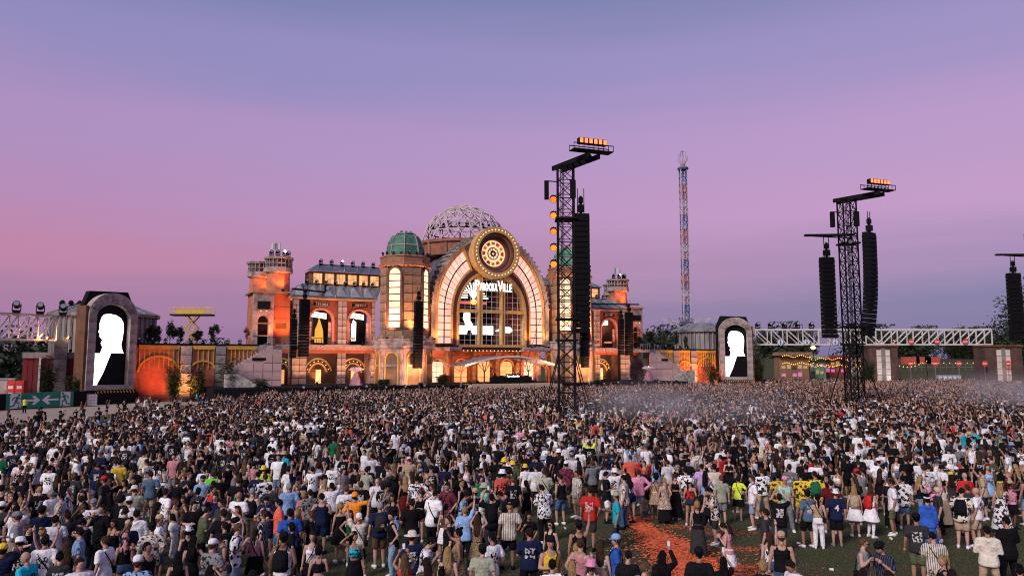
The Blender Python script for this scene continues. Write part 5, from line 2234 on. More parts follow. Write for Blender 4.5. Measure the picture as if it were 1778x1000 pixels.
# ------------------------------------------------------------------ octagonal towers with green domes
def octagon_tower(s):
    U = 16.5 * s
    lab = ('octagonal stone tower with green dome standing nearer the exit banners' if s < 0 else 'octagonal stone tower with green dome behind the lattice loudspeaker tower')
    t = sthing('octagonal_tower', lab, 'tower', U, 0, 0, 'green-domed towers beside the clock hall')
    a0 = R(22.5)

    def octo(prof, nm, m, par=t, yy=0.0):
        return MB().lathe(prof, 8, (U, yy, 0), a0).build(nm, m, par)
    octo([(4.75, 0), (4.75, 8.0)], 'base', PINKST)
    octo([(5.0, 8.0), (5.1, 8.15), (5.1, 8.5), (4.9, 8.6), (4.9, 9.2), (5.1, 9.3), (5.1, 9.5), (4.2, 9.6)], 'balcony_band', STONE_L)
    octo([(4.0, 9.6), (4.0, 21.4)], 'shaft', JOINT)
    octo([(4.25, 21.4), (4.45, 21.6), (4.45, 22.0), (4.1, 22.1), (4.15, 23.0), (4.3, 23.1), (4.2, 23.35)], 'cornice', mat('stone_russet', (.36, .16, .09), .8, .35, grime=.6))
    d = octo([(3.05, 23.35), (3.15, 23.9), (3.0, 25.0), (2.7, 26.0), (2.35, 26.7), (2.0, 27.05), (1.2, 27.2), (.05, 27.2)], 'dome', PATINA)
    # dome ribs and rings
    for k in range(8):
        a = a0 + k * PI / 4
        pr = [(3.1, 23.4), (3.2, 23.9), (3.05, 25.0), (2.75, 26.0), (2.4, 26.72), (2.05, 27.1)]
        MB().tube([(U + r * math.cos(a), r * math.sin(a), z) for r, z in pr], .09, 5).build('dome_rib', STONE_L, d)
    MB().lathe([(3.07, 25.05), (3.12, 25.15), (3.03, 25.25)], 8, (U, 0, 0), a0).build('dome_ring', STONE_L, d)
    MB().lathe([(1.7, 27.2), (1.75, 27.3), (1.7, 27.4)], 8, (U, 0, 0), a0).build('dome_crown', STONE_L, d)
    for k in range(8):
        ang = k * PI / 4                        # facing -y turned by ang
        n = Vector((math.sin(ang), -math.cos(ang)))
        ap = 4.0 * math.cos(PI / 8)
        cx, cy = U + n.x * ap, n.y * ap
        deg = round(math.degrees(ang)) % 360
        if deg in (135, 180, 225): continue
        win = deg in (45, 315)
        W = 2 * 4.0 * math.sin(PI / 8) - .04

        def inwin(a, z, W=W):
            return abs(a) < 1.2 and 10.8 < z < 21.2
        if win:
            panels('stone_block', t, cx, cy, 9.6, 11.05, W, 2, 1, TAN, ang)
            for sx in (-1, 1):
                ca, sa = math.cos(ang), math.sin(ang)
                off = sx * (W / 2 - .12)
                panels('stone_block', t, cx + off * ca, cy + off * sa, 11.05, 21.4, .24, 1, 8, TAN, ang)
            # arched lit window
            M_ = Matrix.Translation((cx, cy, 0)) @ Matrix.Rotation(ang, 4, 'Z')

            def put(mb, nm, m_, par=t):
                mb.v = [tuple(M_ @ Vector(p)) for p in mb.v]
                return mb.build(nm, m_, par)
            hw = 1.02
            zs = 20.1
            edge = [(hw, 11.25)] + arc(0, zs, hw, hw, 0, 180, 12) + [(-hw, 11.25)]
            edge2 = [(hw + .34, 11.05)] + arc(0, zs, hw + .34, hw + .34, 0, 180, 12) + [(-hw - .34, 11.05)]
            w = put(MB().strip(edge, edge2, -.28, .05).box(-hw - .24, hw + .24, -.28, .05, 10.95, 11.25), 'window', MAROON)
            rows = 8
            for j in range(rows):
                z0 = 11.3 + j * (zs - 11.3) / rows
                put(MB().box(-hw + .03, hw - .03, -.13, -.05, z0 + .09, z0 + (zs - 11.3) / rows - .09), 'pane', PANE_H, w)
            put(MB().prism([(hw - .03, zs + .05)] + arc(0, zs + .05, hw - .03, hw - .05, 0, 180, 12)[1:-1] + [(-hw + .03, zs + .05)], -.13, -.05), 'pane', PANE_H, w)
        else:
            panels('stone_block', t, cx, cy, 9.6, 21.4, W, 2, 8, TAN, ang)
        # base: arched niche with yellow border
        ap2 = 4.75 * math.cos(PI / 8)
        bx, by = U + n.x * ap2, n.y * ap2
        M2 = Matrix.Translation((bx, by, 0)) @ Matrix.Rotation(ang, 4, 'Z')

        def put2(mb, nm, m_, par=t):
            mb.v = [tuple(M2 @ Vector(p)) for p in mb.v]
            return mb.build(nm, m_, par)
        hw, zs = 1.0, 6.2
        nd = put2(MB().prism([(hw, FZ)] + arc(0, zs, hw, hw, 0, 180, 12) + [(-hw, FZ)], -.06, .02), 'niche', WOOD)
        put2(MB().strip([(hw, FZ)] + arc(0, zs, hw, hw, 0, 180, 12) + [(-hw, FZ)], [(hw + .2, FZ)] + arc(0, zs, hw + .2, hw + .2, 0, 180, 12) + [(-hw - .2, FZ)], -.26, .02), 'niche_border', YELLOW, nd)
        for j in range(7):
            z0 = FZ + .1 + j * .62
            if z0 + .56 < zs: put2(MB().box(-hw + .04, hw - .04, -.11, -.065, z0, z0 + .56), 'board', WOOD, nd)
        put2(MB().box(-hw, hw, -.2, -.12, 5.0, 5.4), 'niche_sill', STONE_L, nd)
        for sx in (-1, 1):
            for q in range(2):
                put2(MB().box(sx * (1.30 + q * .26) - .09, sx * (1.30 + q * .26) + .09, -.12, .02, FZ, 7.9), 'fluting', PINKST)
    # balcony posts
    for k in range(16):
        a = 2 * PI * k / 16
        piece('parapet_block', shared_box(.35, .35, .5, STONE_L), (U + 4.85 * math.cos(a), 4.85 * math.sin(a), 9.72), t)
    for k in range(10):
        a = R(180 + 20 * k) if s < 0 else R(170 + 20 * k)
        p = S(U + 3.9 * math.cos(a), 3.9 * math.sin(a), 23.38)
        stage_lamp(p, SA + a + PI / 2, 'small black light round the foot of the green dome ' + ('nearer the exit banners' if s < 0 else 'behind the lattice tower'), 'lights round the dome foot ' + ('a' if s < 0 else 'b'), scale=.75)
    for k in range(3):
        stage_lamp(S(U - .8 + k * .8, -.3, 27.2), SA, 'small black light on top of the green dome ' + ('nearer the exit banners' if s < 0 else 'behind the lattice tower'), 'lights on the dome tops ' + ('a' if s < 0 else 'b'), scale=.8)


for s in (-1, 1): octagon_tower(s)

# ------------------------------------------------------------------ wings with two arches each
def near_word(s):
    return 'nearer the exit banners' if s < 0 else 'nearer the sign bridge'


def wing(s):
    t = sthing('stage_wing', 'two-storey stage wing with two tall arches and grey metal roof ' + near_word(s), 'stage building', 27 * s, 5, 0, 'wings of the stage building')
    V = 5.0
    B_ = lambda mb, nm, m_, par=t: mb.build(nm, m_, par, s=s)
    w = MB().wall(20.3, 33.8, 8.6, 16.0, V, V + .5, [(22.7, 1.85, 8.6, 12.5), (29.2, 1.85, 8.6, 12.5)])
    B_(w, 'upper_wall', REDBR)
    for x in (22.7, 29.2):
        B_(MB().strip([(x + 1.85, 8.6)] + arc(x, 12.5, 1.85, 1.85, 0, 180, 14) + [(x - 1.85, 8.6)], [(x + 2.2, 8.6)] + arc(x, 12.5, 2.2, 2.2, 0, 180, 14) + [(x - 2.2, 8.6)], V - .22, V), 'arch_border', mat('salmon_paint', (.50, .17, .11), .7, .3))
        for sx in (-1, 1):
            for j in range(4):
                piece('quoin', shared_box(.42, .25, .85, PINKST), (s * (x + sx * 1.62), V + .65, 9.1 + j * .95), t)
        B_(MB().box(x - 1.3, x + 1.3, V - .25, V - .02, 14.95, 15.65), 'plaque', BLACK)
        for z in (14.98, 15.6): B_(MB().box(x - 1.25, x + 1.25, V - .29, V - .252, z - .03, z + .03), 'plaque_border', STONE_L)
        for k, wd in enumerate((.22, .18, .25, .15, .2, .24, .12)):
            xx = x - .95 + k * .3
            B_(MB().box(xx - wd / 2, xx + wd / 2, V - .285, V - .252, 15.15, 15.45), 'plaque_letter', STONE_L)
        railing(t, (x - 1.85, V + .2, 8.62), (x + 1.85, V + .2, 8.62), 1.1, 9, BLACK, s=s)
        # what stands behind the arch
        B_(MB().box(x - 1.9, x + .5, V + 3.0, V + 3.2, 8.6, 14.6), 'video_screen', LEDB)
        if x > 25:
            B_(MB().prism([(x - 1.2, 9.0), (x + .3, 9.0), (x + .25, 11.2), (x - .1, 12.0), (x - .4, 13.2), (x - .75, 12.2), (x - 1.1, 11)], V + 2.85, V + 2.95), 'screen_picture', glowmat('led_amber', (1.0, .40, .05), .8, base=(.02, .02, .02), var=.3))
        else:
            B_(MB().prism([(x - .3, 9.4), (x + .5, 9.4), (x + .55, 12.0), (x + .2, 13.0), (x - .3, 12.6)], V + 2.85, V + 2.95), 'screen_picture', MATS['led_white'])
        for k in range(3):
            B_(MB().bar((x - 1.5, V + 2.4, 13.1 + k * .35), (x + 1.5, V + 2.4, 13.5 + k * .35), .12, .2), 'ceiling_light', glowmat('tube_white', (1, .95, .9), 2.2))
        B_(MB().lathe([(.75, 0), (.85, .15), (.7, .3)], 12, (x + .9, V + 1.6, 9.6)), 'gallery_lamp', PANE_O)
    B_(MB().box(20.3, 33.8, V + 3.6, V + 3.9, 8.6, 16), 'gallery_back', DARKBR)
    # pillars, block by block
    for x0, x1, m_ in ((31.5, 33.9, STONE_L), (25.05, 26.55, STONE_L), (20.1, 20.75, PINKST)):
        B_(MB().box(x0 + .05, x1 - .05, V - .55, V + .3, FZ, 16.0), 'pillar', JOINT)
        nx = 2 if x1 - x0 > 1.2 else 1
        panels('pillar_block', t, s * (x0 + x1) / 2, V - .58, FZ, 16.0, x1 - x0, nx, 13, m_, depth=.14)
    # cornice, balcony
    B_(MB().box(19.8, 34.4, V - .9, V + .6, 16.0, 16.25).box(19.9, 34.3, V - .7, V + .6, 16.25, 16.5), 'cornice', mat('cornice_gold', (.45, .29, .15), .7, .3, grime=.5))
    B_(MB().box(20, 36.2, V - 1.2, V + .4, 7.75, 8.58), 'balcony', STONE_L)
    for i in range(22):
        piece('carved_block', shared_box(.5, .12, .5, PINKST), (s * (20.5 + i * .72), V - 1.25, 8.15), t)
    B_(MB().box(20, 36, V - 1.0, V + .3, 7.2, 7.75), 'lintel', mat('orange_red_paint', (.42, .09, .04), .65, .3))
    # ground floor
    B_(MB().box(20.3, 36, V + 2.6, V + 2.9, FZ, 7.8), 'lower_back_wall', mat('dark_mural', (.09, .05, .04), .8, .5, .7))
    for x0, x1 in ((31.5, 33.9), (20.1, 21.0)):
        B_(MB().box(x0 + .1, x1 - .1, V - .5, V + 2.6, FZ, 7.2), 'pier', PINKST)
    for x in (22.9, 28.9, 34.9):
        for k in range(2):
            B_(MB().strip(arc(x, 3.2, 1.5 + k * .8, 2.2 + k * .8, 20, 160, 12), arc(x, 3.2, 1.75 + k * .8, 2.45 + k * .8, 20, 160, 12), V + 2.4, V + 2.58), 'mural_arc', mat('mural_gold', (.62, .40, .14), .6, .3))
        for k in range(7):
            a = R(30 + 20 * k)
            piece('mural_bulb', bm_, (s * (x + 2.0 * math.cos(a)), V + 2.3, 3.2 + 2.7 * math.sin(a)), t)
        B_(MB().box(x - .5, x + .35, V + 2.3, V + 2.5, FZ + .1, FZ + 2.4), 'lit_door', PANE_O)
    # roof: sloping metal with seams, row of lit windows above, upper roof
    prof = [(V - .8, 16.5), (V + 4.2, 19.0)]
    vs = [(19.9, prof[0][0], 16.5), (34.3, prof[0][0], 16.5), (31.5, prof[1][0], 19.0), (17.5, prof[1][0], 19.0), (34.3, 15, 16.5), (31.5, 13, 19.0), (17.5, 15, 16.5), (17.5, 13, 19)]
    r = B_(MB().add(vs, [(0, 1, 2, 3), (1, 4, 5, 2), (3, 2, 5, 7)]), 'roof', ROOFM)
    for i in range(7):
        x0 = 20.2 + i * 2.3
        a, b_ = Vector((x0, V - .78, 16.53)), Vector((x0 - 1.0 if x0 < 32 else 31.5, V + 4.2, 19.03))
        B_(MB().bar(a, b_, .16, .14), 'roof_seam', STEEL, r)
        if i < 6:
            c = Vector((x0 + 2.3, V - .78, 16.53))
            B_(MB().bar(b_, c, .10, .10), 'roof_brace', ROOFM, r)
            mid = a.lerp(c, .5)
            top = a.lerp(b_, .62).lerp(c.lerp(b_ + Vector((2.3, 0, 0)), .62), .5)
            B_(MB().add([a + Vector((.25, -.02, .06)), c + Vector((-.25, -.02, .06)), top + Vector((0, -.05, .42))], [(0, 1, 2)]).add([c + Vector((-.25, -.02, .06)), top + Vector((.4, .6, .3)), top + Vector((0, -.05, .42))], [(0, 1, 2)]).add([a + Vector((.25, -.02, .06)), top + Vector((0, -.05, .42)), top + Vector((-.4, .6, .3))], [(0, 1, 2)]), 'roof_facet', mat('roof_facet', (.34, .34, .36), .4, .25, metal=.2), r)
    B_(MB().box(17.0, 30.2, V + 4.4, 13, 18.6, 21.3), 'upper_storey', mat('orange_brown_paint', (.38, .15, .07), .7, .35))
    for i in range(6):
        x0 = 18.0 + i * 2.02
        f = B_(MB().strip([(x0, 19.2), (x0 + 1.55, 19.2), (x0 + 1.55, 21.0), (x0, 21.0)], [(x0 - .12, 19.08), (x0 + 1.67, 19.08), (x0 + 1.67, 21.12), (x0 - .12, 21.12)], V + 4.25, V + 4.42, close=True), 'window', WOOD)
        for a in range(3):
            for c in range(2):
                B_(MB().box(x0 + .03 + a * .51, x0 + .48 + a * .51, V + 4.32, V + 4.39, 19.23 + c * .88, 20.06 + c * .88), 'pane', PANE_O, f)
    vs = [(16.5, V + 4.0, 21.3), (30.7, V + 4.0, 21.3), (28.2, V + 6.5, 22.9), (16.5, V + 6.5, 22.9), (30.7, 14, 21.3), (28.2, 12, 22.9)]
    r2_ = B_(MB().add(vs, [(0, 1, 2, 3), (1, 4, 5, 2)]), 'upper_roof', ROOFM)
    for i in range(6):
        x0 = 17.5 + i * 2.3
        B_(MB().bar((x0, V + 4.0, 21.33), (x0 - .9, V + 6.5, 22.93), .13, .12), 'roof_seam', STEEL, r2_)
    for i in range(8):
        stage_lamp(S(s * (19.2 + i * 1.65), V + 4.0, 18.9), SA, 'black moving light on the lower roof edge of the wing ' + near_word(s), 'lights on the lower wing roof ' + ('a' if s < 0 else 'b'), lit=False, scale=1.1)
    for i in range(6):
        stage_lamp(S(s * (18.5 + i * 1.9), V + 6.0, 22.7), SA, 'black moving light on the upper roof ridge of the wing ' + near_word(s), 'lights on the upper wing roof ' + ('a' if s < 0 else 'b'), lit=(i == 3 and s < 0), scale=1.2)


for s in (-1, 1): wing(s)

# glowing flower lamp and small props on the left wing stage
for u_, s in ((-25.2, -1), (33.5, 1)):
    t = sthing('flower_lamp', 'glowing pink flower-shaped lamp sculpture on the stage ' + near_word(s), 'sculpture', u_, -2, FZ, 'glowing flower lamps on stage')
    t.scale = (.8, .8, .85)
    MB().lathe([(1.3, FZ), (.9, FZ + 1.2), (.25, FZ + 2.4)], 12, (u_, -2, 0)).build('flower_skirt', mat('pink_cloth', (.26, .13, .20), .8, .4), t)
    b = MB()
    for k in range(10):
        a = 2 * PI * k / 10
        b.tube([(u_, -2, FZ + 2.4), (u_ + .9 * math.cos(a), -2 + .9 * math.sin(a), FZ + 3.1), (u_ + 1.5 * math.cos(a), -2 + 1.5 * math.sin(a), FZ + 2.8)], [.1, .3, .08], 6)
    b.build('petals', glowmat('pink_glow', (.50, .24, .42), .35), t)
    MB().lathe([(.05, 0), (.35, .2), (.35, .5), (.05, .7)], 10, (u_, -2, FZ + 2.6)).build('flower_heart', glowmat('pink_white_glow', (1, .8, 1), 3.0), t)

# ------------------------------------------------------------------ corner bastions with two lantern turrets
FLAGW = mat('flag_white', (.6, .58, .58), .8, .2)


def bastion(s):
    t = sthing('lantern_bastion', 'orange corner bastion with two grey lantern turrets ' + near_word(s), 'tower', 36.5 * s, 10, 0, 'corner bastions of the stage')
    B_ = lambda mb, nm, m_, par=t: mb.build(nm, m_, par, s=s)
    ORP = mat('orange_plaster', (.50, .17, .08), .8, .35, .8, grime=.55)
    B_(MB().wall(33.6, 36.4, 0, 17.0, 8.0, 8.4, []).box(33.6, 39.4, 8.4, 14.5, 0, 17.0), 'body', ORP)
    panels('plaster_slab', t, s * 35.0, 7.98, FZ, 17.0, 2.8, 1, 7, ORP, depth=.12)
    # arched gateway on the outer part
    B_(MB().wall(36.4, 39.6, 0, 17.0, 7.2, 8.2, [(38.0, .85, 8.5, 12.4)]), 'gate_wall', STONE_L)
    B_(MB().box(37.1, 38.9, 8.22, 8.4, 8.5, 13.4), 'gate_dark', BLACK)
    for z in (10.0, 12.0, 14.2, 15.6):
        piece('wall_band', shared_box(3.3, .1, .14, STONE), (s * 38.0, 7.14, z), t)
    B_(MB().box(37.0, 39.0, 7.0, 7.18, 14.4, 15.6), 'dark_panel', BLACK)
    for x in (37.6, 38.5): piece('gate_lamp', bm_, (s * x, 6.9, 14.0), t)
    B_(MB().box(33.3, 39.9, 6.9, 14.8, 17.0, 17.35), 'ledge', mat('cornice_gold', (.45, .29, .15)))
    B_(MB().box(34.2, 35.9, 7.8, 7.9, 11.2, 12.1), 'plaque', RUST)
    for (x, y, z1) in ((35.3, 10.0, 20.5), (37.4, 14.2, 20.0)):
        B_(MB().lathe([(1.95, 17.3), (1.85, z1)], 10, (x, y, 0)), 'turret', ORP)
        B_(MB().lathe([(1.9, z1), (2.35, z1 + .25), (2.35, z1 + 1.0), (2.2, z1 + 1.05)], 10, (x, y, 0)), 'lantern_base', STONE_L)
        B_(MB().lathe([(2.0, z1 + 1.0), (2.05, z1 + 2.4)], 10, (x, y, 0)), 'lantern_glass', mat('dark_glass', (.10, .09, .09), .2, .2, bump=0))
        for k in range(20):
            a = 2 * PI * k / 20
            piece('glazing_post', shared_box(.12, .12, 1.4, STONE_L), (s * (x + 2.15 * math.cos(a)), y + 2.15 * math.sin(a), z1 + 1.72), t)
        B_(MB().lathe([(2.18, z1 + 1.62), (2.22, z1 + 1.68), (2.18, z1 + 1.74)], 20, (x, y, 0)), 'glazing_rail', STONE_L)
        B_(MB().lathe([(2.45, z1 + 2.4), (2.5, z1 + 2.7), (2.3, z1 + 2.8), (.3, z1 + 2.9)], 10, (x, y, 0)), 'lantern_roof', STONE)
    zt = 23.4
    fl = sthing('flag', 'small flag on a pole on top of the bastion ' + near_word(s), 'flag', 35.0 * s, 10.6, zt, 'flags on the bastions')
    MB().tube([(35.0, 10.6, zt), (35.0, 10.6, zt + 2.6)], .05, 5).build('pole', STEEL, fl, s=s)
    b = MB()
    for i in range(5):
        x0 = 35.05 + i * .3
        b.add([(x0, 10.6 + .12 * math.sin(i * 1.3), zt + 2.5), (x0 + .3, 10.6 + .12 * math.sin((i + 1) * 1.3), zt + 2.4 - i * .06), (x0 + .3, 10.6 + .12 * math.sin((i + 1) * 1.3), zt + 1.3), (x0, 10.6 + .12 * math.sin(i * 1.3), zt + 1.35)], [(0, 1, 2, 3)])
    b.build('cloth', FLAGW, fl, s=s)
    for i in range(4):
        a = R(200 + 45 * i)
        stage_lamp(S(s * (35.3 + 1.5 * math.cos(a)), 10 + 1.5 * math.sin(a), 23.35), SA, 'black light on the turret roof of the bastion ' + near_word(s), 'lights on the turret roofs ' + ('a' if s < 0 else 'b'), lit=(i == 1), scale=1.3)
    # outside stair with white side wall
    st = sthing('outside_stair', 'pale outside stair with steel railings beside the bastion ' + near_word(s), 'stair', 40 * s, 1, 0, 'outside stairs of the stage')
    S_ = lambda mb, nm, m_, par=st: mb.build(nm, m_, par, s=s)
    S_(MB().prism([(36.2, 1.6), (36.2, 8.3), (37.4, 8.3), (44.6, 4.1), (44.6, 1.6)], .6, 1.0), 'side_wall', mat('pale_pink_plaster', (.62, .42, .38), .8, .25, grime=.35))
    panels('plaster_panel', st, s * 40.4, .58, 1.7, 8.2, 8.4, 6, 5, MATS['pale_pink_plaster'], depth=.08, skip=lambda a_, z_: z_ + .7 > 8.3 - max(0, s * a_ + 40.4 - 36.8) * .583)
    for i in range(16):
        x = 37.4 + i * .45
        S_(MB().box(x, x + .46, 1.0, 3.4, 1.6, 8.2 - i * .262), 'step', STONE_L)
    S_(MB().prism([(37.0, .3), (44.9, .3), (44.9, 4.0), (43.0, 4.0), (37.0, .5)], -2.6, -2.2), 'lower_side_wall', mat('pale_graffiti', (.58, .55, .46), .8, .5, 2.5, grime=.9))
    for i in range(14):
        x = 44.0 - i * .48
        S_(MB().box(x - .48, x, -2.2, .55, .3, 3.9 - i * .25), 'step', STONE_L)
    railing(st, (37.4, .75, 8.3), (44.6, .75, 4.1), 1.05, 10, STEEL, s=s)
    railing(st, (43.6, -2.4, 4.0), (37.4, -2.4, .75), 1.05, 9, STEEL, s=s)
    railing(st, (36.2, .8, 8.3), (33.9, .8, 8.3), 1.1, 4, STEEL, s=s)
    S_(MB().box(33.4, 37.6, .6, 5, 7.7, 8.28), 'landing', STONE_L)
    S_(MB().box(38.6, 40.6, .5, .58, 6.0, 6.4), 'name_plate', BLACK)


for s in (-1, 1): bastion(s)

# ------------------------------------------------------------------ low perimeter wall with yellow trim
def low_wall(s):
    t = sthing('perimeter_wall', 'orange brick wall with yellow beams and arches ' + near_word(s), 'wall', 47 * s, 3.2, 0, 'perimeter walls of the stage')
    B_ = lambda mb, nm, m_, par=t: mb.build(nm, m_, par, s=s)
    V = 3.2
    B_(MB().box(39.4, 56.6, V, V + 1.2, 0, 7.9), 'brick_wall', ORBR)
    B_(MB().box(39.2, 56.8, V - .3, V + 2.2, 8.25, 8.5), 'coping', BLACK)
    for x0, x1 in ((39.6, 44.0), (45.7, 48.8), (50.6, 56.0)):
        B_(MB().box(x0, x1, V - .3, V - .02, 7.65, 8.22), 'yellow_beam', YELLOW)
        B_(MB().box(x0, x1, V - .06, V - .015, 5.0, 7.65), 'plank_field', mat('orange_planks', (.42, .17, .08), .8, .4, streak=True))
        n = max(3, int((x1 - x0) / .62))
        for i in range(n + 1):
            x = x0 + .1 + (x1 - x0 - .2) * i / n
            piece('yellow_post', shared_box(.12, .16, 2.9, YELLOW), (s * x, V - .16, 6.2), t)
    for x, hw in ((53.3, 2.55), (47.3, 1.75)):
        B_(MB().strip(arc(x, 4.3, hw, hw * .85, 0, 180, 18), arc(x, 4.3, hw + .25, hw * .85 + .25, 0, 180, 18), V - .35, V - .02), 'yellow_arch', YELLOW)
        B_(MB().prism([(x + hw, .4)] + arc(x, 4.3, hw, hw * .85, 0, 180, 18) + [(x - hw, .4)], V - .09, V - .062), 'blind_arch', brickmat('brick_arch', (.40, .10, .055), (.46, .13, .07), (.25, .09, .06), .8, .34))
    for x0, x1, m_ in ((48.9, 50.5, STONE_L), (44.1, 45.6, STONE)):
        B_(MB().box(x0, x1, V - .4, V, 0, 8.2), 'pier', JOINT)
        panels('pier_block', t, s * (x0 + x1) / 2, V - .42, 0, 8.2, x1 - x0, 1, 6, m_, depth=.1)


for s in (-1, 1): low_wall(s)

# ------------------------------------------------------------------ tall arched video screens and the silos beside them
SIL = [(57.35, 7.0), (57.6, 7.8), (57.35, 8.35), (57.55, 8.8), (57.1, 9.3), (57.2, 9.55), (56.95, 9.9), (57.1, 10.3), (57.05, 11.0), (57.3, 11.9), (57.6, 12.3), (58.3, 12.45), (59.2, 12.3), (59.9, 11.9), (60.25, 11.3),
       (60.35, 10.4), (60.3, 9.6), (60.25, 9.0), (60.1, 8.2), (60.3, 7.4), (60.5, 7.0)]


def screen_tower(s):
    lab = 'tall arched video screen showing a white silhouette, stone frame, ' + ('beside the exit banners' if s < 0 else 'beside the sign bridge')
    t = sthing('screen_tower', lab, 'video screen', 59.1 * s, 0, 0, 'arched video screens at both stage ends')
    t.rotation_euler = (0, 0, SA - s * R(30))         # turned in towards the audience
    t.scale = (1.133, 1.0, 1)
    t.location = S(-60.0 if s < 0 else 58.8, 0)
    B_ = lambda mb, nm, m_, par=t: mb.build(nm, m_, par, s=s)
    cx, hw = 59.1, 3.0
    zs, zi = 12.2, 11.6

    def arch(h, zb, zsp, rz):
        return [(cx + h, zb)] + arc(cx, zsp, h, rz, 0, 180, 22) + [(cx - h, zb)]
    B_(MB().strip(arch(2.15, 2.6, zi, 2.1), arch(3.0, 2.0, 12.2, 3.1), -1.1, .3), 'stone_frame', STONE_L)
    B_(MB().box(cx - 3.0, cx + 3.0, -1.15, .3, 1.95, 2.6), 'sill', STONE_L)
    # stones of the frame
    for k in range(7):
        for sx in (-1, 1):
            piece('frame_stone', shared_box(.92, .1, 1.36, STONE_L), (s * (cx + sx * 2.58), -1.17, 2.75 + .7 + k * 1.4 - .05), t)
    for k in range(11):
        a = R(8 + 164 * (k + .5) / 11)
        q = []
        for r_, dd in ((.0, -6.6), (1.0, -6.6), (1.0, 6.6), (.0, 6.6)):
            aa = a + R(dd)
            q.append((cx + (2.2 + .78 * r_) * math.cos(aa), (zi + .25) + (2.25 + .9 * r_) * math.sin(aa)))
        B_(MB().prism(q, -1.2, -1.11), 'frame_stone', STONE_L)
    B_(MB().prism([(cx + 2.2, 2.6)] + arc(cx, zi, 2.2, 2.15, 0, 180, 22) + [(cx - 2.2, 2.6)], -.32, -.25), 'screen', LEDB)
    # silhouette of a head and shoulder in white; the same film runs on both screens, so it is not mirrored
    c0 = -59.1 if s < 0 else 59.1
    # on screen the face looks left
    pic = [(c0 + (x - 59.1) * .93 + .55, z) for x, z in SIL]
    low = [(c0 - 2.1, 6.95), (c0 + .25, 6.95), (c0 - .55, 4.4), (c0 - 1.3, 2.65), (c0 - 2.1, 2.65)]
    MB().prism(pic, -.36, -.33).build('screen_picture', LEDW, t)
    MB().prism(low, -.36, -.33).build('screen_picture', LEDW, t)
    B_(MB().prism([(cx - 3.3, 0), (cx + 3.3, 0), (cx + 3.3, 12.6), (cx + 2.4, 15.5), (cx - 2.4, 15.7), (cx - 3.3, 13.5)], .32, 1.3), 'casing', BLACKCL)
    B_(MB().box(cx - 3.4, cx + 3.1, -1.6, .3, 0, 1.5), 'plinth', BLACKCL)
    B_(MB().box(cx - 3.1, cx + 3.0, -1.5, .3, 1.5, 1.9), 'hazard_board', BLACK)
    for i in range(15):
        x = cx - 2.9 + i * .4
        B_(MB().prism([(x, 1.55), (x + .16, 1.55), (x + .32, 1.85), (x + .16, 1.85)], -1.54, -1.505), 'hazard_stripe', YELLOW)
    B_(MB().box(cx + 3.02, cx + 3.32, -.9, 1.4, 0, 13.4), 'side_wall', RUST)
    # silo: grey corrugated drum on a red timber base
    g = sthing('corrugated_silo', 'grey corrugated silo with conical tin roof on red base ' + near_word(s), 'silo', 60.5 * s, 10, 0, 'silos beside the screens')
    G_ = lambda mb, nm, m_, par=g: mb.build(nm, m_, par, s=s)
    SX, SY, SR = 60.6, 11.0, 6.9
    G_(MB().lathe([(SR, 7.1), (SR, 12.5)], 40, (SX, SY, 0)), 'drum', CORR)
    for k in range(44):
        a = 2 * PI * k / 44 + PI / 44
        if math.sin(a) > .35: continue
        G_(MB().tube([(SX + (SR + .02) * math.cos(a), SY + (SR + .02) * math.sin(a), 7.1), (SX + (SR + .02) * math.cos(a), SY + (SR + .02) * math.sin(a), 12.5)], .24, 6), 'corrugation', CORR)
    G_(MB().lathe([(SR + .7, 12.4), (SR + .75, 12.85), (SR - 3.2, 14.5), (1.2, 14.7)], 16, (SX, SY, 0)), 'tin_roof', CORR)
    for k in range(16):
        a = 2 * PI * k / 16
        G_(MB().bar((SX + (SR + .7) * math.cos(a), SY + (SR + .7) * math.sin(a), 12.88), (SX + (SR - 3.2) * math.cos(a), SY + (SR - 3.2) * math.sin(a), 14.55), .14), 'roof_seam', CORR)
    G_(MB().box(52.6, 70.2, 3.4, 14, 6.3, 7.1), 'concrete_band', STONE_L)
    G_(MB().box(52.8, 70.0, 3.7, 14, 0, 6.3), 'red_base', REDP)
    for i in range(28):
        x = 53.1 + i * .62
        piece('red_plank', shared_box(.56, .08, 6.2, REDP), (s * x, 3.64, 3.15), g)
    G_(MB().box(68.0, 68.25, 3.3, 3.55, 0, 6.3), 'white_post', WHITEP)
    G_(MB().box(64.9, 66.5, 2.9, 3.6, 0, 9.2), 'stone_pier', STONE)
    panels('pier_block', g, s * 65.7, 2.88, 0, 9.2, 1.6, 1, 6, STONE, depth=.1)
    for i in range(3):
        stage_lamp(S(s * (64.0 + i * 1.1), 9.0, 13.6), SA + PI, 'black moving light on the tin roof of the silo ' + near_word(s), 'lights on the silo roofs ' + ('a' if s < 0 else 'b'), scale=1.5)


for s in (-1, 1): screen_tower(s)

# ------------------------------------------------------------------ truss bridges
TRW = mat('truss_white', (.62, .58, .54), .5, .15, bump=.03)


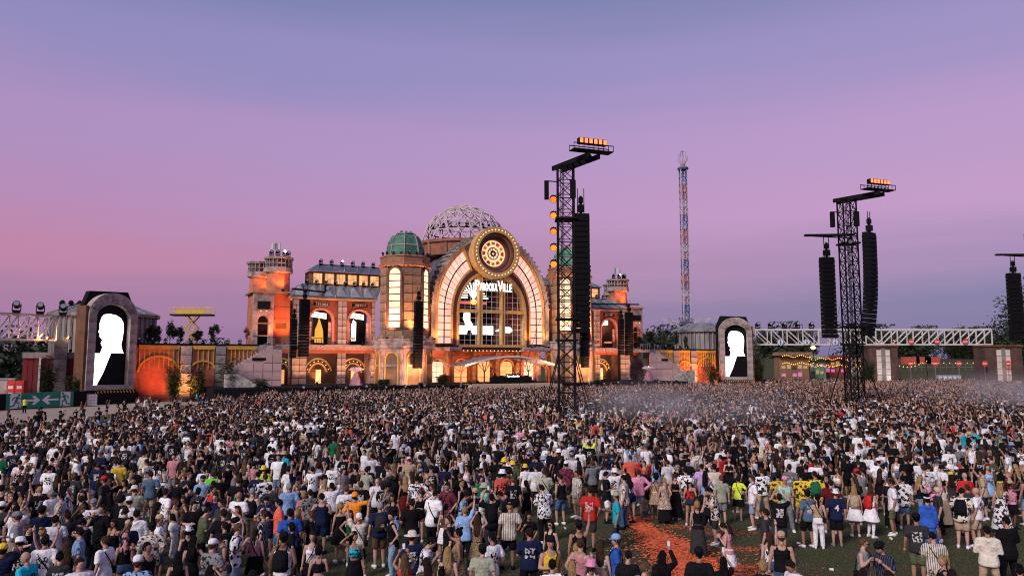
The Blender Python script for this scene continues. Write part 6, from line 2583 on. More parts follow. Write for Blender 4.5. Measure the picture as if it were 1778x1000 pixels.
def truss(t, p0, p1, z0, z1, depth, m, n, r=.11, flip=None):
    """box truss between two ground points"""
    p0, p1 = Vector((*p0, 0)), Vector((*p1, 0))
    d = (p1 - p0).normalized()
    nrm = Vector((-d.y, d.x, 0)) * depth
    L_ = (p1 - p0).length
    org = Vector(t.location)
    for k, off in enumerate((Vector((0, 0, 0)), nrm)):
        for z in (z0, z1):
            a, b_ = p0 + off + Vector((0, 0, z)) - org, p1 + off + Vector((0, 0, z)) - org
            MB().bar(a, b_, r * 2).build('chord', m, t)
        for i in range(n + 1):
            q = p0 + d * (L_ * i / n) + off - org
            MB().bar(q + Vector((0, 0, z0)), q + Vector((0, 0, z1)), r * 1.4).build('upright', m, t)
            if i < n:
                q2 = p0 + d * (L_ * (i + 1) / n) + off - org
                up = (i >= n * .52) if flip is None else flip
                a, b_ = (q + Vector((0, 0, z0)), q2 + Vector((0, 0, z1))) if up else (q + Vector((0, 0, z1)), q2 + Vector((0, 0, z0)))
                MB().bar(a, b_, r * 1.5).build('diagonal', m, t)
    b = MB()
    for i in range(n + 1):
        for z in (z0, z1):
            q = p0 + d * (L_ * i / n) - org + Vector((0, 0, z))
            b.bar(q, q + nrm, r)
    b.build('cross_ties', m, t)
    MB().bar(p0 + nrm * .5 - org + Vector((0, 0, z0 + .1)), p1 + nrm * .5 - org + Vector((0, 0, z0 + .1)), depth * .8, .08).build('walkway', m, t)


rb = thing('truss_bridge', 'long white steel truss bridge spanning from the far screen over brick piers', 'bridge', (80, 164, 0))
truss(rb, (53.6, 163), (105.6, 163), 9.55, 12.85, 2.6, TRW, 15, .15)
RP = S(-63.5, 1.5)
dirL = Vector((-.545, -.839, 0))
PL0, PL1 = RP, RP + dirL * 24
lb = thing('truss_bridge', 'white steel truss bridge leaving the silo above the exit banners', 'bridge', (PL0 + PL1) / 2)
truss(lb, (PL1.x, PL1.y), (PL0.x - 2.0, PL0.y - 2.2), 8.7, 12.0, 2.4, TRW, 9, .13)


def pier(x0, x1, Y, lab):
    t = thing('bridge_pier', lab, 'bridge pier', ((x0 + x1) / 2, Y, 0), 0, 'brick piers under the sign bridge', ((x0 + x1) / 2, Y, 0))
    MB().box(x0, x1, Y, Y + 4, 0, 9.0).build('brick_body', DARKBR, t)
    MB().box(x0 - .2, x1 + .2, Y - .25, Y + 4.2, 9.0, 9.4).build('cap', RUST, t)
    xm = (x0 + x1) / 2 - .1
    for c in (-1, 1):
        for k in range(6):
            piece('light_panel', shared_box(1.0, .12, 1.28, mat('panel_cream', (.62, .55, .48), .6, .2)), (xm + c * .95, Y - .08, .9 + k * 1.36), t)
    MB().box(xm - .42, xm + .42, Y - .16, Y, 0, 8.7).build('centre_strip', STONE, t)


pier(77.7, 83.9, 161.5, 'dark brick bridge pier with pale panels nearer the far screen')
pier(101.6, 109.6, 159.5, 'dark brick bridge pier with pale panels at the end of the bridge')
for i, px in enumerate((1316, 1338, 1362, 1385, 1409, 1455, 1480)):
    p = atY(px, 575, 164)
    stage_lamp((p.x, 164, 12.95), PI * .0, 'black floodlight on top of the white truss bridge', 'floodlights on the long truss bridge', scale=2.0)
for i in range(6):
    p = PL1.lerp(PL0, .30 + i * .12)
    stage_lamp((p.x, p.y, 12.12), SA, 'black floodlight on the truss bridge above the exit banners', 'floodlights on the short truss bridge', scale=1.9)
SIGNR = mat('sign_red_paint', (.62, .05, .035), .5, .12)
SIGNW = mat('sign_white_paint', (.75, .72, .70), .5, .08)
SIGNB = mat('sign_blue_paint', (.05, .10, .30), .5, .1)


def noentry(p, label, group, post=False):
    t = thing('no_entry_sign', label, 'sign', p, 0, group)
    MB().tube([(0, 0, 0), (0, .06, 0)], .62, 20).build('disc', SIGNR, t)
    MB().box(-.44, .44, -.03, -.004, -.11, .11).build('bar', SIGNW, t)
    if post: MB().box(-.05, .05, .07, .15, -p[2], .5).build('post', STEEL, t)


def arrow_sign(p):
    t = thing('arrow_sign', 'round white sign with blue down arrow on the truss bridge', 'sign', p, 0, 'arrow signs on the bridge')
    MB().tube([(0, 0, 0), (0, .06, 0)], .75, 20).build('disc', SIGNW, t)
    MB().box(-.09, .09, -.03, -.004, -.1, .5).build('arrow_shaft', SIGNB, t)
    MB().prism([(-.32, 0), (.32, 0), (0, -.5)], -.035, -.031).build('arrow_head', SIGNB, t)
    MB().strip(arc(0, 0, .62, .62, 0, 360, 20), arc(0, 0, .72, .72, 0, 360, 20), -.03, -.004).build('ring', SIGNB, t)


for px in (1582, 1627, 1676):
    p = atY(px, 593, 162.6)
    noentry((p.x, 162.55, p.z), 'red no-entry disc hanging on the white truss bridge', 'no-entry signs on the bridge')
for px in (1581, 1624, 1665, 1710, 1751):
    p = atY(px, 631, 158)
    noentry((p.x, 158, p.z), 'red no-entry disc on a post beneath the bridge', 'no-entry signs on posts', True)
for px in (1355, 1401, 1450):
    p = atY(px, 594, 162.6)
    arrow_sign((p.x, 162.55, p.z))

# ------------------------------------------------------------------ delay towers with hanging loudspeakers
def lattice(t, x0, x1, y0, y1, z0, z1, n, m, r=.05):
    for x in (x0, x1):
        for y in (y0, y1):
            MB().bar((x, y, z0), (x, y, z1), r * 2.6).build('corner_tube', m, t)
    h = (z1 - z0) / n
    for k in range(4):
        a, b_ = [((x0, y0), (x1, y0)), ((x1, y0), (x1, y1)), ((x1, y1), (x0, y1)), ((x0, y1), (x0, y0))][k]
        mb = MB()
        for i in range(n):
            za, zb = z0 + i * h, z0 + (i + 1) * h
            mb.bar((*a, za), (*b_, za), r * 1.4)
            mb.bar((*a, za), (*b_, zb), r * 1.2)
            mb.bar((*b_, za), (*a, zb), r * 1.2)
        mb.bar((*a, z1), (*b_, z1), r * 1.4)
        mb.build('lattice_face', m, t)


SPK = mat('speaker_grille', (.006, .006, .007), .8, .3, 3.0)


def array(name, label, x, y, z_top, n, rz, curve=0.0, w=1.45, h=.48, group='hanging loudspeaker columns'):
    """column of speaker boxes, each box tilted a little more than the one above"""
    t = thing(name, label, 'loudspeaker', (x, y, z_top), rz, group)
    yy, zz, an = 0.0, 0.0, 0.0
    me = MB().prism([(-w / 2, -h + .02), (w / 2, -h + .02), (w / 2, -.02), (-w / 2, -.02)], -.35, .45).mesh('speaker_box')
    me.materials.append(SPK)
    gr = MB().box(-w / 2 + .1, w / 2 - .1, -.38, -.352, -h + .06, -.06).mesh('grille')
    gr.materials.append(BLACK)
    for i in range(n):
        an += curve * (i / n)
        o = piece('speaker_box', me, (0, yy, zz), t, org=(0, 0, 0), rot=(an, 0, 0))
        g = piece('grille', gr, (0, 0, 0), o, org=(0, 0, 0))
        yy += math.sin(an) * h
        zz -= math.cos(an) * h
    MB().box(-w / 2, w / 2, -.3, .4, 0, .25).build('fly_frame', BLACK, t, org=(0, 0, 0))
    MB().box(-.28, .28, -.28, .28, .45, 1.05).box(-.18, .18, -.2, .2, 1.25, 1.75).bar((0, 0, .2), (0, 0, 1.9), .2).build('chain_hoist', BLACK, t, org=(0, 0, 0))
    MB().bar((-.3, 0, .2), (-.3, 0, 2.6), .06).bar((.3, 0, .2), (.3, 0, 2.6), .06).build('chains', BLACK, t, org=(0, 0, 0))
    return t


def delay(x, y, top, label, arm_dir, low_arm=None, lamps=True):
    t = thing('delay_tower', label, 'tower', (x, y, 0), 0, 'lattice delay towers in the crowd')
    lattice(t, -.72, .72, -.72, .72, .3, top, 17, BLACK)
    b = MB()
    for sx in (-1, 1):
        for sy in (-1, 1):
            b.bar((sx * .72, sy * .72, 6.5), (sx * 2.3, sy * 2.0, .2), .09)
            b.box(sx * 2.3 - .45, sx * 2.3 + .45, sy * 2.0 - .45, sy * 2.0 + .45, 0, .75)
    b.build('stabilisers', BLACK, t)
    for k in range(4):
        x0, y0, x1, y1 = [(-2.9, -2.5, 2.9, -2.42), (-2.9, 2.42, 2.9, 2.5), (-2.9, -2.42, -2.82, 2.42), (2.82, -2.42, 2.9, 2.42)][k]
        MB().box(x0, x1, y0, y1, .05, 1.15).build('fence_panel', BLACK, t)
    ax, ay = arm_dir
    a = Vector((ax, ay, 0))
    d = a.normalized()
    side = Vector((-d.y, d.x, 0))
    zt = top
    beam = MB()
    for sg in (-.55, .55):
        beam.bar(Vector((0, 0, zt)) - d * 1.2 + side * sg, a + side * sg + Vector((0, 0, zt + .1)), .22, .42)
    n = 6
    for i in range(n):
        q = (d * -1.2).lerp(a, i / n) + Vector((0, 0, zt + .1))
        q2 = (d * -1.2).lerp(a, (i + 1) / n) + Vector((0, 0, zt + .1))
        beam.bar(q + side * .55, q2 - side * .55, .12)
    beam.build('arm', BLACK, t)
    pl = MB()
    pd = Vector((.94, .34, 0))
    d0, d = d, Vector((-.34, .94, 0))
    e0, e1 = a - pd * 1.9 - d0 * .4 + Vector((0, 0, zt + .55)), a + pd * 1.9 - d0 * .4 + Vector((0, 0, zt + .55))
    pl.bar(e0, e1, 1.0, .08)
    for z in (.0, .5):
        pl.bar(e0 + d * .5 + Vector((0, 0, z)), e1 + d * .5 + Vector((0, 0, z)), .07)
        pl.bar(e0 - d * .5 + Vector((0, 0, z)), e1 - d * .5 + Vector((0, 0, z)), .07)
    for i in range(9):
        q = e0.lerp(e1, i / 8) - d * .5
        pl.bar(q, q + Vector((0, 0, .5)), .05)
        q = e0.lerp(e1, i / 8) + d * .5
        pl.bar(q, q + Vector((0, 0, .5)), .05)
    pl.build('top_platform', BLACK, t)
    f0, f1 = e0.lerp(e1, .16) + Vector((0, 0, .85)), e0.lerp(e1, .88) + Vector((0, 0, .85))
    for i in range(6):
        p0, p1 = f0.lerp(f1, i / 6 + .01), f0.lerp(f1, (i + 1) / 6 - .01)
        pb = MB().bar(p0, p1, .5, .5).build('blinder_housing', BLACK, t)
        q0, q1 = f0.lerp(f1, i / 6 + .03), f0.lerp(f1, (i + 1) / 6 - .03)
        cam_d = Vector((.34, -.94, 0)) * .27
        MB().bar(q0 + cam_d, q1 + cam_d, .05, .40).build('blinder_light', LAMP_O, t)
    for k in range(3):
        MB().tube([(-.5 + .12 * k, -.8, .4), (-.45 + .1 * k, -.82, top * .5), (-.5 + .14 * k, -.8, top - .3)], .035, 5).build('cable', BLACK, t)
    for sx, sy in ((-1, -1), (1, -1)):
        MB().bar((sx * .7, sy * .7, top * .62), (sx * 5.5, sy * 2.2, .1), .025).build('guy_wire', BLACK, t)
    if low_arm:
        lx, ly, lz = low_arm
        MB().bar((.7, 0, lz), (lx, ly, lz), .5, .22).bar((.7, .4, lz - .3), (lx * .8, ly * .8, lz - .1), .12).build('low_arm', BLACK, t)
    for i, z in enumerate((top - 1.4,)):
        MB().bar((-.7, 0, z), (-1.9, -.3, z), .09).build('bracket', BLACK, t)
        MB().box(-1.95, -1.55, -.5, -.1, z - 1.7, z).build('side_speaker', SPK, t)
        MB().box(.35, .85, -1.1, -.75, z - 1.7, z - .1).build('side_speaker', SPK, t)
    for z in (9.5, 7.6, top - 5):
        MB().box(-.95, .95, -.95, .95, z, z + .18).build('work_platform', BLACK, t)
    if lamps:
        for i in range(5):
            z = 20.45 - i * 1.48
            q = thing('orange_floodlight', 'round orange floodlight clamped to the lattice tower before the stage', 'floodlight', (x - 1.15, y - .4, z), 0, 'orange floodlights on the lattice tower')
            MB().tube([(0, .45, .25), (0, .3, .22), (0, -.02, .02)], [.10, .30, .34], 12).build('housing', BLACK, q)
            MB().tube([(0, -.025, .018), (0, -.07, -.01)], [.285, .285], 14).build('lens', glowmat('lens_amber', (1.0, .24, .03), .9, base=(.12, .03, .01), var=.8, scale=5.0), q)
            MB().bar((.0, .3, .45), (.45, .4, .45), .07).build('clamp', BLACK, q)
    else:
        for i in range(5):
            z = top - 3.4 - i * 1.4
            q = thing('spotlight', 'black spotlight clamped to the mast of the lattice tower ' + label[-24:], 'spotlight', (x - .3, y - 1.0, z), 0, 'spotlights on the lattice mast ' + label[-12:])
            MB().tube([(0, .3, .2), (0, .1, .1), (0, -.2, -.05)], [.12, .25, .27], 10).build('housing', BLACK, q)
            MB().tube([(0, -.205, -.052), (0, -.23, -.065)], [.22, .22], 10).build('lens', LENS_OFF, q)
    return t


delay(4.9, 66.5, 23.6, 'black lattice tower with one loudspeaker column and orange floodlights in the crowd', (2.3, -3.4), None, True)
array('line_array', 'long black loudspeaker column hanging on the lattice tower with orange floodlights', 6.25, 66.2, 18.9, 22, R(8), R(.25))
array('line_array', 'short black loudspeaker column hanging low behind the lattice tower', 6.5, 67.2, 7.7, 3, R(8), 0, .6)
delay(37.0, 80.5, 23.6, 'black lattice tower with two loudspeaker columns before the truss bridge', (2.6, -2.8), (-4.6, .4, 19.7), False)
array('line_array', 'straight black loudspeaker column on the lattice tower before the truss bridge', 34.75, 80.9, 17.0, 18, R(12), R(.05))
array('line_array', 'curved black loudspeaker column on the lattice tower before the truss bridge', 39.15, 80.0, 19.6, 23, R(42), R(1.0), 1.9)
delay(69.8, 97.0, 24.0, 'black lattice tower with one loudspeaker column past the end of the bridge', (4.0, -3.5), (-5.6, .2, 19.9), False)
array('line_array', 'black loudspeaker column on the lattice tower past the end of the bridge', 66.35, 97.2, 17.2, 18, R(5), R(.1), 1.6)
# loudspeaker columns at the stage itself
for (u_, v_, z_, n_, s_, w_, lab) in ((-33.4, -1.5, 15.2, 18, -1, 1.5, 'black loudspeaker column before the outer pillar of the wing nearer the exit banners'),
                                      (-34.6, .2, 12.2, 12, -1, .9, 'narrow black loudspeaker column beside the outer pillar of the wing'),
                                      (-16.2, -5.8, 15.3, 22, -1, 1.35, 'black loudspeaker column hanging before the green-domed tower'),
                                      (16.2, -5.8, 15.3, 22, 1, 1.35, 'black loudspeaker column before the far green-domed tower'),
                                      (29.0, -2.0, 15.2, 17, 1, 1.5, 'black loudspeaker column before the wing nearer the sign bridge'),
                                      (26.6, -2.6, 13.8, 14, 1, 1.0, 'narrow black loudspeaker column before the wing nearer the sign bridge')):
    p = S(u_, v_)
    array('line_array', lab, p.x, p.y, z_, n_, SA + R(6), R(.35), w_)
for (u_, v_, s_) in ((-35.4, -1.2, -1), (31.5, -1.5, 1)):
    gm = sthing('speaker_gantry', 'black boom carrying a loudspeaker column over the wing roof ' + near_word(s_), 'gantry', u_, v_, 16.8, 'speaker booms')
    MB().bar((u_ + 7 * -s_, v_ + 7, 17.4), (u_, v_ - .5, 17.0), .35, .25).build('boom', BLACK, gm)
    MB().bar((u_ + 7 * -s_, v_ + 7, 17.1), (u_ + 7 * -s_, v_ + 7, 18.6), .3).build('post', BLACK, gm)

# ------------------------------------------------------------------ coloured light on the stage
def up(u, v, z, tu, tv, tz, e, col, lab, spot=80):
    flood(S(u, v, z), S(tu, tv, tz), e, col, lab, spot=spot)


K = 2.6
for u_, z_ in ((-30, 10), (-24, 11), (-16.5, 14), (-8, 15), (8, 15), (16.5, 14), (24, 11), (30, 10)):  # wash lights added to spread warm light evenly over the facade
    up(u_, -8.2, FZ + .25, u_ * .98, 3, z_, 5600, (1, .42, .20), 'warm wash light added to even the facade, on the stage deck ' + near_word(u_), 70)
    up(u_ * 1.02, -8.3, FZ + .25, u_, 3, 5, 1500, (1, .56, .36), 'added warm wash light aimed low across the stage deck ' + near_word(u_), 75)
for s in (-1, 1):
    nw = near_word(s)
    for x in (53.3, 49.7, 46.6, 42):
        up(s * x, -1.2, .35, s * x, 3.2, 5.5, (850 if x > 50 else 1250) * K, REDO if x > 50 else ORANGE, 'small orange uplight at the foot of the perimeter wall ' + nw, 100)
    up(s * 34.8, 5.6, 8.7, s * 35.0, 8.2, 16, 1100 * K, REDO, 'red-orange uplight on the balcony of the bastion ' + nw, 95)
    up(s * 37.4, 4.9, 8.7, s * 37.6, 8.0, 16, 900 * K, REDO, 'red-orange uplight at the gate of the bastion ' + nw, 95)
    up(s * 35.2, 6.8, 17.6, s * 35.3, 9, 21.5, 500 * K, REDO, 'red-orange uplight on the ledge under the turret ' + nw, 100)
    up(s * 37.2, 11.0, 17.6, s * 37.4, 13.0, 21.5, 400 * K, REDO, 'red-orange uplight on the ledge under the rear turret ' + nw, 100)
    for x in (32.6, 25.8, 20.4):
        up(s * x, 2.6, FZ + .2, s * x, 4.4, 9.5, 420 * K, (1, .44, .20), 'amber uplight at the pillar foot of the wing ' + nw, 95)
    for x in (22.7, 29.2):
        up(s * x, 3.0, 8.8, s * x, 5, 14.5, 600 * K, (1, .5, .34), 'pink-amber uplight on the wing balcony ' + nw, 110)
        up(s * x, 6.6, FZ + .3, s * x, 7.6, 5, 260 * K, ORANGE, 'orange uplight under the wing balcony ' + nw, 110)
    for k, ang in enumerate((-50, 0, 50)):
        a = R(ang)
        up(s * 16.5 + 6.4 * math.sin(a), -6.4 * math.cos(a), FZ - .2, s * 16.5 + 4.4 * math.sin(a), -4.4 * math.cos(a), 6.5, 1300 * K, (1, .52, .26), 'amber uplight at the foot of the green-domed tower ' + nw, 95)
        up(s * 16.5 + 5.3 * math.sin(a), -5.3 * math.cos(a), 9.75, s * 16.5 + 3.8 * math.sin(a), -3.8 * math.cos(a), 16, 3600 * K, (1, .42, .16), 'orange uplight on the balcony of the green-domed tower ' + nw, 85)
    up(s * 10.9, -1.6, 8.6, s * 10.2, .3, 15, 600 * K, ORANGE, 'orange uplight at the foot of the pane band ' + nw, 90)
    up(s * 7.4, -1.6, 8.6, s * 7.0, .3, 15, 600 * K, ORANGE, 'orange uplight at the foot of the great window ' + nw, 90)
    up(s * 9.2, .2, FZ + .2, s * 9.2, 3, 5.5, 900 * K, AMBER, 'amber uplight before the side door of the hall ' + nw, 100)
    up(s * 4.6, 4.6, 9.0, s * 4.6, 6, 15, 2400 * K, (1, .45, .2), 'orange uplight inside the great window ' + nw, 110)
    up(s * 61.8, -3.0, .3, s * 61.8, -.6, 5, 350 * K, AMBER, 'amber uplight at the foot of the screen frame ' + nw, 80)
    up(s * 64.5, .8, 7.4, s * 64.6, 2.6, 11, 260 * K, AMBER, 'amber uplight at the foot of the silo drum ' + nw, 90)
for x in (-3.5, 0.5, 4.5, 7.5):
    up(x, -1.5, FZ + .3, x, 3, 6.2, 420 * K, ORANGE, 'orange uplight under the stage canopy', 110)
for x in (78.9, 81.9):
    flood((x, 159.8, .4), (x, 161.5, 5), 260, (1, .85, .7), 'white uplight before the bridge pier nearer the far screen')
flood((83, 161, 10.4), (80.8, 161.4, 6.0), 0.1, REDO, 'small red lamp on the cap of the bridge pier nearer the far screen')
flood((105.4, 157.2, .4), (105.4, 159.5, 6), 500, REDO, 'red uplight before the bridge pier at the end of the bridge')
# ------------------------------------------------------------------ ground
def ground_z(x, y):
    t = min(1.0, max(0.0, (y - 172) / 130.0))
    return 7.0 * t * t * (3 - 2 * t)


def ground_mat():
    m, nt, N, L, B = base_mat('trampled_grass')
    g = N.new('ShaderNodeNewGeometry')
    n1 = N.new('ShaderNodeTexNoise')
    n1.inputs['Scale'].default_value = .55
    n1.inputs['Detail'].default_value = 10
    n1.inputs['Roughness'].default_value = .7
    L.new(g.outputs['Position'], n1.inputs['Vector'])
    r = N.new('ShaderNodeValToRGB')
    e = r.color_ramp.elements
    e[0].position, e[0].color = .32, (.085, .066, .042, 1)
    e[1].position, e[1].color = .62, (.062, .072, .030, 1)
    el = e.new(.78)
    el.color = (.13, .105, .065, 1)
    L.new(n1.outputs['Fac'], r.inputs[0])
    n2 = N.new('ShaderNodeTexNoise')
    n2.inputs['Scale'].default_value = 14
    n2.inputs['Detail'].default_value = 8
    L.new(g.outputs['Position'], n2.inputs['Vector'])
    mr = N.new('ShaderNodeMapRange')
    mr.inputs['From Min'].default_value = .3
    mr.inputs['From Max'].default_value = .7
    mr.inputs['To Min'].default_value = .45
    mr.inputs['To Max'].default_value = 1.5
    L.new(n2.outputs['Fac'], mr.inputs['Value'])
    hs = N.new('ShaderNodeHueSaturation')
    L.new(mr.outputs[0], hs.inputs['Value'])
    L.new(r.outputs[0], hs.inputs['Color'])
    L.new(hs.outputs[0], B.inputs['Base Color'])
    B.inputs['Roughness'].default_value = .95
    B.inputs['Specular IOR Level'].default_value = .05
    b = N.new('ShaderNodeBump')
    b.inputs['Strength'].default_value = .8
    b.inputs['Distance'].default_value = .08
    L.new(n2.outputs['Fac'], b.inputs['Height'])
    L.new(b.outputs[0], B.inputs['Normal'])
    return m


gm = MB()
xs = [-2500, -600, -250] + list(range(-150, 260, 30)) + [400, 800, 2500]
ys = [-80, 0, 60, 120, 160] + list(range(172, 312, 8)) + [340, 420, 800, 4500]
vs = [(x, y, ground_z(x, y)) for y in ys for x in xs]
nx = len(xs)
gm.add(vs, [(j * nx + i, j * nx + i + 1, (j + 1) * nx + i + 1, (j + 1) * nx + i) for j in range(len(ys) - 1) for i in range(nx - 1)])
o = gm.build('ground', ground_mat(), smooth=True)
tag(o, kind='structure')
# sandy track in front of the left end of the stage
SAND = mat('sand', (.34, .255, .20), .95, .25, .35, bump=.4, bscale=6, world=True)
poly = [(-120, 40), (-46.5, 58), (-45, 75), (-44.5, 98), (-38, 118), (-44, 128), (-75, 112), (-130, 95)]
mb = MB().add([(x, y, .006) for x, y in poly], [tuple(range(len(poly)))])
tag(mb.build('sandy_track', SAND), kind='structure')

# grass blades on the open patch
def blade_field():
    rb_ = random.Random(9)
    mb = MB()
    n = 0
    while n < 26000:
        y = 13.5 + 16 * rb_.random() ** 1.2
        x = rb_.uniform(-.72, .72) * y
        n += 1
        if x / y < -.02 and rb_.random() < .6: continue
        h = rb_.uniform(.02, .07)
        a = rb_.uniform(0, PI)
        dx, dy = .012 * math.cos(a), .012 * math.sin(a)
        lx, ly = rb_.gauss(0, .03), rb_.gauss(0, .03)
        mb.add([(x - dx, y - dy, 0), (x + dx, y + dy, 0), (x + lx, y + ly, h)], [(0, 1, 2)])
    m = mat('grass_blades', (.085, .10, .040), .8, .5, .9, bump=0, world=True)
    tag(mb.build('grass', m), 'short trampled grass in the open patch among the people', 'grass', kind='stuff')


blade_field()
# trail of orange paper petals
def petals():
    rb_ = random.Random(17)
    line = [(1098, 899, .16), (1112, 912, .22), (1132, 928, .38), (1155, 942, .75), (1180, 960, .95), (1205, 985, 1.05), (1225, 1015, 1.0), (1240, 1050, .9)]
    mb = MB()
    pts = [(ground(px, py), w) for px, py, w in line]
    for k in range(20000):
        i = rb_.randrange(len(pts) - 1) if k % 12 else rb_.randrange(2)
        t = rb_.random()
        (a, wa), (b, wb) = pts[i], pts[i + 1]
        c = a.lerp(b, t)
        w = wa + (wb - wa) * t
        g = rb_.gauss(0, .46) + .18 * math.sin(9.0 * t + 2.1 * i)
        if rb_.random() < .12: g *= 2.2
        x, y = c.x + g * w, c.y + rb_.gauss(0, .25)
        s = rb_.uniform(.025, .06)
        an = rb_.uniform(0, 2 * PI)
        tl = rb_.uniform(-.25, .25)
        z = rb_.uniform(.006, .05)
        dx, dy = math.cos(an) * s, math.sin(an) * s
        mb.add([(x - dx, y - dy, z), (x + dy * .7, y - dx * .7, z + tl * s), (x + dx, y + dy, z + .01), (x - dy * .7, y + dx * .7, z - tl * s * .3 + .01)], [(0, 1, 2, 3)])
    for px, py, n, sx in ((1295, 985, 500, .5), (1320, 1000, 500, .5), (1175, 915, 260, .5), (1262, 925, 260, .6), (1310, 955, 350, .5), (1120, 900, 160, .3), (1150, 898, 160, .25)):
        c = ground(px, py)
        for k in range(n):
            x, y = c.x + rb_.gauss(0, sx), c.y + rb_.gauss(0, sx * .5)
            s = rb_.uniform(.015, .04)
            an = rb_.uniform(0, 2 * PI)
            dx, dy = math.cos(an) * s, math.sin(an) * s
            z = rb_.uniform(.006, .03)
            mb.add([(x - dx, y - dy, z), (x + dy * .7, y - dx * .7, z + .01), (x + dx, y + dy, z), (x - dy * .7, y + dx * .7, z + .01)], [(0, 1, 2, 3)])
    m = mat('orange_paper', (.95, .17, .05), .7, .35, 3.0, bump=0, world=True)
    tag(mb.build('orange_petals', m), 'trail of orange paper petals scattered over the grass', 'petals', kind='stuff')


petals()
# walkway plates among the people on the left
for i in range(6):
    p = ground(120 + i * 45, 918 - i * 8)
    o = MB().box(-.6, .6, -.55, .55, .004, .035).build('floor_plate', mat('alu_plate', (.30, .29, .30), .5, .25, 2.0, metal=.3))
    o.location = (p.x, p.y, 0)
    o.rotation_euler = (0, 0, R(20 + 7 * math.sin(i * 2.1)))
    tag(o, 'grey metal floor plate lying on the grass between people', 'floor plate', 'floor plates on the grass')
# litter
for i, (px, py) in enumerate(((1545, 935), (1440, 990), (1085, 885), (1390, 945), (1748, 960), (980, 917), (1212, 930), (1568, 895))):
    p = ground(px, py)
    o = MB().lathe([(.030, 0), (.040, .10), (.041, .11), (.036, .105)], 9).build('crushed_cup', FOAM)
    o.location = (p.x, p.y, .035)
    o.rotation_euler = (PI / 2, 0, i * 1.3)
    tag(o, 'empty plastic cup lying on the trampled grass', 'cup', 'cups dropped on the grass')

# ------------------------------------------------------------------ plants
LEAF_D = mat('leaf_dark', (.030, .050, .018), .7, .5, 1.5, bump=0)
LEAF = mat('leaf_green', (.055, .085, .025), .7, .5, 1.5, bump=0)
BARK = mat('bark', (.06, .042, .03), .9, .4, 2.0)
LEAFC = {}


def leaf_cloud(rx, rz, n, seed, size, shape='ball'):
    """crown of small leaf faces in clumps"""
    key = (round(rx, 1), round(rz, 1), n, seed, shape)
    if key in LEAFC: return LEAFC[key]
    r = random.Random(seed)
    mb = MB()
    cl = []
    for k in range(max(10, n // 60)):
        while True:
            p = Vector((r.uniform(-1, 1), r.uniform(-1, 1), r.uniform(-1, 1)))
            if p.length < 1: break
        if shape == 'cone':
            t = (p.z + 1) / 2
            p.x *= (1.05 - t)
            p.y *= (1.05 - t)
        cl.append((p, r.uniform(.14, .30)))
    for k in range(n):
        c, w = r.choice(cl)
        p = c + Vector((r.gauss(0, w), r.gauss(0, w), r.gauss(0, w * .8)))
        q = Vector((p.x * rx, p.y * rx, (p.z + 1) * rz))
        a = Vector((r.gauss(0, 1), r.gauss(0, 1), r.gauss(0, .6))).normalized() * size * r.uniform(.6, 1.3)
        b = a.orthogonal().normalized() * size * r.uniform(.25, .5)
        mb.add([q - a, q + b, q + a, q - b], [(0, 1, 2, 3)])
    me = mb.mesh('crown')
    LEAFC[key] = me
    return me


def tree(name, p, h, rx, label, m=None, group=None, n=900, seed=1, trunk=.3, shape='ball', size=None, cat='tree'):
    t = thing(name, label, cat, p, random.uniform(0, 6), group)
    tr = h * trunk
    b = MB().tube([(0, 0, -.05), (h * .01, 0, tr * .6), (0, h * .01, tr + h * .3)], [h * .022, h * .017, h * .006], 7)
    for k in range(5):
        a = k * 1.256
        b.tube([(0, 0, tr * .8 + k * .04 * h), (math.cos(a) * rx * .35, math.sin(a) * rx * .35, tr + h * (.12 + .05 * k)), (math.cos(a) * rx * .6, math.sin(a) * rx * .6, tr + h * (.2 + .06 * k))], [h * .009, h * .006, h * .002], 5)
    b.build('trunk', BARK, t)
    me = leaf_cloud(rx, (h - tr) / 2, n, seed, size or max(.12, h * .03), shape)
    if not len(me.materials): me.materials.append(m or LEAF)
    o = piece('crown', me, (0, 0, tr), t)
    if m:
        o.material_slots[0].link = 'OBJECT'
        o.material_slots[0].material = m
    return t


def bamboo(p, h, label, n=26, seed=0, group='bushes along the stage', m=None, spread=.9):
    """upright bushy grass plant: stems with long drooping leaves"""
    r = random.Random(seed)
    t = thing('bamboo_bush', label, 'bush', p, 0, group)
    st, lf = MB(), MB()
    for i in range(n):
        a, d = r.uniform(0, 2 * PI), r.uniform(0, .25) * spread
        b0 = Vector((d * math.cos(a), d * math.sin(a), 0))
        top = b0 + Vector((math.cos(a), math.sin(a), 0)) * r.uniform(.1, .9) * spread + Vector((0, 0, h * r.uniform(.55, 1.0)))
        st.tube([b0, b0.lerp(top, .5) + Vector((0, 0, .1)), top], [.02, .015, .006], 4)
        for k in range(60):
            q = b0.lerp(top, r.uniform(.25, 1.0))
            e = r.uniform(0, 2 * PI)
            ln = r.uniform(.35, .75)
            tip = q + Vector((math.cos(e) * ln, math.sin(e) * ln, r.uniform(-.25, .12)))
            sd = Vector((-math.sin(e), math.cos(e), 0)) * .075
            mid = q.lerp(tip, .45) + Vector((0, 0, .05))
            lf.add([q, mid + sd, tip, mid - sd], [(0, 1, 2, 3)])
    st.build('stems', BARK, t)
    lf.build('leaves', m or LEAF, t)
    return t


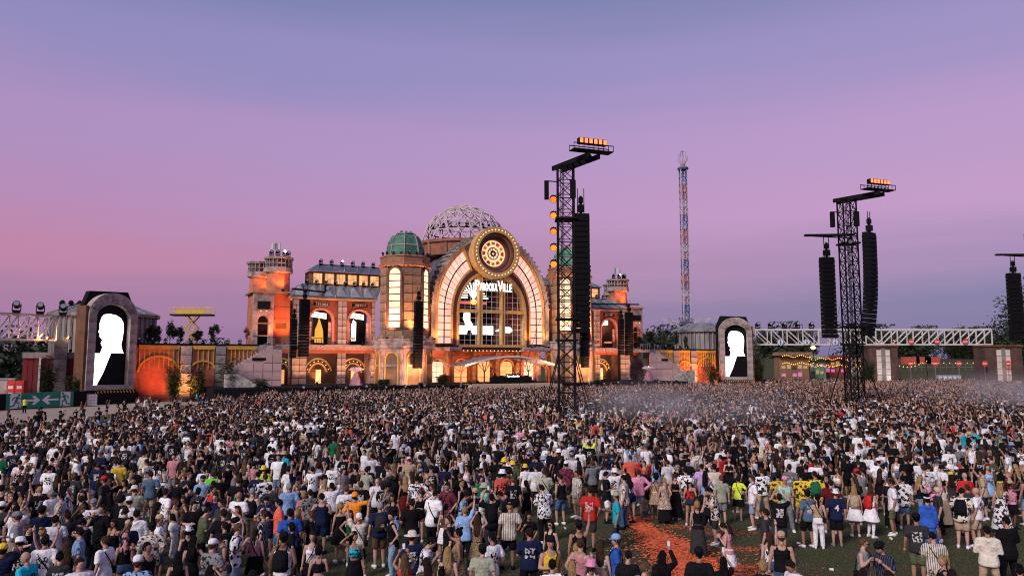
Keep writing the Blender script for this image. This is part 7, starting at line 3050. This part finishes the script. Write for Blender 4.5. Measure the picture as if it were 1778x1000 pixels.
# bushes at the foot of the walls
for u_, v_, h, lab, sd_, sp in ((-51.4, .6, 5.6, 'tall bamboo bush lit orange between the two wall arches', 1, 1.5), (-48.2, .9, 5.4, 'bamboo bush lit orange before the smaller wall arch', 2, 1.5), (-44.2, -1.8, 7.0, 'tall dark green bamboo bush beside the outside stair', 3, 1.5),
                                (-40.2, -6.5, 3.6, 'low green bush before the outside stair', 4, 1.3), (-63.3, -1.6, 4.0, 'dark bush at the foot of the screen frame beside the exit banners', 5, 1.4), (-66.8, -.6, 6.8, 'tall loose bush growing before the red silo base', 9, 1.3),
                                (52.5, .5, 6.0, 'dark green bush before the far wall arch', 6, 1.6), (64.5, -1.0, 8.0, 'tall bush beside the far video screen', 7, 1.7), (-21.8, -5.5, 2.6, 'small bush at the foot of the green-domed tower', 8, .8), (-11.6, -5.0, 3.2, 'golden lit bush beside the hall door', 10, .8)):
    bamboo(S(u_, v_, 2.0 if (v_ < -4 and u_ > -30) or False else 0.0), h - (1.5 if u_ > -30 and u_ < 0 else 0), lab, 30 if h > 5 else 20, sd_, spread=sp)
p = S(76, 0)
bamboo((76.6, 160, 0), 6.5, 'tall bush beside the bridge pier nearer the far screen', 30, 12, spread=1.6)
# potted shrubs on top of the walls
top_l = [(-54.8, 3.4, 1.2, 'ball'), (-53.6, 2.6, .9, 'ball'), (-51.9, 3.6, .9, 'ball'), (-50.6, 2.9, 1.0, 'ball'), (-48.2, 2.2, 1.3, 'ball'), (-45.8, 3.2, 1.0, 'ball')]
top_r = [(36.5, 3.0, 1.6, 'cone'), (39.4, 4.4, 1.0, 'cone'), (42.9, 4.3, 1.2, 'cone'), (46.3, 4.2, 1.1, 'cone'), (49.0, 3.0, 1.0, 'cone'), (38.0, 1.6, 1.6, 'ball'), (44.6, 1.5, 1.4, 'ball')]
for i, (u_, h, rx, shp) in enumerate(top_l + top_r):
    where = 'nearer the exit banners' if u_ < 0 else 'nearer the sign bridge'
    tree('potted_shrub', S(u_, 4.4, 8.5), h * .9, rx * .6, ('leafy' if shp == 'ball' else 'conifer') + ' shrub standing on top of the perimeter wall ' + where, LEAF_D, 'shrubs on the wall ' + ('a' if u_ < 0 else 'b') + shp, 800, 40 + i, .15, shp, .2, 'shrub')
tree('potted_shrub', S(-40.9, 4.4, 8.5), 2.6, .5, 'narrow shrub lit orange on top of the wall by the bastion', mat('leaf_orange_lit', (.22, .10, .03), .7, .4, bump=0), None, 300, 61, .3, 'ball', .15, 'shrub')  # orange light is put into the leaf colour
for i in range(16):
    s = -1 if i < 9 else 1
    u_ = (-56 + i * 1.75) if s < 0 else (36.5 + (i - 9) * 2.1)
    stage_lamp(S(u_, 3.9, 8.52), SA, 'black light on the coping of the perimeter wall ' + near_word(s), 'lights on the wall coping ' + ('a' if s < 0 else 'b'), scale=1.0)

# far wood and big trees
def wood(name, label, pts, hmin, hmax, n_leaf, seed, m, sz=1.0):
    r = random.Random(seed)
    mb = MB()
    for (x, y) in pts:
        h = r.uniform(hmin, hmax)
        z0 = ground_z(x, y)
        rx = h * r.uniform(.28, .42)
        for k in range(n_leaf):
            p = Vector((r.gauss(0, .5), r.gauss(0, .5), r.gauss(.55, .26)))
            if r.random() < .35: p.z *= r.random()
            q = Vector((x + p.x * rx, y + p.y * rx, z0 + max(0, min(1.02, p.z)) * h))
            s_ = r.uniform(.25, .7) * sz
            a = Vector((r.gauss(0, 1), r.gauss(0, 1), r.gauss(0, 1))).normalized() * s_
            b = a.orthogonal().normalized() * s_ * .6
            mb.add([q - a, q + b, q + a, q - b], [(0, 1, 2, 3)])
    tag(mb.build(name, m), label, 'wood', kind='stuff')


rw = random.Random(3)
wood('far_wood', 'dark line of woodland far behind the sign bridge', [(x + rw.uniform(-4, 4), 335 + rw.uniform(-15, 30)) for x in range(60, 330, 5)], 11, 16, 620, 5, LEAF_D, 2.0)
wood('far_wood', 'dark line of woodland behind the stage wall', [(x + rw.uniform(-4, 4), 300 + rw.uniform(-10, 30)) for x in range(-260, 62, 9)], 6, 9, 200, 6, LEAF_D)
wood('far_wood', 'dark wood beneath the short truss bridge', [(-95 + rw.uniform(-16, 14), 128 + rw.uniform(-8, 14)) for k in range(16)], 8, 12, 420, 7, LEAF_D)
for i, (px, pt, Y, rx) in enumerate(((1780, 500, 210, 9), (1748, 560, 215, 7), (1600, 572, 300, 10), (1680, 585, 290, 9), (1540, 585, 310, 9), (1720, 590, 280, 8), (1660, 575, 310, 9), (1575, 580, 305, 7))):
    p = atY(px, pt, Y)
    z0 = ground_z(p.x, Y)
    tree('broad_tree', (p.x, Y, z0), p.z - z0, rx * .72, ['tall dark tree rising past the end of the bridge', 'mid-sized dark tree next to the tallest tree past the bridge', 'broad tree rising above the bridge rail behind the no-entry signs'][min(i, 2)], LEAF_D, None if i < 2 else 'trees behind the bridge', 3000, 70 + i, .12, 'ball', .6)

# ------------------------------------------------------------------ swing ride far behind
sw = thing('swing_ride_tower', 'very tall slender lattice swing ride in red, white and blue behind the stage', 'fairground ride', (59, 250, ground_z(59, 250)))
z0_ = ground_z(59, 250)
RB = [mat('ride_blue', (.10, .14, .30), .5, .2), mat('ride_white', (.48, .44, .50), .5, .2), mat('ride_red', (.40, .15, .10), .5, .2)]
HT = 67.0
nseg = 26
for k in range(nseg):
    za, zb = HT * k / nseg, HT * (k + 1) / nseg
    w = 1.15
    mb = MB()
    for (a, b_) in (((-w, -w), (w, -w)), ((w, -w), (w, w)), ((w, w), (-w, w)), ((-w, w), (-w, -w))):
        mb.bar((*a, za), (*b_, zb), .16)
        mb.bar((*b_, za), (*a, zb), .16)
        mb.bar((*a, za), (*b_, za), .16)
    mb.build('lattice_section', RB[(k // 2) % 3], sw)
    MB().box(-.3, .3, -.3, .3, za + .1, zb - .1).build('core_panel', RB[(k * 2 + 1) % 3], sw)
for sx, sy in ((-1, -1), (1, -1), (1, 1), (-1, 1)): MB().bar((sx * 1.15, sy * 1.15, 0), (sx * 1.15, sy * 1.15, HT), .20).build('corner_post', RB[1], sw)
MB().lathe([(1.7, 0), (2.0, .5), (1.6, 1.0)], 10, (0, 0, HT)).build('crown_ring', RB[0], sw)
bl = MB()
for k in range(10):
    a = 2 * PI * k / 10
    bl.tube([(.6 * math.cos(a), .6 * math.sin(a), HT + 2.0), (1.7 * math.cos(a), 1.7 * math.sin(a), HT + 3.8), (1.75 * math.cos(a), 1.75 * math.sin(a), HT + 5), (1.0 * math.cos(a), 1.0 * math.sin(a), HT + 6.4), (.05 * math.cos(a), .05 * math.sin(a), HT + 6.9)], .11, 5)
bl.build('balloon_cage', RB[1], sw)
MB().lathe([(.7, HT + 1.0), (.8, HT + 2.0)], 10).build('balloon_basket', RB[2], sw)
hub = MB().lathe([(1.9, 13.0), (2.6, 13.6), (2.6, 14.2), (1.9, 14.8)], 12).build('swing_hub', mat('ride_dark', (.05, .06, .10), .5, .2), sw)
for k in range(12):
    a = 2 * PI * k / 12
    c, s_ = math.cos(a), math.sin(a)
    MB().bar((2.2 * c, 2.2 * s_, 13.8), (5.5 * c, 5.5 * s_, 14.0), .3, .3).bar((5.5 * c, 5.5 * s_, 14.0), (8.4 * c, 8.4 * s_, 15.8), .2, .2).bar((2.2 * c, 2.2 * s_, 14.6), (8.4 * c, 8.4 * s_, 15.8), .12).build('swing_arm', RB[1], sw)
    MB().bar((8.2 * c, 8.2 * s_, 15.6), (8.2 * c, 8.2 * s_, 12.2), .06).box(8.2 * c - .4, 8.2 * c + .4, 8.2 * s_ - .4, 8.2 * s_ + .4, 11.6, 12.2).build('swing_seat', RB[0], sw)

# scissor lift behind the wall
sp_ = S(-48.5, 9.0)
lift = thing('scissor_lift', 'yellow scissor lift raised above the perimeter wall', 'lift', (sp_.x, sp_.y, 0), 0)
LY = mat('lift_yellow', (.62, .40, .03), .5, .2)
MB().box(-1.6, 1.6, -.9, .9, .35, 1.1).build('chassis', LY, lift)
for x in (-1.2, 1.2):
    for y in (-.95, .95): MB().tube([(x, y - .12, .35), (x, y + .12, .35)], .35, 12).build('wheel', BLACK, lift)
b = MB()
zz = [1.1, 3.6, 6.1, 8.6, 11.0, 13.0]
for i in range(5):
    for y in (-.6, .6):
        wv = 1.3 if i < 4 else 1.5
        b.bar((-wv * .6, y, zz[i]), (wv * .6, y, zz[i + 1]), .16)
        b.bar((wv * .6, y, zz[i]), (-wv * .6, y, zz[i + 1]), .16)
b.build('scissor_arms', LY, lift)
MB().box(-3.2, 3.2, -.9, .9, 13.0, 13.25).build('platform', BLACK, lift)
MB().box(-2.3, 2.3, -.96, -.91, 13.25, 13.9).build('side_board', LY, lift)
b = MB()
for y in (-.9, .9):
    for z in (13.7, 14.3): b.bar((-3.2, y, z), (3.2, y, z), .07)
    for i in range(9): b.bar((-3.2 + i * .8, y, 13.25), (-3.2 + i * .8, y, 14.3), .06)
b.build('guard_rail', LY, lift)

# ------------------------------------------------------------------ exit banners, red boxes, tent on the left
GRN = mat('banner_green', (.015, .22, .12), .7, .2, 1.0)


def runner(mb, cx, cz, k, s=1, y=-.05):
    P = lambda x, z: (cx + s * x * k, cz + z * k)

    def limb2(pts, w):
        for (a, b_) in zip(pts, pts[1:]):
            pa, pb = P(*a), P(*b_)
            mb.bar((pa[0], y, pa[1]), (pb[0], y, pb[1]), .03, w * k)
    mb.prism([(P(.35 + .16 * math.cos(t), 1.62 + .16 * math.sin(t))) for t in [2 * PI * i / 12 for i in range(12)]], y - .015, y + .015)
    limb2([(.25, 1.42), (.0, .8)], .30)
    limb2([(.25, 1.38), (.60, 1.15), (.80, 1.30)], .13)
    limb2([(.22, 1.40), (-.25, 1.30), (-.40, .98)], .13)
    limb2([(.02, .82), (.42, .62), (.30, .12), (.50, .10)], .17)
    limb2([(-.02, .82), (-.20, .35), (-.75, .22)], .17)


def arrowshape(cx, cz, s, k):
    return [(cx + s * x * k, cz + z * k) for x, z in ((-1.1, -.12), (.35, -.12), (.0, -.55), (.35, -.62), (1.1, 0), (.35, .62), (.0, .55), (.35, .12), (-1.1, .12))]


BA, BB = ground(10, 713), ground(122, 707)
bdir = (BB - BA).normalized()
bang = math.atan2(bdir.y, bdir.x)
blen = (BB - BA).length
fence = thing('banner_fence', 'dark mesh fence carrying the two green exit banners', 'fence', BA, bang)
MB().box(-7, blen + 3.2, .05, .1, 0.05, 2.0).build('mesh_panel', BLACK, fence)
for i in range(7): MB().bar((-6.9 + i * 2.7, .14, 0), (-6.9 + i * 2.7, .14, 2.1), .08).build('fence_post', STEEL, fence)
for k in range(2):
    W = 4.05
    c = BA + bdir * (blen * (.26 if k == 0 else .78))
    t = thing('exit_banner', 'green exit banner with white arrow pointing ' + ('away from its running figure towards the other banner' if k == 0 else 'back at the banner nearest the security guard'), 'banner', c, bang, 'emergency exit banners')
    MB().box(-W / 2, W / 2, -.02, .02, .15, 2.05).build('cloth', GRN, t)
    sg = -1 if k == 0 else 1
    MB().box(sg * W / 2 - sg * 1.65, sg * W / 2 - sg * .42, -.035, -.022, .22, 1.98).build('white_field', SIGNW, t)
    mb = MB()
    runner(mb, sg * (W / 2 - 1.05), .2, .98, 1 if k == 0 else -1)
    mb.build('running_figure', GRN, t)
    MB().prism(arrowshape(-sg * (W / 2 - 1.15), 1.1, -sg, .92), -.04, -.022).build('arrow', SIGNW, t)
for k, px in enumerate((22, 37)):
    p = atY(px, 680, 100)
    t = thing('red_booth', 'bright red booth standing behind the exit banners', 'booth', (p.x, 100, 0), .1, 'red booths behind the banners')
    MB().box(-.52, .52, -.5, .5, 0, 3.3).build('shell', mat('booth_red', (.62, .03, .02), .5, .12), t)
    MB().box(-.42, .42, -.54, -.505, .2, 2.9).build('door', MATS['booth_red'], t)
    MB().box(-.32, .32, -.56, -.545, 2.2, 2.6).build('door_label', SIGNW, t)
    for z in (1.0, 1.3, 1.6): MB().box(-.28, .28, -.56, -.545, z, z + .12).build('door_text', SIGNW, t)
p = atY(43, 650, 135)
tent = thing('marquee_tent', 'white pointed marquee tent under the short truss bridge', 'tent', (p.x - 1.5, 135, 0))
MB().box(-2.5, 2.5, -2.5, 2.5, 0, 2.6).build('walls', WHITEP, tent)
MB().lathe([(4.0, 2.6), (2.2, 4.0), (.9, 5.4), (.05, 7.4)], 4, (0, 0, 0), PI / 4).build('roof', WHITEP, tent)
p = atY(12, 665, 118)
hb = thing('concrete_block', 'pale concrete block behind the exit banner fence', 'concrete block', (p.x - 2, 116, 0))
MB().box(-4, 5, -.6, .6, 0, 3.0).build('slab', STONE_L, hb)
MB().box(-4.1, 5.1, -.75, .75, 3.0, 3.25).build('coping', STONE, hb)
p = ground(131, 706)
ib = thing('white_crate', 'white caged water tank standing next to the exit banner', 'tank', (p.x + .9, p.y + 1.2, 0), .5)
MB().box(-1.0, 1.0, -.5, .5, .12, 1.5).build('tank', WHITEP, ib)
b = MB()
rod_grid(b, -1.03, 1.03, .1, 1.55, 6, 4, -.55, .03)
b.build('cage', STEEL, ib)
# excavator beneath the truss, small and yellow
p = atY(25, 650, 112)
ex = thing('excavator', 'small yellow excavator parked behind the exit banners', 'excavator', (p.x - 1, 118, 3.25))
MB().box(-1.3, 1.3, -.9, .9, .0, .7).build('tracks', BLACK, ex)
MB().box(-1.0, 1.2, -.8, .8, .7, 1.5).build('body', LY, ex)
MB().box(-.9, .1, -.6, .6, 1.5, 2.5).build('cab', MATS['dark_glass'], ex)
MB().bar((.8, 0, 1.4), (2.6, 0, 2.6), .25).bar((2.6, 0, 2.6), (3.6, 0, 1.2), .2).build('boom', LY, ex)

q0 = PL0 + dirL * 1.5
flood((q0.x, q0.y, 9.1), (q0.x - 4, q0.y - 6, 10.6), 900, ORANGE, 'orange lamp at the inner end of the short truss bridge', spot=120, group='lamps on the short truss')
flood((q0.x - 1.5, q0.y - 2.2, 9.0), (q0.x - 6, q0.y - 9, 10.4), 700, ORANGE, 'small orange lamp lying in the short truss bridge', spot=120, group='lamps on the short truss')
# security guard by the banner
g = ground(42, 717)
q = dict(sex='m', pose='stand', top='vest', topc='neon yellow', pat='plain', bot='trousers', botc='black', hair='short', hairc='black', bag=None, hat=None, hatc='black', h=1.82, skin='light', shoe='black', x=g.x, y=g.y, rz=.5, label='security guard in neon yellow vest standing before the green exit banner')
request(q)
grow_pending()
spawn(q)['group'] = 'security staff'

# ------------------------------------------------------------------ food stalls with bulb strings beyond the bridge
SB = glowmat('string_bulb', (1.0, .55, .08), 1.5)
SP = glowmat('neon_pink', (.85, .15, .65), .4)
SW_ = glowmat('stall_window', (1.0, .55, .12), .25)
bulb2 = MB().lathe([(.02, -.14), (.14, -.04), (.14, .06), (.02, .15)], 6).mesh('bulb')
bulb2.materials.append(SB)
for k, (x, Y, w, h, col) in enumerate(((74.5, 196, 8, 6.8, 0), (83.0, 205, 7, 5.6, 1), (91.5, 212, 8, 5.2, 2), (100, 214, 6, 4.4, 3))):
    z0 = ground_z(x, Y)
    lab = ['tall food stall with rows of yellow bulbs and pink neon beside the far screen', 'food stall with yellow bulbs and pink neon behind the arrow signs', 'food stall with yellow bulb strings and red sides next to the street lamp', 'low pale food stall with bulb string behind the straight loudspeaker column'][k]
    t = thing('food_stall', lab, 'stall', (x, Y, z0), 0, 'food stalls beyond the bridge')
    MB().box(-w / 2, w / 2, 0, 4, 0, h).build('body', [WOOD, mat('stall_green', (.10, .22, .14), .7, .2), REDP, STONE_L][col], t)
    MB().prism([(-w / 2 - .6, h), (w / 2 + .6, h), (w / 2, h + .9), (-w / 2, h + .9)], -1.6, 4.2).build('awning', [WOOD, STONE, REDP, STONE][col], t)
    for r_ in range(2):
        for i in range(5):
            MB().box(-w / 2 + .5 + i * (w - .8) / 5, -w / 2 + .1 + (i + 1) * (w - .8) / 5, -.1, -.03, 1.3 + r_ * 2.0, 2.1 + r_ * 2.0 + .3 * (i % 2)).build('counter_window', [SP, SW_, WOOD, SW_, SP, DARKBR][(i * 2 + r_ + k) % 6], t)
    for r_ in range(2):
        for i in range(int(w / .55)):
            piece('bulb', bulb2, (-w / 2 + .3 + i * .55, -1.7, h - .2 - r_ * 1.9 + .25 * math.sin(i * .9)), t)
# bulb garland and street lamp
t = thing('bulb_garland', 'drooping garland of yellow bulbs between the stalls and the bridge pier', 'garland', (90, 190, 0))
b = MB()
pts_ = [(-14 + i * 1.0, 0, 6.2 - 1.5 * math.sin(PI * (i % 10) / 10)) for i in range(31)]
for a, c in zip(pts_, pts_[1:]): b.bar(a, c, .06)
b.build('cable', BLACK, t)
for q in pts_: piece('bulb', bulb2, (q[0], 0, q[2] - .25), t)
for x in (-14, -4, 6, 16): MB().bar((x, 0, 0), (x, 0, 6.4), .14).build('mast', BLACK, t)
p = atY(1412, 606, 190)
t = thing('street_lamp', 'lit street lamp glowing orange beyond the bridge', 'street lamp', (p.x, 190, ground_z(p.x, 190)))
MB().tube([(0, 0, 0), (0, 0, p.z - .4)], [.12, .07], 8).build('pole', BLACK, t)
MB().lathe([(.05, -.5), (.55, -.2), (.6, .15), (.05, .5)], 12, (0, 0, p.z)).build('lamp_globe', glowmat('street_glow', (1, .55, .12), 9.0), t)
b = MB()
for i in range(22):
    x = atY(1550 + i * 10.5, 0, 230).x
    b.bar((x, 0, 0), (x, 0, 2.0), .1)
t = thing('site_fence', 'pale fence line with a row of lights on the slope behind the bridge', 'fence', (0, 232, ground_z(0, 232)))
b.build('posts', STEEL, t)
xa, xb = atY(1550, 0, 230).x, atY(1775, 0, 230).x
MB().bar((xa, 0, 1.9), (xb, 0, 1.9), .12).bar((xa, 0, 1.0), (xb, 0, 1.0), .1).build('rails', STEEL, t)
for i in range(24): piece('fence_light', bulb2, (xa + (xb - xa) * i / 23, 0, 2.3), t)
for k, px in enumerate((1580, 1600, 1615)):
    p = atY(px, 615, 255)
    t = thing('shipping_container', 'red shipping container on the slope behind the no-entry signs', 'container', (p.x, 255, ground_z(p.x, 255)), 0, 'containers on the slope')
    MB().box(-2.6, 2.6, -1.2, 1.2, 0, 2.5).build('shell', mat('container_red', (.48, .09, .05), .6, .25), t)
    MB().box(-2.4, 2.4, -1.24, -1.21, .2, .5).box(-2.4, 2.4, -1.24, -1.21, 2.0, 2.3).build('ribs', MATS['container_red'], t)
for k in range(5):
    p = atY(1630 + k * 8, 632, 185)
    t = thing('portable_toilet', 'pale blue portable cabin in a row behind the no-entry posts', 'cabin', (p.x, 185, ground_z(p.x, 185)), 0, 'portable cabins in a row')
    MB().box(-.5, .5, -.5, .5, 0, 2.3).build('shell', mat('cabin_blue', (.30, .38, .50), .5, .15), t)
    MB().box(-.38, .38, -.53, -.505, .1, 2.0).build('door', WHITEP, t)

# ------------------------------------------------------------------ thin smoke drifting over the crowd
def smoke(name, label, c, size, dens):
    mb = MB().lathe([(.05, 0), (.7, .08), (1, .35), (.8, .75), (.05, 1)], 14)
    mb.v = [(c[0] + x * size[0], c[1] + y * size[1], c[2] + z * size[2]) for x, y, z in mb.v]
    m = bpy.data.materials.new('smoke')
    m.use_nodes = True
    N, L = m.node_tree.nodes, m.node_tree.links
    N.clear()
    out = N.new('ShaderNodeOutputMaterial')
    v = N.new('ShaderNodeVolumePrincipled')
    v.inputs['Color'].default_value = (.82, .80, .82, 1)
    g = N.new('ShaderNodeNewGeometry')
    n = N.new('ShaderNodeTexNoise')
    n.inputs['Scale'].default_value = .2
    n.inputs['Detail'].default_value = 3
    L.new(g.outputs['Position'], n.inputs['Vector'])
    mr = N.new('ShaderNodeMapRange')
    mr.inputs['From Min'].default_value = .38
    mr.inputs['From Max'].default_value = .75
    mr.inputs['To Max'].default_value = dens
    L.new(n.outputs['Fac'], mr.inputs['Value'])
    tc = N.new('ShaderNodeTexCoord')
    gm_ = N.new('ShaderNodeMapping')
    gm_.inputs['Location'].default_value = (-1, -1, -1)
    gm_.inputs['Scale'].default_value = (2, 2, 2)
    L.new(tc.outputs['Generated'], gm_.inputs[0])
    gr = N.new('ShaderNodeTexGradient')
    gr.gradient_type = 'QUADRATIC_SPHERE'
    L.new(gm_.outputs[0], gr.inputs[0])
    mu = N.new('ShaderNodeMath')
    mu.operation = 'MULTIPLY'
    L.new(mr.outputs[0], mu.inputs[0])
    L.new(gr.outputs['Fac'], mu.inputs[1])
    L.new(mu.outputs[0], v.inputs['Density'])
    L.new(v.outputs[0], out.inputs['Volume'])
    o = mb.build(name, m)
    tag(o, label, 'smoke', kind='stuff')


smoke('smoke', 'thin grey smoke drifting over the crowd beside the lattice tower with orange floodlights', (12.5, 53, .6), (10, 12, 4.5), .30)
smoke('smoke', 'thin grey smoke drifting over the crowd past the second lattice tower', (47, 70, .6), (13, 13, 5.0), .24)
sc.cycles.volume_step_rate = 4
sc.cycles.volume_max_steps = 64
